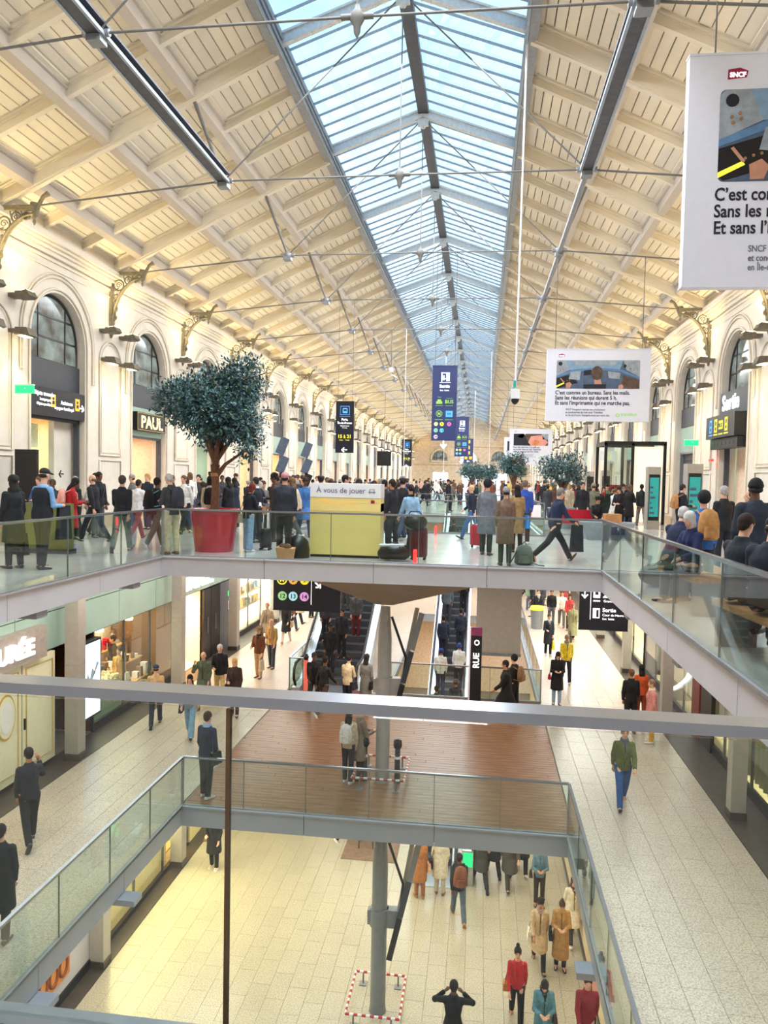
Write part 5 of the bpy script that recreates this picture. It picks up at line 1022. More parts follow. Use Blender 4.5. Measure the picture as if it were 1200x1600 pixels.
def potted_tree(x, y, hpot, rpot, ztr, crown_c, R_, H_, nleaf, L, seed, lb, potm='red', extra=()):
    r = thing('potted_tree', lb, 'tree', (x, y, 0)); rr = random.Random(seed)
    MB().lathe([(rpot * .80, 0), (rpot * .99, hpot * .85), (rpot, hpot - .06), (rpot + .03, hpot - .05), (rpot + .03, hpot), (rpot - .03, hpot), (rpot - .05, hpot - .08)], (0, 0, 0), 40).obj('pot', M[potm], r)
    MB().lathe([(rpot - .03, hpot - .12), (rpot * .5, hpot - .06), (.02, hpot - .04)], (0, 0, 0), 24).obj('soil', M['soil'], r)
    t = MB(); zc = crown_c; t.tube([(0, 0, hpot - .1), (.02, 0, hpot + .5), (-.01, .02, ztr - .1), (.0, 0, ztr + .05)], [rpot * .2, rpot * .165, rpot * .165, rpot * .2], 12)
    ends = []
    for i in range(9):
        a = i * 2.4 + seed; ro = R_ * (.35 + .4 * rr.random()); ex = Vector((ro * cos(a), ro * sin(a), zc + H_ * rr.uniform(-.3, .7)))
        s0 = Vector((0, 0, ztr - .1 + .3 * rr.random())); md = s0.lerp(ex, .5) + Vector((0, 0, .12)); t.tube([s0, md, ex], [rpot * .12, rpot * .07, .012], 7); ends.append((s0, md, ex))
        for j in range(3): p = md.lerp(ex, .3 + .3 * j); e3_ = p + Vector((rr.gauss(0, .25), rr.gauss(0, .25), rr.uniform(.05, .4))) * R_; t.tube([p, e3_], [rpot * .035, .006], 5)
    for (p, q_) in extra: t.tube([(0, 0, ztr - .25), p, q_], [rpot * .13, rpot * .08, .02], 7)
    t.obj('trunk', M['trunk'], r); MB().tube([(0, 0, ztr - .22), (0, 0, ztr - .14)], rpot * .185, 12).obj('trunk_band', M['wood'], r)
    blobs = [((0, 0, zc), R_ * .62)]
    for i in range(13): a = i * 2.4; el = -.5 + 1.4 * ((i * .618) % 1); blobs.append(((R_ * .62 * cos(a) * cos(el), R_ * .62 * sin(a) * cos(el), zc + H_ * .66 * sin(el)), R_ * rr.uniform(.28, .42)))
    for (p, q_) in extra: blobs.append((q_, R_ * .2))
    tree_crown(r, blobs, nleaf, L, seed, None); return r
potted_tree(-6.22, 17.0, 1.0, .56, 1.98, 3.38, 1.42, 1.32, 15000, .11, 2, 'big leafy tree in a tall glossy red pot on the upper floor', extra=(((.25, 0, 2.05), (.82, -.1, 2.42)),))
def tree2(x, y, R_, zc, lb, seed, H_=None): potted_tree(x, y, .9, .5, 1.5, zc, R_, H_ or R_, 2600, .15, seed, lb, 'benchp' if False else 'dark')
tree2(1.75, 41, .80, 2.55, 'small round tree with dense crown standing beyond the farther opening', 5)
potted_tree(3.1, 29.5, .8, .5, 1.35, 2.25, 1.02, .62, 3000, .12, 6, 'wide crowned sparse tree in a planter by the right corridor bench', 'bench')
tree2(-.6, 52, .95, 2.35, 'low dark tree in the far crowd under the blue signs, left one', 8, .6); tree2(.5, 55, .8, 2.3, 'low dark tree in the far crowd under the blue signs, right one', 9, .6)
# ---------------------------------------------------------------- the yellow piano box and luggage
r = thing('yellow_piano_box', 'big yellow box with white top reading À vous de jouer', 'box', (-3.0, 16.5, .06)); 
MB().box(-.80, .80, -.02, .55, 0, 1.16).obj('lower_panel', M['yellow2'], r); MB().box(-.80, .80, -.03, .56, 1.165, 1.28).obj('upper_band', M['yellow'], r); MB().box(-.80, .80, -.03, .56, .98, 1.162).obj('middle_band', M['yellow'], r)
MB().box(-.80, .80, -.04, .57, 1.285, 1.60).obj('white_header', M['white'], r); MB().box(-.78, .78, 0, .54, -.06, 0).obj('base', M['black'], r)
txt('À vous de jouer', .175, M['textpurple'], r, (-.66, -.045, 1.39), bold=.0, depth=.002, sx=.98)
q = MB(); q.tube([(.55, -.045, 1.38), (.55, -.045, 1.48), (.65, -.045, 1.48), (.65, -.045, 1.38)], .008, 4); q.tube([(.52, -.045, 1.42), (.68, -.045, 1.42)], .008, 4); q.obj('piano_pictogram', M['textpurple'], r); txt('Jouez, partagez', .04, M['textorange'], r, (-.66, -.036, 1.22), depth=.001); txt('Ce piano est à votre disposition, prenez en soin et laissez la place aux autres', .036, M['textorange'], r, (-.66, -.036, 1.15), depth=.001, sx=.85)
q = MB(); q.prism([(.58, 1.17), (.58, 1.24), (.66, 1.235), (.67, 1.18), (.62, 1.165)], 'y', -.04, -.03); q.obj('logo_shape', M['sncf'], r)
def case(x, y, w_, d, h, m, lb, rz=0, handle=True):
    r = thing('suitcase', lb, 'suitcase', (x, y, 0), rz); q = MB(); I = Vector((1, 0, 0)); J = Vector((0, 1, 0))
    q.loft([((0, 0, .06), w_ / 2 * .9, d / 2 * .8, I, J), ((0, 0, .1), w_ / 2, d / 2, I, J), ((0, 0, h - .05), w_ / 2, d / 2, I, J), ((0, 0, h), w_ / 2 * .85, d / 2 * .8, I, J)], 12); o = q.obj('shell', m, r)
    q = MB(); [q.tube([(sx * w_ * .35, sy * d * .3 - .015, .03), (sx * w_ * .35, sy * d * .3 + .015, .03)], .03, 8) for sx in (-1, 1) for sy in (-1, 1)]; q.obj('wheels', M['black'], r)
    q = MB(); [q.box(-w_ * .3 + i * w_ * .15 - .006, -w_ * .3 + i * w_ * .15 + .006, -d / 2 - .008, -d / 2 + .02, .14, h - .1) for i in range(5)]; q.obj('shell_rib', m, r)
    if handle: MB().tube([(-w_ * .2, 0, h), (-w_ * .2, 0, h + .38), (w_ * .2, 0, h + .38), (w_ * .2, 0, h)], .012, 6).obj('pull_handle', M['silver'], r)
case(-5.15, 17.6, .30, .26, .52, mat('black_case', '141418', .5), 'small black rounded suitcase beside the woman with red hair')
case(-1.35, 16.6, .40, .28, .72, mat('wine_case', '5E2430', .35), 'wine red hard suitcase held by the woman in the denim jacket')
case(-.05, 20.1, .42, .28, .62, mat('red_case', 'B32A38', .35), 'bright red suitcase behind the person in the grey coat')
r = thing('black_travel_bag', 'round black travel bag sitting on the wine red suitcase', 'bag', (-1.42, 16.5, .84)); q = MB(); q.ball((0, 0, .0), .27, .17, .19); q.obj('body', M['black'], r); q = MB(); q.tube([(-.18, -.12, .1), (-.1, -.17, .24), (.1, -.17, .24), (.18, -.12, .1)], .015, 6); q.obj('handle', M['rubber'], r)
r = thing('duffel_bag', 'black duffel bag lying on the floor right of the yellow box', 'bag', (-1.85, 16.2, .17)); q = MB(); q.loft([((-.36, 0, -.02), .05, .05, Vector((0, 1, 0)), Vector((0, 0, 1))), ((-.28, 0, 0), .18, .15, Vector((0, 1, 0)), Vector((0, 0, 1))), ((.24, 0, .02), .19, .17, Vector((0, 1, 0)), Vector((0, 0, 1))), ((.34, 0, 0), .08, .08, Vector((0, 1, 0)), Vector((0, 0, 1)))], 12); q.obj('body', M['black'], r); q = MB(); q.tube([(-.15, -.12, .12), (-.1, -.15, .24), (.1, -.15, .24), (.15, -.12, .12)], .014, 6); q.obj('handle', M['rubber'], r); MB().tube([(-.3, -.2, .18), (.25, -.22, .2)], .03, 6).obj('grey_strap', M['banner'], r)
r = thing('dome_bag', 'black dome shaped bag with a blue white label left of the yellow box', 'bag', (-4.0, 16.2, .0)); q = MB(); q.lathe([(.26, .0), (.27, .18), (.24, .36), (.13, .48), (.02, .52)], (0, 0, 0), 16); q.obj('body', M['black'], r); MB().box(-.2, -.12, -.29, -.26, .24, .46).obj('label_tag', M['scr'], r)
r = thing('paper_bag', 'open orange brown paper bag with goods in front of the dome shaped bag', 'bag', (-4.16, 15.75, 0)); q = MB(); q.hexa([(-.16, -.08, 0), (.16, -.08, 0), (.16, .08, 0), (-.16, .08, 0), (-.2, -.11, .26), (.2, -.11, .24), (.2, .11, .26), (-.2, .11, .28)]); q.obj('body', mat('paper_orange', 'D9A078', .8), r); q = MB(); q.ball((.05, -.02, .26), .09, n=8, m=6); q.ball((-.07, .02, .27), .08, n=8, m=6); q.obj('contents', M['trunk'], r)
def backpack_mb():
    q = MB(); I = Vector((1, 0, 0)); J = Vector((0, 1, 0)); q.loft([((0, 0, 0), .12, .06, I, J), ((0, -.01, .04), .16, .09, I, J), ((0, -.01, .26), .155, .095, I, J), ((0, 0, .40), .12, .07, I, J), ((0, 0, .45), .05, .04, I, J)], 14)
    return q
r = thing('floor_backpack', 'grey green backpack standing on the floor beside the walking man', 'backpack', (.95, 16.3, 0)); backpack_mb().obj('body', mat('grey_green_pack', '66716A', .8), r, (0, 0, 0)).scale = (1.25, 1.3, .95); q = MB(); q.tube([(-.05, 0, .42), (0, 0, .50), (.05, 0, .42)], .014, 6); q.tube([(-.15, -.1, .3), (-.26, -.14, .1), (-.3, -.1, .02)], .014, 6); q.tube([(.15, -.1, .06), (.3, -.2, .02), (.42, -.2, .015)], .012, 6); q.obj('strap', M['dark'], r); MB().loft([((0, -.15, .05), .12, .05, Vector((1, 0, 0)), Vector((0, 1, 0))), ((0, -.15, .2), .11, .05, Vector((1, 0, 0)), Vector((0, 1, 0)))], 10).obj('front_pocket', mat('grey_green_pack', '66716A', .8), r)
r = thing('green_screen_kiosk', 'slim kiosk with a bright green screen behind the balustrade', 'kiosk', (-2.9, 25.5, 0)); MB().lathe([(.2, 0), (.2, .04), (.05, .06), (.05, .8)], (0, 0, 0), 14).obj('stand', M['silver'], r); MB().box(-.22, .22, -.05, .05, .55, 1.35).obj('body', M['banner'], r); MB().box(-.1, .12, -.06, -.05, .62, 1.2).obj('green_screen', M['greenlit'], r)
MB().box(-3.2, -3.05, 25, 27, .0, .95).obj('escalator_side_panel', M['scr'], label='white lit slanted side panel at the top of the left escalator', cat='panel')
# red warning posts
for i, (x, y) in enumerate(((-1.35, 15.75), (-2.65 + 1.25, 23.9), (1.3, 24.2))): tag(MB().box(x - .035, x + .035, y - .02, y + .02, 0.02, .30 if i < 2 else 1.1).obj('red_marker', M['redlit']), ('small red lit marker at the foot of the wine red suitcase', 'small red marker on the floor edge before the farther opening', 'tall red post at the corner of the farther opening')[i], 'marker')
tag(MB().box(1.55, 1.95, 24.822, 24.832, .62, 1.02).obj('white_notice', M['white']), 'white notice taped on the farther glass balustrade', 'notice')
# benches, planters, cafe things on the right
r = thing('planter_bench', 'grey trapezoid planter bench with a dark square logo on the right corridor', 'planter', (3.95, 24.3, 0)); q = MB(); q.hexa([(-.62, -.3, 0), (.62, -.3, 0), (.62, .3, 0), (-.62, .3, 0), (-.82, -.42, .55), (.82, -.42, .55), (.82, .42, .55), (-.82, .42, .55)]); q.obj('body', M['bench'], r); MB().box(.1, .5, -.40, -.37, .18, .42).obj('logo_panel', M['blue'], r); MB().box(-.1, .4, -.35, .1, .56, .82).obj('wooden_box', M['wood'], r)
def seat_bench(x, y, m, lb, w_=1.3, rz=0, hs=.40):
    r = thing('bench', lb, 'bench', (x, y, 0), rz); MB().box(-w_ / 2, w_ / 2, -.25, .25, hs, hs + .07).obj('seat', M[m], r); (MB().box(-w_ / 2, w_ / 2, .22, .28, .5, .85).obj('backrest', M[m], r) if m == 'red' else None)
    for sx in (-1, 1): MB().box(sx * (w_ / 2 - .08) - .03, sx * (w_ / 2 - .08) + .03, -.22, .22, 0, hs).obj('leg', M['greysteel'], r)
seat_bench(3.25, 26.0, 'red', 'red bench behind the grey planter on the right corridor')
seat_bench(3.05, 11.3, 'wood', 'high wooden bench under the elderly couple by the right balustrade', 1.5, radians(95), .46); seat_bench(2.92, 8.0, 'wood', 'wooden bench under the man with glasses by the right balustrade', 1.6, radians(95), .46)
r = thing('orange_edge_table', 'low table with an orange brown edge behind the right balustrade', 'table', (3.6, 12.9, 0)); MB().box(-.4, .4, -.9, .9, .36, .42).obj('table_top', M['wood'], r); [MB().box(sx * .3 - .02, sx * .3 + .02, sy * .8 - .02, sy * .8 + .02, 0, .36).obj('leg', M['dark'], r) for sx in (-1, 1) for sy in (-1, 1)]
r = thing('green_soft_bag', 'dark green soft bag on the floor behind the right balustrade', 'bag', (3.2, 13.6, .0)); q = MB(); q.ball((0, 0, .2), .42, .3, .22); q.obj('body', mat('dark_green_bag', '2E3B36', .7), r); q = MB(); q.tube([(-.2, -.1, .36), (0, -.1, .52), (.2, -.1, .36)], .015, 6); q.obj('handle', M['rubber'], r)
r = thing('black_big_bag', 'large dark bag with tan ball tag at the foot of the right balustrade', 'bag', (2.95, 6.6, 0)); q = MB(); q.ball((0, 0, .42), .33, .5, .44); q.obj('body', M['black'], r); q = MB(); q.ball((-.25, -.35, .08), .07, n=8, m=6); q.obj('tag_ball', M['gold'], r); q = MB(); q.tube([(-.3, -.3, .1), (-.36, .0, .6), (-.2, .3, .85)], .03, 6); q.obj('grey_strap', M['banner'], r)
r = thing('green_yellow_box', 'low lime yellow lit box on the floor at the left edge of the upper level', 'box', (-8.05, 10.9, 0)); MB().box(-.4, .3, -.3, .3, .02, .34).obj('lit_body', mat('lime_box', 'C8DC7A', .4, emit='C8DC7A', estr=.35), r); MB().box(-.38, .28, -.28, .28, .36, .85).obj('grey_top', M['bench'], r)
r = thing('olive_screen_box', 'olive green dark framed box behind the man in the cap', 'box', (-9.6, 15.4, 0)); MB().box(-.6, .7, -.1, .1, .1, 1.1).obj('panel', mat('olive_panel', '6A7038', .5), r); MB().box(-.65, .75, -.12, .12, 0, .1).obj('base', M['black'], r)

# ---------------------------------------------------------------- people
I3 = Matrix.Identity(3)
def joints(p):
    J = {}; t = p.get('lean', 0.03); up = Vector((0, sin(t), cos(t))); fw = Vector((0, cos(t), -sin(t))); X = Vector((1, 0, 0)); pel = Vector((0, 0, .93))
    for s, nm in ((-1, 'L'), (1, 'R')):
        a, k = p.get('leg' + nm, (0, 0)); hip = pel + Vector((s * .09, 0, -.03)); kn = hip + Vector((s * .01, sin(a), -cos(a))) * .43; an = kn + Vector((0, sin(a - k), -cos(a - k))) * .42
        fa = a - k + p.get('foot' + nm, 0); fd = Vector((s * .15, cos(fa), sin(fa))).normalized(); J['hip' + nm], J['kn' + nm], J['an' + nm], J['toe' + nm] = hip, kn, an, an + fd * .17 + Vector((0, 0, -.045)) ; J['fd' + nm] = fd
    J.update(pel=pel, up=up, fw=fw, wa=pel + up * .16, ch=pel + up * .36, nb=pel + up * .52); hp = p.get('head', 0); hu = Vector((0, sin(t + hp), cos(t + hp))); hf = Vector((0, cos(t + hp), -sin(t + hp)))
    J.update(hu=hu, hf=hf, hd=J['nb'] + hu * .17 + hf * .015)
    for s, nm in ((-1, 'L'), (1, 'R')):
        f, o, e_, i_ = p.get('arm' + nm, (0.05, .12, .2, 0)); sh = pel + up * .44 + X * s * .162; ud = Vector((s * sin(o), sin(f) * cos(o), -cos(f) * cos(o))); el = sh + ud * .29
        g = f + e_; fdv = Vector((-s * sin(i_), sin(g) * cos(i_), -cos(g) * cos(i_))); wr = el + fdv * .25; J['sh' + nm], J['el' + nm], J['wr' + nm], J['hv' + nm] = sh, el, wr, fdv
    z = min(J['anL'].z, J['anR'].z) - .075 if not p.get('sit') else J['anL'].z - .075
    for k_, v in J.items():
        if k_ not in ('up', 'fw', 'hu', 'hf', 'hvL', 'hvR', 'fdL', 'fdR'): v.z -= z
    return J
def remesh(q, name, vox, smooth=2):
    me = q.mesh(name, []); me.materials.append(None) if not me.materials else None
    ob = bpy.data.objects.new('tmp', me); COL.objects.link(ob); md = ob.modifiers.new('r', 'REMESH'); md.mode = 'VOXEL'; md.voxel_size = vox; md.use_smooth_shade = True
    if smooth: ms = ob.modifiers.new('s', 'SMOOTH'); ms.iterations = smooth; ms.factor = .5
    dg = bpy.context.evaluated_depsgraph_get(); out = bpy.data.meshes.new_from_object(ob.evaluated_get(dg), depsgraph=dg); out.name = name; bpy.data.objects.remove(ob); bpy.data.meshes.remove(me)
    if not out.materials: out.materials.append(None)
    return out
def torso_rings(J, e_, lo=-.06, hem=None, top=.50):
    X = Vector((1, 0, 0)); F = J['fw']; P = lambda h: J['pel'] + J['up'] * h
    return [(P(h), rx + e_, ry + e_, X, F) for h, rx, ry in ((lo, .15, .11), (.03, .155, .115), (.16, .126, .098), (.28, .148, .112), (.37, .158, .112), (.425, .142, .095), (.47, .105, .075), (top, .07, .06))]
def body_mesh(J):
    q = MB(); X = Vector((1, 0, 0)); q.loft(torso_rings(J, 0), 14); hd = J['hd']; hu, hf = J['hu'], J['hf']; R = Matrix((X, hf, hu)).transposed()
    q.tube([J['nb'] - J['up'] * .06, hd - hu * .06], [.062, .052], 10); L = lambda x, y, z: hd + X * x + hf * y + hu * z
    q.ball(L(0, -.008, .025), .074, .092, .092, R, 14, 10); q.ball(L(0, .018, -.04), .056, .066, .074, R, 12, 8); q.ball(L(0, .05, -.085), .028, .028, .024, R, 8, 6); q.ball(L(0, .088, -.012), .013, .02, .024, R, 8, 6); q.tube([L(0, .078, .02), L(0, .094, -.02)], [.009, .013], 6)
    for s in (-1, 1): q.ball(L(s * .076, -.005, -.01), .012, .02, .032, R, 8, 6); q.ball(L(s * .032, .064, .024), .022, .016, .010, R, 8, 6); 
    q.ball(L(0, .074, -.052), .024, .012, .009, R, 8, 6)
    for nm, s in (('L', -1), ('R', 1)):
        q.tube([J['sh' + nm] - X * s * .05, J['sh' + nm], J['el' + nm], J['wr' + nm]], [.06, .052, .040, .027], 10); q.ball(J['sh' + nm], .054, n=10, m=8)
        q.tube([J['hip' + nm] + Vector((0, 0, .06)), J['hip' + nm], J['kn' + nm], J['kn' + nm].lerp(J['an' + nm], .3), J['an' + nm]], [.09, .086, .058, .056, .038], 12)
        q.tube([J['an' + nm] - J['fd' + nm] * .05 + Vector((0, 0, -.03)), J['an' + nm] + J['fd' + nm] * .06 + Vector((0, 0, -.03)), J['toe' + nm]], [.034, .038, .026], 8)
        d = J['hv' + nm]; n_ = Vector((s * .5, -.6, 0)) if abs(d.z) > .6 else Vector((0, 0, 1)); n_ = (n_ - d * n_.dot(d)).normalized(); c = d.cross(n_); w = J['wr' + nm]
        q.tube([w, w + d * .04, w + d * .085], [.026, .034, .034], 8)
        for k in range(4): b0 = w + d * .08 + c * (k - 1.5) * .019; ln = (.062, .074, .07, .054)[k]; cur = -n_ * s * (-1 if False else 1); b1 = b0 + d * ln * .55 - n_ * .010; b2 = b1 + d * ln * .3 - n_ * .026; q.tube([b0, b1, b2], [.0088, .0082, .007], 6)
        tb = w + d * .035 - c * .03; q.tube([tb, tb - c * .022 + d * .03, tb - c * .024 + d * .055 - n_ * .012], [.012, .0095, .008], 6)
    return remesh(q, 'body', .0095, 1)
def top_mesh(J, kind):
    q = MB(); X = Vector((1, 0, 0)); e_ = {'jacket': .021, 'puffer': .042, 'coat': .026, 'long': .026, 'sweater': .012, 'cape': .036}[kind]
    rings = torso_rings(J, e_, lo=-.10 if kind != 'sweater' else -.06, top=.515); q.loft(rings, 16)
    for nm, s in (('L', -1), ('R', 1)):
        a = e_ * .8; wr = J['el' + nm].lerp(J['wr' + nm], .93); q.ball(J['sh' + nm], .052 + a, n=10, m=8); q.tube([J['sh' + nm] - X * s * .06, J['sh' + nm], J['el' + nm], wr], [.052 + a, .05 + a, .041 + a, .032 + a * .8], 10); q.ball(J['el' + nm], .045 + a, n=10, m=6)
    q.tube([J['nb'] - J['up'] * .05, J['nb'] + J['up'] * (.035 if kind != 'sweater' else .01)], [.10, .078], 12)
    if kind in ('coat', 'long', 'cape'):
        hem = {'coat': .50, 'long': .30, 'cape': .62}[kind]; p = J['pel']; sp_ = abs(J['knL'].y - J['knR'].y); cy = (J['knL'].y + J['knR'].y) / 2; w = J['wa']
        q.loft([(w, .165, .13, X, J['fw']), (p + Vector((0, 0, -.05)), .205, .155, X, Vector((0, 1, 0))), (Vector((0, cy * .6, (p.z + hem) / 2)), .215 if kind != 'cape' else .27, .165 + sp_ * .25, X, Vector((0, 1, 0))), (Vector((0, cy, hem)), .225 if kind != 'cape' else .3, .175 + sp_ * .45, X, Vector((0, 1, 0)))], 18)
        # lapels
    for s in (-1, 1): q.tube([J['nb'] + X * s * .05 + J['fw'] * .06, J['ch'] + X * s * .05 + J['fw'] * (.12 + e_), J['wa'] + X * s * .015 + J['fw'] * (.105 + e_)], .016, 6)
    return remesh(q, kind, .016, 2)
def trouser_mesh(J, kind):
    q = MB(); X = Vector((1, 0, 0)); wd = .016 if kind == 'wide' else 0; q.loft([(J['pel'] + J['up'] * h, rx, ry, X, J['fw']) for h, rx, ry in ((-.08, .13, .10), (-.03, .160, .120), (.05, .148, .110), (.12, .122, .096))], 14)
    for nm, s in (('L', -1), ('R', 1)): q.tube([J['hip' + nm] + Vector((0, 0, .03)), J['hip' + nm] - Vector((0, 0, .04)), J['kn' + nm], J['kn' + nm].lerp(J['an' + nm], .4), J['kn' + nm].lerp(J['an' + nm], 1.02)], [.1, .096, .072 + wd, .069 + wd * 1.6, .06 + wd * 2], 12)
    return remesh(q, 'trousers', .014, 2)
def shoe_mesh(J, nm):
    q = MB(); a = J['an' + nm]; f = J['fd' + nm]; f2 = f; up = Vector((0, -f.z, f.y)); c0 = a - up * .045
    S = f.cross(up).normalized(); R_ = lambda c, w_, h_: (c, w_, h_, S, up)
    q.loft([R_(c0 - f * .075, .02, .02), R_(c0 - f * .06, .036, .036), R_(c0, .042, .042), R_(c0 + f * .08, .047, .034), R_(c0 + f * .15, .044, .025), R_(c0 + f * .19, .024, .016)], 12); q.tube([a - up * .03, a + up * .03], [.045, .046], 10)
    return q.mesh('shoe', [None] if False else M['black'])
def hair_mesh(kind):
    """built round a head centred at the origin, +y is the face"""
    q = MB(); R = I3
    def skull(g, z=0.0): q.ball((0, -.016, .036 + z), .078 + g, .092 + g * .6, .088 + g, R, 16, 10)
    if kind == 'short': skull(.007); q.ball((0, -.05, -.01), .070, .052, .07)
    elif kind == 'bald_ring': q.ball((0, -.042, -.012), .080, .062, .045)
    elif kind == 'curly': skull(.016, .008); [q.ball((.085 * cos(i * 1.1), -.02 + .08 * sin(i * 1.1) * (1 if sin(i * 1.1) < 0 else .6), .07 + .035 * sin(i * 2.3)), .032, n=8, m=6) for i in range(12)]
    elif kind == 'bob': skull(.014); q.loft([((0, -.03, -.12), .085, .05, Vector((1, 0, 0)), Vector((0, 1, 0))), ((0, -.025, -.03), .097, .065, Vector((1, 0, 0)), Vector((0, 1, 0))), ((0, -.02, .05), .085, .075, Vector((1, 0, 0)), Vector((0, 1, 0)))], 14)
    elif kind == 'long': skull(.012); q.loft([((0, -.075, -.30), .07, .03, Vector((1, 0, 0)), Vector((0, 1, 0))), ((0, -.07, -.16), .10, .045, Vector((1, 0, 0)), Vector((0, 1, 0))), ((0, -.03, -.05), .095, .062, Vector((1, 0, 0)), Vector((0, 1, 0))), ((0, -.02, .05), .083, .072, Vector((1, 0, 0)), Vector((0, 1, 0)))], 14)
    elif kind == 'bun': skull(.008); q.ball((0, -.04, .15), .045, n=10, m=8); q.ball((0, -.05, -.01), .068, .05, .06)
    elif kind == 'tail': skull(.008); q.tube([(0, -.1, .05), (0, -.15, .0), (0, -.14, -.12)], [.03, .035, .012], 8)
    elif kind == 'beanie': q.ball((0, -.012, .05), .088, .105, .098); q.loft([((0, -.012, .02), .09, .106, Vector((1, 0, 0)), Vector((0, 1, 0))), ((0, -.012, .055), .092, .108, Vector((1, 0, 0)), Vector((0, 1, 0)))], 16)
    elif kind == 'cap': q.ball((0, -.012, .055), .084, .100, .075); q.hexa([(-.06, .05, .045), (.06, .05, .045), (.045, .165, .035), (-.045, .165, .035), (-.06, .05, .065), (.06, .05, .065), (.045, .165, .047), (-.045, .165, .047)])
    elif kind == 'hood': q.ball((0, -.045, .02), .10, .085, .12); q.ball((0, -.09, -.12), .12, .07, .08)
    elif kind == 'bobble': q.ball((0, -.02, .05), .105, .11, .12)
    elif kind == 'scarf': q.ball((0, -.022, .03), .088, .098, .10); q.ball((0, -.02, -.14), .10, .10, .07)
    elif kind == 'widehat': q.ball((0, -.01, .07), .09, .10, .085); q.loft([((0, -.01, .05), .17, .18, Vector((1, 0, 0)), Vector((0, 1, 0))), ((0, -.01, .062), .16, .17, Vector((1, 0, 0)), Vector((0, 1, 0)))], 18)
    return remesh(q, 'hair', .009, 1)
POSE = {
 'stand': dict(legL=(.05, .05), legR=(-.06, .03), armL=(.05, .14, .25, .1), armR=(.02, .14, .2, .1)),
 'phone': dict(legL=(.06, .08), legR=(-.05, .03), armL=(.25, .16, 1.45, .55), armR=(.3, .16, 1.4, .5), head=.42, lean=.04),
 'folded': dict(legL=(.04, .04), legR=(-.04, .03), armL=(.2, .2, 1.5, .95), armR=(.25, .2, 1.3, .9), head=.1),
 'hold': dict(legL=(.1, .1), legR=(-.08, .06), armL=(.05, .14, .3, .1), armR=(.15, .16, 1.4, .3), head=.12),
 'walk': dict(legL=(.42, .12), legR=(-.30, .28), footR=-.45, footL=.1, armL=(-.35, .12, .2, .05), armR=(.4, .12, .45, .1), lean=.06),
 'walk2': dict(legR=(.42, .12), legL=(-.30, .28), footL=-.45, footR=.1, armR=(-.35, .12, .2, .05), armL=(.4, .12, .45, .1), lean=.06),
 'stride': dict(legL=(.55, .06), legR=(-.52, .34), footR=-.5, footL=.25, armL=(-.3, .15, .3, .05), armR=(.45, .14, .5, .1), lean=.12, head=.1),
 'call': dict(legR=(.3, .1), legL=(-.34, .3), footL=-.5, armL=(.02, .14, .3, .1), armR=(.75, .35, 2.15, .2), lean=.05, head=.12),
 'photo': dict(legL=(.03, .03), legR=(-.03, .03), armL=(.9, .75, 1.5, .9), armR=(.9, .75, 1.5, .9), head=.05),
 'sit': dict(legL=(1.5, 1.5), legR=(1.45, 1.35), armL=(.45, .15, .8, .3), armR=(.45, .15, .9, .3), lean=.10, head=.15, sit=1),
 'sitlean': dict(legL=(1.5, 1.5), legR=(1.45, 1.35), armL=(.75, .15, .6, .3), armR=(.7, .15, .7, .4), lean=.45, head=-.05, sit=1),
 'bend': dict(legL=(.1, .1), legR=(-.05, .03), armL=(.5, .12, .9, .3), armR=(.5, .12, .9, .3), lean=.25, head=.5),
}
JJ = {k: joints(v) for k, v in POSE.items()}; CACHE = {}
def part(key, fn):
    if key not in CACHE: CACHE[key] = fn()
    return CACHE[key]
SKIN = {'l': 'D9A68C', 'm': 'B98263', 'd': '6B4430'}
def tinted(name, rough, var, scale, bump, bscale):
    """one procedural material whose base colour is each object's own colour"""
    m = mat(name, '808080', rough, var=var, scale=scale, bump=bump, bscale=bscale); t = m.node_tree; oi = t.nodes.new('ShaderNodeObjectInfo'); mx = t.nodes.new('ShaderNodeMixRGB'); mx.blend_type = 'MULTIPLY'; mx.inputs['Fac'].default_value = 1
    r = t.nodes['Color Ramp']; r.color_ramp.elements[0].color = (1 - 2 * var,) * 3 + (1,); r.color_ramp.elements[1].color = (1 + var,) * 3 + (1,)
    t.links.new(oi.outputs['Color'], mx.inputs['Color1']); t.links.new(r.outputs[0], mx.inputs['Color2']); t.links.new(mx.outputs[0], t.nodes['Principled BSDF'].inputs['Base Color']); return m
TM = {'cloth': tinted('fabric', .85, .10, 14, .35, 26), 'skin': tinted('skin', .5, .04, 8, 0, 8), 'shoe': tinted('shoe_leather', .45, .06, 10, 0, 8), 'hair': tinted('hair', .7, .2, 30, .5, 60)}
def cloth(c): return ('cloth', c)
def setm(ob, m):
    me = ob.data
    if not me.materials: me.materials.append(TM[m[0]])
    elif me.materials[0] != TM[m[0]]: me.materials[0] = TM[m[0]]
    ob.color = lin(m[1])
def eyes_mesh():
    q = MB(); [q.ball((s * .031, .078, .016), .0125, .006, .006, n=8, m=6) for s in (-1, 1)]; return q.mesh('eyes', M['eye'])
def brow_mesh():
    q = MB(); [q.tube([(s * .016, .082, .036), (s * .046, .072, .038)], .0045, 5) for s in (-1, 1)]; return q.mesh('eyebrows', M['eye'])
def mouth_mesh(): return MB().ball((0, .083, -.052), .021, .006, .006, n=8, m=6).mesh('mouth', M['lip'])
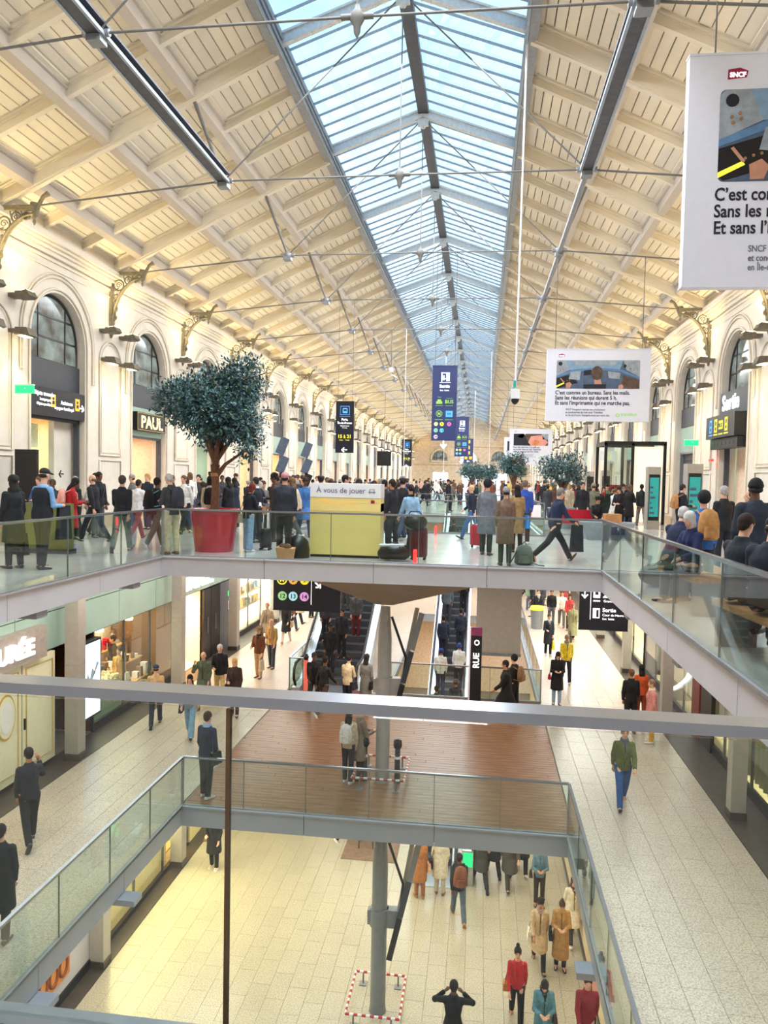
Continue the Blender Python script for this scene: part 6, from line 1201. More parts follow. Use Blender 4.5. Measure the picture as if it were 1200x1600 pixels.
def person(loc, rz, h, pose, top, tc, bc, hair, hc, skin='l', sc_='18181A', label=None, group=None, inner=None, face=False, wide=False):
    J = JJ[pose]; s = h / (1.735 + .01); r = thing('person', label or '', 'person', loc, radians(rz), group); sx_ = .92 if 'woman' in (label or '') else 1.0; r.scale = (s * sx_, s, s)
    hm = Matrix((Vector((1, 0, 0)), J['hf'], J['hu'])).transposed(); he = hm.to_euler()
    o = link('body', part(('b', pose), lambda: body_mesh(J)), r); setm(o, ('skin', SKIN[skin])); bo = o
    o = link({'jacket': 'jacket', 'puffer': 'puffer_jacket', 'coat': 'coat', 'long': 'long_coat', 'sweater': 'sweater', 'cape': 'cape_coat'}[top], part((top, pose), lambda: top_mesh(J, top)), r); setm(o, cloth(tc)); jk = o
    k = 'wide' if wide else 'slim'; o = link('trousers', part((k, pose), lambda: trouser_mesh(J, k)), r); setm(o, cloth(bc))
    for nm in 'LR': o = link('shoe', part(('shoe', pose, nm), lambda: shoe_mesh(J, nm)), r); setm(o, ('shoe', sc_))
    if hair != 'none': o = link('hat' if hair in ('beanie', 'cap', 'widehat', 'bobble') else ('headscarf' if hair == 'scarf' else 'hair'), part(('h', hair), lambda: hair_mesh(hair)), r, J['hd'], he); setm(o, cloth(hc))
    if hair in ('cap', 'beanie', 'widehat'): o = link('hair', part(('h', 'bald_ring'), lambda: hair_mesh('bald_ring')), r, J['hd'], he); setm(o, cloth('2A2220'))
    if inner: q = part(('scarf', pose), lambda: MB().tube([J['nb'] - J['up'] * .01, J['nb'] + J['up'] * .05], [.092, .085], 12).mesh('collar', M['white'])); o = link('scarf', q, r); setm(o, cloth(inner))
    if face and top != 'sweater':
        E_ = {'jacket': .021, 'puffer': .042, 'coat': .026, 'long': .026, 'cape': .036}[top]; sk = .03 if top in ('coat', 'long', 'cape') else 0
        def zp():
            F = J['fw']; return MB().tube([J['nb'] - J['up'] * .03 + F * (.085 + E_ * .5), J['ch'] + F * (.112 + E_), J['wa'] + F * (.10 + E_ + sk * .5), J['pel'] + F * (.117 + E_ + sk)], .008, 5).mesh('front_fastening', M['black'])
        link('front_fastening', part(('zip', top, pose), zp), jk)
        if inner:
            def sf():
                F = J['fw']; X = Vector((1, 0, 0)); U = J['up']; a = [J['nb'] - U * .01 + X * s_ * .055 + F * .075 for s_ in (-1, 1)]; b = [J['ch'] + U * .0 + X * s_ * .04 + F * (.115 + E_) for s_ in (-1, 1)]; c = J['wa'] + U * .07 + F * (.108 + E_)
                V = a + [b[1], c, b[0]]; V2 = [v + F * .008 for v in V]; n = 5; return MB().add(V + V2, [(4, 3, 2, 1, 0), (5, 6, 7, 8, 9)] + [(i, (i + 1) % n, n + (i + 1) % n, n + i) for i in range(n)]).mesh('shirt_front', M['white'])
            o = link('shirt_front', part(('sf', top, pose), sf), jk); setm(o, cloth(inner))
    if face:
        link('eyes', part('eyes', eyes_mesh), bo, J['hd'], he); link('eyebrows', part('brows', brow_mesh), bo, J['hd'], he); link('mouth', part('mouth', mouth_mesh), bo, J['hd'], he)
    return r, J, s
def world(r, J_pt, s): return Vector(r.location) + Matrix.Rotation(r.rotation_euler.z, 3, 'Z') @ (Vector(J_pt) * s)
def worn_backpack(P, c, label, sc1=1.0, straps=None):
    r, J, s = P; p = world(r, J['pel'] + J['up'] * .06 - J['fw'] * .20, s); b = thing('backpack', label, 'backpack', p, r.rotation_euler.z); b.scale = (s * sc1,) * 3
    bb = link('bag_body', part('bp', lambda: backpack_mb().mesh('bag_body', M['dark'])), b); setm(bb, cloth(c)); setm(link('front_pocket', part('bpp', lambda: MB().loft([((0, -.10, .04), .10, .04, Vector((1, 0, 0)), Vector((0, 1, 0))), ((0, -.10, .2), .095, .04, Vector((1, 0, 0)), Vector((0, 1, 0)))], 10).mesh('front_pocket', M['dark'])), bb), cloth(c))
    def st():
        q = MB(); [q.tube([(sx * .10, .05, .36), (sx * .11, .18, .42), (sx * .11, .33, .34), (sx * .12, .34, .2), (sx * .14, .2, .06), (sx * .12, .04, .04)], .014, 6) for sx in (-1, 1)]; return q.mesh('strap', M['dark'])
    setm(link('straps', part('bps', st), b), cloth(straps or c)); return b
def hand_bag(P, side, c, label, w_=.30, h=.24, drop=.32, name='handbag', shoulder=False):
    r, J, s = P; nm = side; q0 = J['wr' + nm] + J['hv' + nm] * .08 if not shoulder else J['pel'] + Vector(((.24 if nm == 'R' else -.24), 0, drop + .02))
    p = world(r, q0, s); b = thing(name, label, 'bag', p, r.rotation_euler.z); b.scale = (s,) * 3
    q = MB(); z = -drop; q.hexa([(-.05, -w_ / 2, z - h + .0), (.05, -w_ / 2, z - h), (.05, w_ / 2, z - h), (-.05, w_ / 2, z - h), (-.03, -w_ * .42, z), (.03, -w_ * .42, z), (.03, w_ * .42, z), (-.03, w_ * .42, z)])
    setm(q.obj('bag_body', M['dark'], b), cloth(c)); t = .50 if shoulder else 0; MB().tube([(0, -w_ * .3, z), (-.02 if not shoulder else (-.06 if nm == 'R' else .06), -w_ * .12, t * .6 + z * (.25 if not shoulder else 0) + .0), (0 if not shoulder else (-.08 if nm == 'R' else .08), 0, t * .78), (-.02 if not shoulder else (-.06 if nm == 'R' else .06), w_ * .12, t * .6 + z * (.25 if not shoulder else 0)), (0, w_ * .3, z)], .008, 5).obj('bag_strap', M['dark'], b); return b
def handheld_phone(P, label):
    r, J, s = P; c = (J['wrL'] + J['wrR']) / 2 + (J['hvL'] + J['hvR']) * .05; p = world(r, c, s); b = thing('phone', label, 'phone', p, r.rotation_euler.z); q = MB(); q.box(-.036, .036, -.004, .004, -.03, .10); q.obj('case', M['black'], b, rot=None) if False else q.obj('case', M['black'], b); MB().box(-.032, .032, -.0055, -.004, -.025, .095).obj('screen', M['scr'], b); return b
PEOPLE = [
 (-7.98, 12.82, 0.0, -15, 1.84, 'hold', 'sweater', '7FAEDD', '20212A', 'cap', '23252B', 'l', '1B1B1D', 'man in black cap with dark gilet over light blue hoodie at the left upper balustrade', 'gilet;hb:R:23262E:black coat hanging from the hand of the man in the light blue hoodie:coat', dict()),
 (-8.51, 12.77, 0.0, 70, 1.7, 'stand', 'coat', '1C1D22', '1E1F26', 'long', '1E1A1A', 'l', '17171A', 'person in dark coat at the far left edge behind the black cap man', 'hb:R:16161A:large black bag at the far left edge of the upper floor:big', dict()),
 (-9.61, 16.59, -0.0, -50, 1.66, 'phone', 'coat', 'B52226', '2A2F45', 'long', '17110F', 'd', '7FA3D8', 'woman in red coat with pink backpack bending over her phone', 'bp:E7A59A:pale pink backpack on the woman in the red coat', dict()),
 (-9.96, 18.32, 0.0, 85, 1.78, 'walk', 'jacket', '1B1B20', '20222C', 'bald_ring', '6A6260', 'l', '2A4A50', 'bald man in black jacket striding to the left', '', dict()),
 (-8.11, 16.14, 0.0, 10, 1.78, 'walk2', 'jacket', '15161D', '5C6860', 'short', '3A3330', 'l', '202022', 'man in black jacket and grey green trousers seen from behind', '', dict()),
 (-9.31, 19.43, 0.0, -20, 1.66, 'walk', 'puffer', 'F0EEF0', 'A8504E', 'short', '2A2020', 'm', '7A4038', 'person in white puffer jacket and dusty red trousers', '', dict()),
 (-7.79, 17.23, 0.0, -25, 1.74, 'walk', 'jacket', '1E2428', '5E6A5E', 'short', '1A1716', 'd', 'E6E4E0', 'man with black backpack walking away beside the grey haired man', 'bp:141519:black backpack with pale blue strap beside the grey haired man:5F9FB4', dict()),
 (-6.84, 15.97, 0.0, 60, 1.8, 'phone', 'jacket', '3C3B3E', 'C9BBA0', 'short', 'B9B4AE', 'l', '7A5C48', 'grey haired man in dark grey jacket and beige trousers, left of the red pot', 'bp:33343E:dark grey backpack on the grey haired man', dict(face=True)),
 (-7.05, 18.9, 0.0, 20, 1.74, 'stand', 'coat', 'CFC0A8', '33302E', 'bob', '1A1614', 'm', '1B1B1D', 'woman in beige coat with black backpack behind the tree trunk', 'bp:17171B:black backpack on the woman behind the tree trunk', dict()),
 (-5.95, 19.4, 0.0, 60, 1.74, 'stand', 'jacket', '20242F', '23252D', 'short', '2E2826', 'l', '1B1B1D', 'man in navy coat with white collar just right of the trunk', '', dict(inner='E6E6E8')),
 (-5.55, 19.9, 0.0, 100, 1.86, 'hold', 'jacket', '4A3226', '23201F', 'curly', '120E0C', 'd', '1B1B1D', 'tall man with curly black hair and brown jacket right of the trunk', '', dict(face=True)),
 (-5.41, 17.06, 0.0, -30, 1.6, 'phone', 'jacket', '17181F', '7F9FBE', 'bob', '6E2018', 'l', 'D5DCE6', 'woman with red hair, black jacket and wide jeans looking at her phone', 'hb:L:C9BCA0:beige shoulder bag on the red haired woman:shoulder;ph:phone held by the red haired woman', dict(wide=True, face=True)),
 (-6.32, 20.59, 0.0, -10, 1.66, 'bend', 'coat', '1F2A44', '3A4A66', 'bob', 'A59D92', 'l', '1B1B1D', 'woman in navy coat with brown bag strap behind the red haired woman', 'hb:R:A56A40:brown bag on the woman in the navy coat:shoulder', dict()),
 (-4.26, 15.97, 0.0, 5, 1.86, 'stand', 'puffer', '2A2B38', '1A1A1C', 'cap', 'C98A92', 'l', '141416', 'man in pink cap and dark padded jacket seen from behind, left of the yellow box', '', dict()),
 (-3.55, 19.3, 0.0, -75, 1.84, 'stand', 'jacket', '1B1C22', '20222A', 'short', '120E0D', 'l', '1B1B1D', 'black haired man showing only his head above the yellow box', '', dict(face=True)),
 (-3.05, 18.6, 0.0, 0, 1.72, 'stand', 'coat', '1B1C22', '20222A', 'widehat', '101012', 'l', '1B1B1D', 'person in black hat behind the yellow box', '', dict()),
 (-4.35, 21.5, 0.0, 20, 1.7, 'hold', 'jacket', '5F6B50', '3C4A5A', 'long', '2A1C16', 'l', '1B1B1D', 'woman in olive jacket with white bag just left of the yellow box', 'hb:R:E8E4DE:white bag on the woman left of the yellow box:shoulder', dict()),
 (-4.0, 22.6, 0.0, 160, 1.66, 'stand', 'sweater', 'D8B4A0', '3A3232', 'tail', '2A1C16', 'l', '1B1B1D', 'woman in pale pink top facing the camera left of the yellow box', '', dict(face=True)),
 (-1.6, 17.41, 0.0, 35, 1.7, 'walk2', 'jacket', '8FB6D6', '1D2230', 'tail', '231815', 'l', 'DADADA', 'woman in light blue denim jacket leaning on her luggage', '', dict(inner='17181F', face=True)),
 (-2.15, 18.3, 0.0, 60, 1.76, 'stand', 'jacket', '1E1F28', '20212A', 'short', '241A16', 'm', '1B1B1D', 'dark haired person behind the woman in the denim jacket', '', dict(face=True)),
 (-2.55, 19.8, 0.0, 10, 1.74, 'stand', 'jacket', '22242E', '1E2230', 'short', '15110F', 'm', '1B1B1D', 'person with dark backpack right of the yellow box', 'bp:1B1C22:dark backpack just right of the yellow box', dict()),
 (-0.24, 22.7, 0.0, 75, 1.68, 'walk', 'jacket', '1E2438', '3E6896', 'short', 'D9B484', 'l', '26344A', 'blonde woman in navy jacket and jeans walking left', 'hb:R:A5825E:tan shoulder bag on the blonde walking woman:shoulder', dict(face=True)),
 (0.15, 18.15, -0.0, -15, 1.78, 'stand', 'coat', '6C6F78', '2B3634', 'bobble', '17171C', 'l', '3A3C40', 'person in long grey coat with black woolly hat and black hood', '', dict()),
 (0.53, 15.95, 0.0, 5, 1.64, 'stand', 'coat', '7A6150', '3B4A44', 'beanie', '8C8A88', 'l', '5A3226', 'woman in brown coat with grey knitted hat seen from behind', '', dict(wide=False)),
 (0.91, 19.05, 0.0, 20, 1.68, 'stand', 'coat', '9A7A50', '22201F', 'long', '1A1210', 'l', '3A2A22', 'woman with long black hair and tan coat', 'hb:R:2E8FE0:bright blue shopping bag on the shoulder of the woman in the tan coat:blue', dict(inner='8C6A44')),
 (1.24, 21.64, 0.0, 0, 1.8, 'stand', 'jacket', '2A4AA0', '3A2A28', 'short', '6A5A4E', 'l', 'E0E0E0', 'person in blue jacket hidden behind the bright blue bag', '', dict()),
 (1.68, 17.2, -0.0, -70, 1.76, 'stride', 'jacket', '1E2742', '17181F', 'short', '7D7872', 'l', '151517', 'grey haired man in navy jacket striding right with a coat over his arm', 'hb:R:1B1E2A:dark coat carried over the arm of the striding man:coat', dict(face=True)),
 (4.86, 30.85, 0.0, 180, 1.68, 'walk', 'coat', '1B2A2A', '17181C', 'long', '4A2A20', 'l', '17171A', 'woman in dark coat and red top walking toward the camera on the right', '', dict(inner='D01F2A', face=True)),
 (5.31, 31.47, 0.0, 180, 1.66, 'walk2', 'coat', '141418', '17181C', 'bob', '17110F', 'l', '17171A', 'woman all in black beside the woman with the red top', '', dict(face=True)),
 (6.33, 34.73, 0.0, 170, 1.76, 'phone', 'jacket', '1F2633', '54739A', 'short', '2A211C', 'l', '3A3C40', 'man in open dark jacket, pale shirt and jeans on the right corridor', '', dict(inner='C8CCD6', face=True)),
 (6.69, 32.54, 0.0, 0, 1.8, 'walk', 'jacket', '1E2426', '8A7672', 'short', '16110F', 'd', '17171A', 'man in dark green jacket and mauve grey trousers walking away on the right', '', dict()),
 (6.15, 24.2, 0.0, -70, 1.78, 'hold', 'jacket', '1A1C28', '20222C', 'short', '2B201A', 'l', '17171A', 'man in navy jacket with tan strap beside the glass kiosk', 'bp:B08050:tan backpack on the man beside the kiosk', dict(face=True)),
 (2.9, 11.75, 0.16, -40, 1.74, 'sitlean', 'jacket', '1A2340', '6A6A78', 'short', 'C4C0BC', 'l', '3A302C', 'elderly grey haired man in navy jacket sitting bent forward by the right balustrade', '', dict()),
 (2.98, 10.95, 0.16, 120, 1.62, 'sit', 'jacket', '1C2450', '3A3C50', 'bob', 'D2CFC8', 'l', '3A302C', 'elderly white haired woman in navy jacket sitting by the right balustrade', '', dict()),
 (3.37, 11.9, 0.0, 5, 1.66, 'stand', 'jacket', '2F67B0', '2A2C38', 'bobble', '16161B', 'l', '17171A', 'person in blue jacket and black hood with tan backpack, right corridor', 'bp:C08A50:tan leather backpack on the person in the blue jacket:A87848:1.08', dict()),
 (4.92, 16.0, 0.0, 15, 1.76, 'stand', 'jacket', '1A1B20', '20222A', 'short', 'A9A4A0', 'l', '17171A', 'grey haired man in black jacket seen from behind near the Sortie doorway', '', dict()),
 (3.66, 10.6, 0.0, 0, 1.86, 'stand', 'puffer', '232A38', '20222A', 'beanie', '0F1013', 'd', '17171A', 'large man in dark padded hooded jacket seen from behind at the right edge', '', dict()),
 (4.3, 12.6, 0.0, 60, 1.72, 'stand', 'jacket', '17171B', '20222A', 'hood', '121214', 'l', '17171A', 'person in black hood at the right edge behind the large man', '', dict()),
 (2.74, 8.4, 0.16, -60, 1.72, 'sit', 'jacket', '1B232C', '3A3C50', 'short', '2A1A14', 'l', '17171A', 'man with glasses and brown hair sitting at the right balustrade', '', dict(face=True)),
 (2.8, 7.7, 0.16, -40, 1.72, 'sit', 'puffer', '1A2030', '17181C', 'cap', '23242A', 'l', '17171A', 'person in dark cap and padded jacket sitting at the right edge', '', dict()),
 (3.9, 25.9, 0.0, 180, 1.7, 'sit', 'jacket', '17181C', '2A3A5A', 'curly', '17110F', 'm', '17171A', 'man in black jacket sitting on the red bench beside the planter', '', dict(face=True)),
 (4.5, 25.2, 0.0, 150, 1.7, 'phone', 'jacket', '1B1B20', '17181C', 'long', '3A241A', 'l', '17171A', 'woman in black looking down beside the grey planter', '', dict(face=True)),
 (3.6, 27.5, 0.0, 185, 1.78, 'stand', 'coat', '22232A', '20222A', 'short', '2A201C', 'l', '17171A', 'tall man in dark coat standing behind the red bench', '', dict(face=True)),
 (4.15, 28.6, 0.0, 0, 1.74, 'stand', 'jacket', '7A7A66', '3A3C40', 'beanie', '8A8A70', 'l', '17171A', 'person in khaki jacket and hat behind the red bench', '', dict()),
 (-8.13, 12.65, -5.1, 45, 1.8, 'call', 'jacket', '22242E', '17171B', 'short', '15120F', 'm', '3A3C44', 'man in dark navy jacket phoning and walking away on the left walkway', '', dict()),
 (-6.83, 9.9, -5.1, 15, 1.72, 'stand', 'coat', '121216', '2A2A28', 'short', '17110F', 'l', '5A5A50', 'person in black coat cut by the left photo edge', '', dict()),
 (-5.66, 15.12, -5.1, -20, 1.84, 'stand', 'jacket', '1E2A40', '15161A', 'short', '3A2418', 'l', 'C9D2D0', 'man in navy jacket with black shoulder bag leaning at the deck corner', 'hb:R:15161A:black shoulder bag behind the man at the deck corner:shoulder', dict(inner='8FB0D8')),
 (-8.67, 19.26, -5.1, 20, 1.72, 'walk2', 'jacket', 'C4A070', '1F2230', 'cap', '2A3050', 'l', '1B1B1D', 'man in beige jacket and navy cap walking along the left shops', '', dict()),
 (-7.43, 18.62, -5.1, 190, 1.7, 'walk', 'jacket', '8A9498', '7FA6C4', 'long', '1E1512', 'l', '141416', 'woman with black hair and pale jeans walking toward the camera', 'hb:R:1B1B20:dark handbag of the woman in pale jeans:shoulder', dict(face=True, wide=True)),
 (-7.98, 21.03, -5.1, 185, 1.7, 'call', 'coat', '55604E', 'C8B898', 'bald_ring', 'E4E0DA', 'l', '6A4A3A', 'elderly person in green coat with white hair holding a phone', '', dict(face=True)),
 (-7.69, 21.6, -5.1, 190, 1.78, 'hold', 'jacket', '17181F', 'D8BE88', 'short', 'C8C2BC', 'l', '4A3A30', 'white haired man in black jacket and beige trousers beside the green coat', '', dict(face=True)),
 (-6.84, 20.46, -5.1, 185, 1.68, 'hold', 'cape', '3E2A28', '3A2A28', 'bob', 'D8B070', 'l', '2A1C18', 'blonde woman in dark brown cape coat by the pillar', 'hb:R:17171B:black handbag of the blonde woman in the brown coat:shoulder', dict(face=True)),
 (-7.37, 24.55, -5.1, 170, 1.74, 'hold', 'jacket', '6A3A20', 'B89A78', 'cap', '8A6A40', 'l', '1B1B1D', 'man in rust brown jacket with black scarf carrying a paper bag', 'hb:L:C9B49A:pale paper bag carried by the man in the rust jacket:paper', dict(inner='1B1B1D', face=True)),
 (-7.3, 25.89, -5.1, 165, 1.76, 'hold', 'jacket', 'A88A58', '3A4450', 'short', 'D8A890', 'l', '17171A', 'bald man in tan shirt walking beside the rust brown jacket', '', dict(face=True)),
 (-7.86, 30.04, -5.1, 180, 1.7, 'walk2', 'coat', '1E1A1E', 'E8C8B8', 'short', '3A2A24', 'l', 'C89A88', 'woman in black top and pale trousers with beige bag under the metro sign', 'hb:L:C4A078:beige handbag under the metro sign:shoulder', dict(face=True)),
 (-8.54, 29.64, -5.1, 175, 1.74, 'walk', 'coat', 'A89478', 'C8A890', 'short', 'C87848', 'l', '8A6A50', 'person in beige coat with big olive bag by the far left shops', 'hb:R:7A6A38:big olive shoulder bag by the far left shops:big', dict(face=True)),
 (-10.6, 21.0, -5.1, 180, 1.68, 'stand', 'coat', 'C89A58', '3A2A28', 'short', '3A1A14', 'l', '17171A', 'woman in mustard jacket inside the left shop window', 'hb:L:F0ECE8:white bag of the woman in the mustard jacket:shoulder', dict(face=True)),
 (-11.4, 22.2, -5.1, 120, 1.75, 'stand', 'jacket', '17171B', '17171B', 'short', '1A1412', 'm', '17171A', 'person in black deep inside the left shop', '', dict()),
 (-11.9, 23.1, -5.1, 200, 1.7, 'stand', 'jacket', '8A8078', '3A3A40', 'short', '6A5A50', 'l', '17171A', 'person in grey beige top deep inside the left shop', '', dict(face=True)),
 (-4.37, 21.05, -5.1, -35, 1.76, 'walk', 'sweater', '1B1B1B', '4A3A34', 'short', '17110F', 'd', 'F0ECE8', 'man in black jumper with white shoes at the foot of the left escalator', '', dict()),
 (-4.79, 21.65, -5.1, 180, 1.72, 'walk2', 'jacket', '17171A', '2A2A2C', 'cap', '2A2420', 'd', 'E8E4E0', 'person in black jacket and cap stepping off the left escalator', '', dict(face=True)),
 (-3.75, 21.48, -5.1, -15, 1.66, 'phone', 'jacket', 'E6D3AC', '232A40', 'bun', '1A1412', 'l', 'E8E4E0', 'woman in cream hooded jacket with hair bun near the column', 'hb:R:2A2A30:dark crossbody bag of the woman in the cream jacket:shoulder', dict()),
 (-3.22, 21.58, -5.1, -25, 1.7, 'stand', 'long', '7A7A74', '6A6A66', 'long', '241A18', 'l', '17171A', 'woman in long grey coat with black bag left of the column', 'hb:R:141418:black bag on the woman in the long grey coat:shoulder', dict()),
 (-2.82, 16.42, -5.1, -10, 1.66, 'stand', 'jacket', 'C8B8A0', '1E2230', 'long', '15110F', 'l', 'E8E4E0', 'woman in beige jacket with black hair and white backpack on the deck', 'bp:DDD8D4:white backpack on the woman standing on the deck', dict()),
 (-2.6, 16.64, -5.1, -60, 1.68, 'phone', 'coat', '8A7A68', '2A2422', 'short', '2A1E1A', 'l', '3A2A22', 'person in brown coat partly behind the woman with the white backpack', '', dict()),
 (0.87, 21.42, -5.1, 85, 1.82, 'walk2', 'coat', '101013', '2A2A30', 'short', '15100E', 'm', 'F4F4F4', 'bearded man in long black coat and white trainers walking left on the deck', '', dict(face=True)),
 (1.12, 22.18, -5.1, 60, 1.74, 'stand', 'jacket', '1C1A18', '17171A', 'bobble', '121214', 'l', '17171A', 'person in black hood right behind the bearded man', 'bp:8A6A48:brown backpack behind the bearded man', dict()),
 (2.48, 23.4, -5.1, 180, 1.68, 'phone', 'coat', '17171B', '9DB4C8', 'long', '2A1E1A', 'l', '101012', 'woman in black blazer and pale jeans walking toward the camera, right walkway', 'hb:R:B0202C:small red bag at the hip of the woman in the black blazer:small;ph:phone held by the woman in the black blazer', dict(face=True)),
 (3.06, 26.11, -5.1, 180, 1.7, 'walk', 'jacket', 'F0D23C', '1E2030', 'scarf', '8A8478', 'm', 'E8DCD4', 'person in bright yellow jacket with grey headscarf', '', dict(inner='A8A498', face=True)),
 (2.8, 30.05, -5.1, 185, 1.66, 'hold', 'coat', '2A2C34', '17171B', 'tail', '4A3228', 'l', 'E6E2E0', 'woman in black and grey coat with yellow bag on the right walkway', 'hb:L:E6DA30:yellow bag of the woman in the black and grey coat:paper', dict(inner='C8C8D0', face=True)),
 (2.87, 36.44, -5.1, 178, 1.76, 'walk2', 'jacket', '24262E', '2A3040', 'short', '1E1815', 'l', '3A2A24', 'man in dark jacket with pale collar, front of the right hand crowd under the bridge', '', dict(inner='DCD6CC', face=True)),
 (3.51, 36.59, -5.1, 180, 1.7, 'stand', 'sweater', '17171B', '5A5E68', 'short', '1A1412', 'm', '17171A', 'person in black top and grey trousers in the right hand crowd under the bridge', '', dict(face=True)),
 (3.96, 36.21, -5.1, 176, 1.76, 'walk', 'sweater', 'ECE4DC', '6E6A68', 'short', '4A342A', 'l', 'B07868', 'person in white top and grey trousers in the right hand crowd under the bridge', '', dict(face=True)),
 (4.08, 32.95, -5.1, 180, 1.7, 'walk2', 'long', '8E8C68', '4A3830', 'bob', '8A5A48', 'l', '3A2A24', 'woman in long olive coat left of the 22 à 27 sign', '', dict(face=True)),
 (4.22, 35.35, -5.1, 180, 1.68, 'stand', 'jacket', 'C23A3C', '3A2A2A', 'long', '3A2018', 'l', '17171A', 'woman in red top behind the olive coat', '', dict(face=True)),
 (2.7, 40.12, -5.1, 0, 1.74, 'walk', 'jacket', '7A9078', '5A6A88', 'short', '3A2A22', 'l', '17171A', 'person in pale green top and jeans walking away at the head of the right opening', '', dict()),
 (2.4, 44.14, -5.1, 0, 1.74, 'walk2', 'coat', '2A2426', '3A3032', 'short', '2A2020', 'l', '17171A', 'person in dark coat by the grey lift cladding under the bridge', '', dict()),
 (4.25, 21.13, -5.1, 8, 1.76, 'stand', 'jacket', '101114', '17171B', 'short', '6E4A3A', 'm', '17171A', 'man in black seen from behind near the right shop windows', '', dict()),
 (4.71, 22.04, -5.1, 5, 1.68, 'stand', 'jacket', 'C4501E', '8A3A20', 'long', '120E0C', 'l', '8A3A20', 'woman with long black hair and orange top near the right shop windows', '', dict()),
 (4.66, 20.44, -5.1, 95, 1.68, 'stand', 'coat', 'D08A84', 'D8A020', 'short', '8A6A58', 'l', 'F0E8E0', 'person in pink coat and mustard trousers with white scarf, right shop windows', '', dict(inner='F4E8D8')),
 (3.16, 16.26, -5.1, 180, 1.76, 'walk2', 'jacket', '5E6438', '2C5490', 'short', '6A5A50', 'l', '121214', 'man in olive green jacket and blue jeans walking on the right walkway', '', dict(inner='5A6270', face=True)),
 (-4.65, 25.3, -4.47, 180, 1.72, 'stand', 'jacket', '2A2C34', '22242C', 'short', '17110F', 'm', '17171A', 'rider in dark jacket low on the left escalator, right side', '', dict(face=True)),
 (-5.35, 26.0, -4.07, 180, 1.72, 'stand', 'jacket', '3E4048', '2A2C34', 'long', '2A1C16', 'l', '17171A', 'rider in charcoal jacket with long hair on the left escalator', '', dict(face=True)),
 (-4.65, 29.2, -2.23, 180, 1.72, 'stand', 'jacket', 'C8B49A', '3A3A44', 'bob', '4A3226', 'l', '17171A', 'rider in beige jacket high on the left escalator', '', dict(face=True)),
 (-5.25, 32.2, -0.51, 180, 1.72, 'stand', 'jacket', '17181D', '1B1B20', 'short', '17110F', 'l', '17171A', 'rider in black at the top of the left escalator', '', dict(face=True)),
 (-4.9, 24.6, -4.87, 180, 1.72, 'stand', 'jacket', '16171A', '22222A', 'cap', '17171A', 'd', '17171A', 'rider in black with cream straps at the foot of the left escalator', '', dict(face=True)),
 (-4.3, 26.2, -3.95, 180, 1.72, 'stand', 'jacket', '5A5A60', '6A2A32', 'short', '2A201C', 'l', '17171A', 'rider in grey jumper and wine red trousers on the left escalator', '', dict(face=True)),
 (-3.95, 28.4, -2.69, 180, 1.72, 'stand', 'jacket', '3A2422', 'E0D6CC', 'short', '4A3A30', 'l', '17171A', 'rider in dark brown jumper and white trousers on the left escalator', '', dict(face=True)),
 (-4.95, 27.6, -3.15, 180, 1.72, 'stand', 'jacket', '6A6862', '4A4A4A', 'long', '17110F', 'd', '17171A', 'rider in grey coat with white scarf on the left escalator', '', dict(face=True)),
 (-4.95, 29.6, -2.0, 180, 1.72, 'stand', 'jacket', '5E5A54', '3A3A3A', 'short', '17110F', 'm', '17171A', 'rider in taupe coat high on the left escalator', '', dict(face=True)),
 (-5.25, 31.3, -1.03, 180, 1.72, 'stand', 'jacket', 'C0404A', '6A7A98', 'short', '2A1A14', 'l', '17171A', 'rider with red scarf and jeans near the top of the left escalator', '', dict(face=True)),
 (-4.05, 30.8, -1.31, 180, 1.72, 'stand', 'jacket', '1E2A4A', '17171B', 'short', '17110F', 'm', '17171A', 'rider in dark blue near the top of the left escalator', '', dict(face=True)),
 (-1.35, 25.6, -7.09, 0, 1.74, 'stand', 'jacket', '2A2E3C', '23252E', 'short', '1A1512', 'm', '17171A', 'rider with grey backpack lowest on the rising escalator, left side', 'bp:2A2C38:grey striped backpack lowest on the rising escalator', dict()),
 (-0.7, 25.9, -6.92, 0, 1.74, 'stand', 'jacket', '2E323E', '23252E', 'beanie', '5A4A50', 'm', '17171A', 'rider with dark backpack lowest on the rising escalator, right side', 'bp:22242E:dark backpack lowest on the rising escalator, right side', dict()),
 (-1.3, 27.2, -6.15, 0, 1.74, 'stand', 'jacket', 'EDEBE8', '1E2A50', 'beanie', '22348A', 'm', '17171A', 'rider in white jacket with blue hat, left side of the rising escalator', '', dict()),
 (-0.65, 27.5, -5.98, 0, 1.74, 'stand', 'jacket', 'F0F0F2', '20283C', 'short', '2A4AA0', 'm', '17171A', 'rider in white jacket with bright blue hood, right side of the rising escalator', '', dict()),
 (-1.3, 28.8, -5.22, 0, 1.74, 'stand', 'jacket', '20263E', '20263E', 'short', '17110F', 'm', '17171A', 'rider in dark navy, left side of the rising escalator', '', dict()),
 (-0.65, 29.2, -4.98, 0, 1.74, 'stand', 'jacket', '2A3040', '2A3040', 'short', '17110F', 'm', '17171A', 'rider in dark grey blue, right side of the rising escalator', '', dict()),
 (-1.25, 30.6, -4.16, 0, 1.74, 'stand', 'jacket', '55606A', '3A3A44', 'short', '2A2018', 'm', '17171A', 'rider in slate jacket halfway up the rising escalator', '', dict()),
 (-0.6, 31.2, -3.81, 0, 1.74, 'stand', 'jacket', '23242C', '23252E', 'beanie', 'D0C8C4', 'm', '17171A', 'rider with black backpack and pale hat halfway up the rising escalator', 'bp:17181F:black backpack halfway up the rising escalator', dict()),
 (-1.2, 32.4, -3.1, 0, 1.74, 'stand', 'jacket', '8A5A60', '3A3A44', 'short', '2A2018', 'm', '17171A', 'rider in dusty pink near the top of the rising escalator', '', dict()),
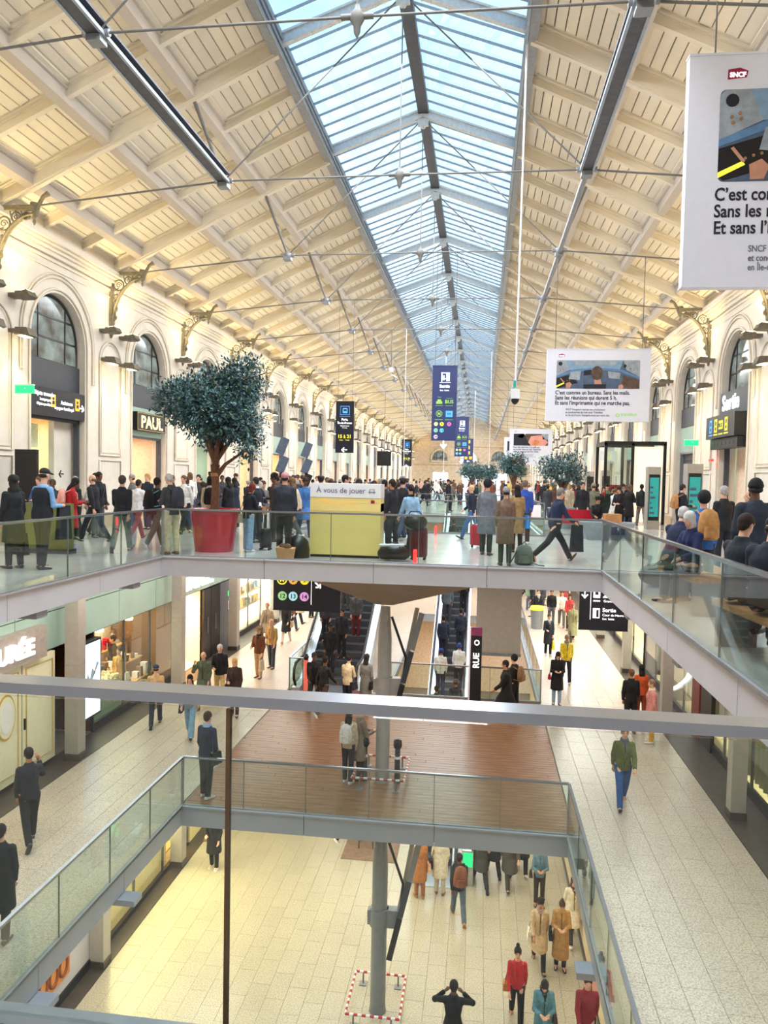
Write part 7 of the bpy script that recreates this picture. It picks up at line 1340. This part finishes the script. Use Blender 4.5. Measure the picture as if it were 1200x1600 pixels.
 (-0.6, 33.4, -2.52, 0, 1.74, 'stand', 'jacket', '4A4E4A', '3A3A44', 'short', '17110F', 'm', '17171A', 'rider in grey green coat near the top of the rising escalator', '', dict()),
 (-1.2, 34.6, -1.81, 0, 1.74, 'stand', 'jacket', '1B1B20', '1B1B20', 'short', '17110F', 'm', '17171A', 'rider in black highest on the rising escalator', '', dict()),
 (-7.33, 20.25, -9.5, 180, 1.72, 'hold', 'coat', '191A1C', '17171B', 'long', '17110F', 'l', 'E8E8E8', 'person in black coat carrying a brown bag beside the pillar on the lowest floor', 'hb:R:8A6A50:brown handbag on the lowest floor left:small', dict(face=True)),
 (-3.89, 22.58, -9.5, -60, 1.7, 'walk', 'jacket', '2A3040', '1E2430', 'short', '2A201C', 'l', 'F0F0F0', 'person mostly hidden behind the deck edge left of the lowest column', '', dict()),
 (-1.37, 19.74, -9.5, 20, 1.68, 'stand', 'coat', 'B07038', '9A6038', 'bob', 'A86830', 'l', 'A0703C', 'woman in orange brown coat with peach tote bag on the lowest floor', 'hb:R:E0B088:peach tote bag of the woman in the orange brown coat:shoulder', dict()),
 (-0.84, 20.02, -9.5, 0, 1.72, 'stand', 'coat', 'E0D4BC', 'C8BCA8', 'short', '1B1715', 'l', '7A5A40', 'person in cream coat with dark red shoulder bag on the lowest floor', 'hb:L:3A1A1C:dark red shoulder bag of the person in the cream coat:shoulder', dict()),
 (-0.3, 18.87, -9.5, 10, 1.76, 'walk', 'jacket', '202328', '5A6A78', 'short', '15100E', 'd', 'B87838', 'man in dark jacket with brown leather backpack and tan boots on the lowest floor', 'bp:7A4A30:brown leather backpack on the lowest floor:1B1B1D:1.15', dict()),
 (0.25, 20.65, -9.5, 10, 1.76, 'stride', 'coat', '3A3C34', '2A2A2A', 'short', '17110F', 'l', '141416', 'person in dark green coat walking away right of the brown leather backpack', '', dict()),
 (0.62, 21.26, -9.5, 15, 1.7, 'walk', 'coat', '17171B', '17171B', 'short', '17110F', 'l', '141416', 'person in black trousers seen below the deck edge, lowest floor', '', dict()),
 (1.05, 20.65, -9.5, 190, 1.76, 'walk2', 'coat', '4A463C', '4A463C', 'short', '17110F', 'l', '2A2A28', 'person in dark olive walking toward the camera, lowest floor under the deck', '', dict()),
 (1.45, 21.55, -9.5, 180, 1.7, 'walk', 'coat', '101012', '101012', 'short', '17110F', 'l', 'E8E8E8', 'person in black with white shoes under the deck edge', '', dict()),
 (1.81, 19.86, -9.5, 180, 1.66, 'phone', 'jacket', '5F7F92', '2E2420', 'long', '1E1613', 'm', '2A2220', 'woman in blue denim jacket and brown skirt looking at her phone', 'hb:R:3A2A28:dark brown bag of the woman in the blue denim jacket:small', dict(face=True)),
 (1.61, 17.29, -9.5, 180, 1.7, 'walk', 'coat', 'CDB28C', '141416', 'curly', '1E1512', 'm', '26302A', 'woman with curly dark hair and beige coat with white shoulder bag', 'hb:R:F2ECDD:white shoulder bag of the woman with curly hair:shoulder', dict(inner='A89488', face=True)),
 (2.1, 17.32, -9.5, 178, 1.68, 'phone', 'long', 'BF9358', '2A1C1A', 'bun', '4A3222', 'l', '1E1614', 'woman in long camel coat beside the woman with curly hair', 'hb:R:15151A:black bag of the woman in the camel coat:shoulder', dict(face=True)),
 (2.5, 18.43, -9.5, 185, 1.68, 'walk2', 'coat', 'E4D8C2', '33343A', 'long', '4A3022', 'l', 'F4F4F4', 'woman in cream jacket and dark trousers at the right wall of the lowest floor', '', dict(inner='6A3A34', face=True)),
 (1.0, 15.31, -9.5, 178, 1.74, 'walk', 'sweater', 'C3161E', '15151A', 'bun', '15100E', 'l', '17171A', 'woman in bright red jumper with tall hair bun, front of the lowest floor', 'hb:R:C07A2A:mustard bag strap item on the woman in the red jumper:small', dict(face=True)),
 (1.47, 14.47, -9.5, 180, 1.66, 'phone', 'coat', '5A8A9A', '17181C', 'long', '1A1412', 'l', '17171A', 'woman with long black hair in blue patterned coat, bottom of the lowest floor', 'hb:L:4A2A28:dark brown bag of the woman in the blue patterned coat:small', dict(inner='17181F', face=True)),
 (-0.27, 13.88, -9.5, 0, 1.76, 'photo', 'jacket', '14161E', '1A1C28', 'short', '110E0D', 'd', '17171A', 'man in black seen from above raising a phone at the bottom edge', 'ph:phone raised by the man in black at the bottom edge', dict()),
 (2.31, 14.6, -9.5, 180, 1.74, 'walk', 'jacket', '8A1C28', '1C1E28', 'short', '2A201C', 'l', 'E0E0E0', 'person in dark red jacket half hidden at the bottom right balustrade', '', dict()),
]
for x, y, z, rz, h, pose, top, tc, bc, hair, hc, skin, shc, lb, ex, kw in PEOPLE:
    P_ = person((x, y, z), rz, h, pose, top, tc, bc, hair, hc, skin, shc, lb, **kw)
    for it in [i for i in ex.split(';') if i]:
        f = it.split(':')
        if f[0] == 'bp': worn_backpack(P_, f[1], f[2], float(f[4]) if len(f) > 4 else 1.0, f[3] if len(f) > 3 else None)
        elif f[0] == 'ph': handheld_phone(P_, f[1])
        elif f[0] == 'gilet':
            J = P_[1]; o = link('gilet', part(('gilet', pose), lambda: (lambda q: remesh(q, 'gilet', .016, 2))((lambda q: q.loft(torso_rings(J, .045, lo=-.08, top=.47), 16))(MB()))), P_[0]); setm(o, cloth('1D1F29'))
        elif f[0] == 'hb':
            st = f[4] if len(f) > 4 else 'hand'
            a = dict(shoulder=dict(w_=.30, h=.24, drop=-.0, shoulder=True), small=dict(w_=.2, h=.15, drop=-.0, shoulder=True), big=dict(w_=.5, h=.42, drop=.12), paper=dict(w_=.3, h=.36, drop=.14, name='carrier_bag'), blue=dict(w_=.42, h=.34, drop=-.16, shoulder=True, name='shopping_bag'), coat=dict(w_=.30, h=.6, drop=.0, name='carried_coat'), hand=dict(w_=.26, h=.2, drop=.14))[st]
            hand_bag(P_, f[1], f[2], f[3], **a)
        elif f[0] == 'bpx': pass
# the crowd farther off: separate people sharing a few meshes
rr = random.Random(11)
TAKEN = [o.location.copy() for o in COL.objects if o.get('category') in ('person', 'tree', 'totem', 'planter', 'bench', 'suitcase', 'kiosk')]
CC = [('17181D', 'black'), ('1F2638', 'navy'), ('3A3B40', 'dark grey'), ('6E6A66', 'grey'), ('C9B79C', 'beige'), ('8E2A2E', 'red'), ('E6E2DC', 'white'), ('5A6448', 'olive green'), ('3E6CA8', 'blue'), ('6A4632', 'brown'), ('D8A9A0', 'pink'), ('E2C24A', 'yellow')]
SEEN = set(); HN = {'short': 'short hair', 'long': 'long hair', 'bob': 'a bob', 'tail': 'a ponytail', 'beanie': 'a woolly hat', 'curly': 'curly hair'}
CW = [30, 18, 14, 8, 7, 4, 5, 4, 5, 6, 2, 1]
def crowd(n, x0, x1, y0, y1, z, zone, bias=0.5, avoid=lambda x, y: False, mind=.55):
    placed = []; tries = 0
    while len(placed) < n and tries < n * 60:
        tries += 1; x, y = rr.uniform(x0, x1), y0 + (y1 - y0) * rr.random() ** bias
        if avoid(x, y) or any((x - v.x) ** 2 + (y - v.y) ** 2 < .5 and abs(v.z - z) < .5 for v in TAKEN) or any((x - a) ** 2 + (y - b_) ** 2 < mind ** 2 for a, b_ in placed): continue
        placed.append((x, y)); c, cn = rr.choices(CC, CW)[0]; hr = rr.choice(['short', 'short', 'short', 'long', 'bob', 'tail', 'beanie', 'curly']); hc = rr.choice(['17110F', '2A1E18', '4A3426', '6E5238', '9A948C', 'C09A60'])
        tp = rr.choice(['jacket', 'jacket', 'coat', 'puffer', 'coat']); kind = {'jacket': 'jacket', 'coat': 'coat', 'puffer': 'padded jacket'}[tp]
        hd = rr.choice([0, 180, 90, -90]); LB = None
        bc_, bn = rr.choice([('1B1C22', 'black'), ('2A3040', 'navy'), ('3A4660', 'blue'), ('4A4A4C', 'grey'), ('23201E', 'dark brown')]); hn = {'short': 'short hair', 'long': 'long hair', 'bob': 'a bob', 'tail': 'a ponytail', 'beanie': 'a woolly hat', 'curly': 'curly hair'}[hr]
        lab = lambda: '%s in %s %s, %s trousers, %s, %s' % ('person', cn, kind, bn, hn, zone)
        for _ in range(12):
            if lab() not in SEEN: break
            bc_, bn = rr.choice([('1B1C22', 'black'), ('2A3040', 'navy'), ('3A4660', 'blue'), ('4A4A4C', 'grey'), ('23201E', 'dark brown')]); hr = rr.choice(list(HN)); hn = HN[hr]; c, cn = rr.choices(CC, CW)[0]
        SEEN.add(lab())
        person((x, y, z), hd + rr.uniform(-35, 35), rr.uniform(1.58, 1.86), rr.choice(['stand', 'walk', 'walk2', 'hold', 'phone', 'stand', 'folded']), tp, c, bc_, hair=hr, hc=hc, skin=rr.choice('llmld'), sc_=rr.choice(['18181A', '18181A', 'E4E4E4']),
               label=lab(), group='people in %s %ss %s' % (cn, kind, zone))
crowd(46, -11.3, -6.3, 20.5, 40, 0, 'upper left queue', .8)
crowd(8, -11.5, -10.3, 17.0, 20.2, 0, 'by nearest left pier', 1)
crowd(16, -6.2, -2.2, 19.5, 24.2, 0, 'behind yellow box', .8, lambda x, y: x > -4.9 and y < 21.5)
crowd(95, -10.5, 6.5, 40, 84, 0, 'far upper crowd', .8, mind=.5)
crowd(34, -11, 7, 84, 126, 0, 'below end wall', .9, mind=.6)
crowd(14, 2.6, 6.0, 28, 44, 0, 'far right corridor', .8)
crowd(12, 2.3, 4.8, 36, 50, L1, 'far right walkway', .8)
crowd(6, -8.8, -6.3, 32, 46, L1, 'far left walkway', .8)
crowd(5, -1.5, 1.6, 24, 31, L2, 'lowest floor below escalators', .8)
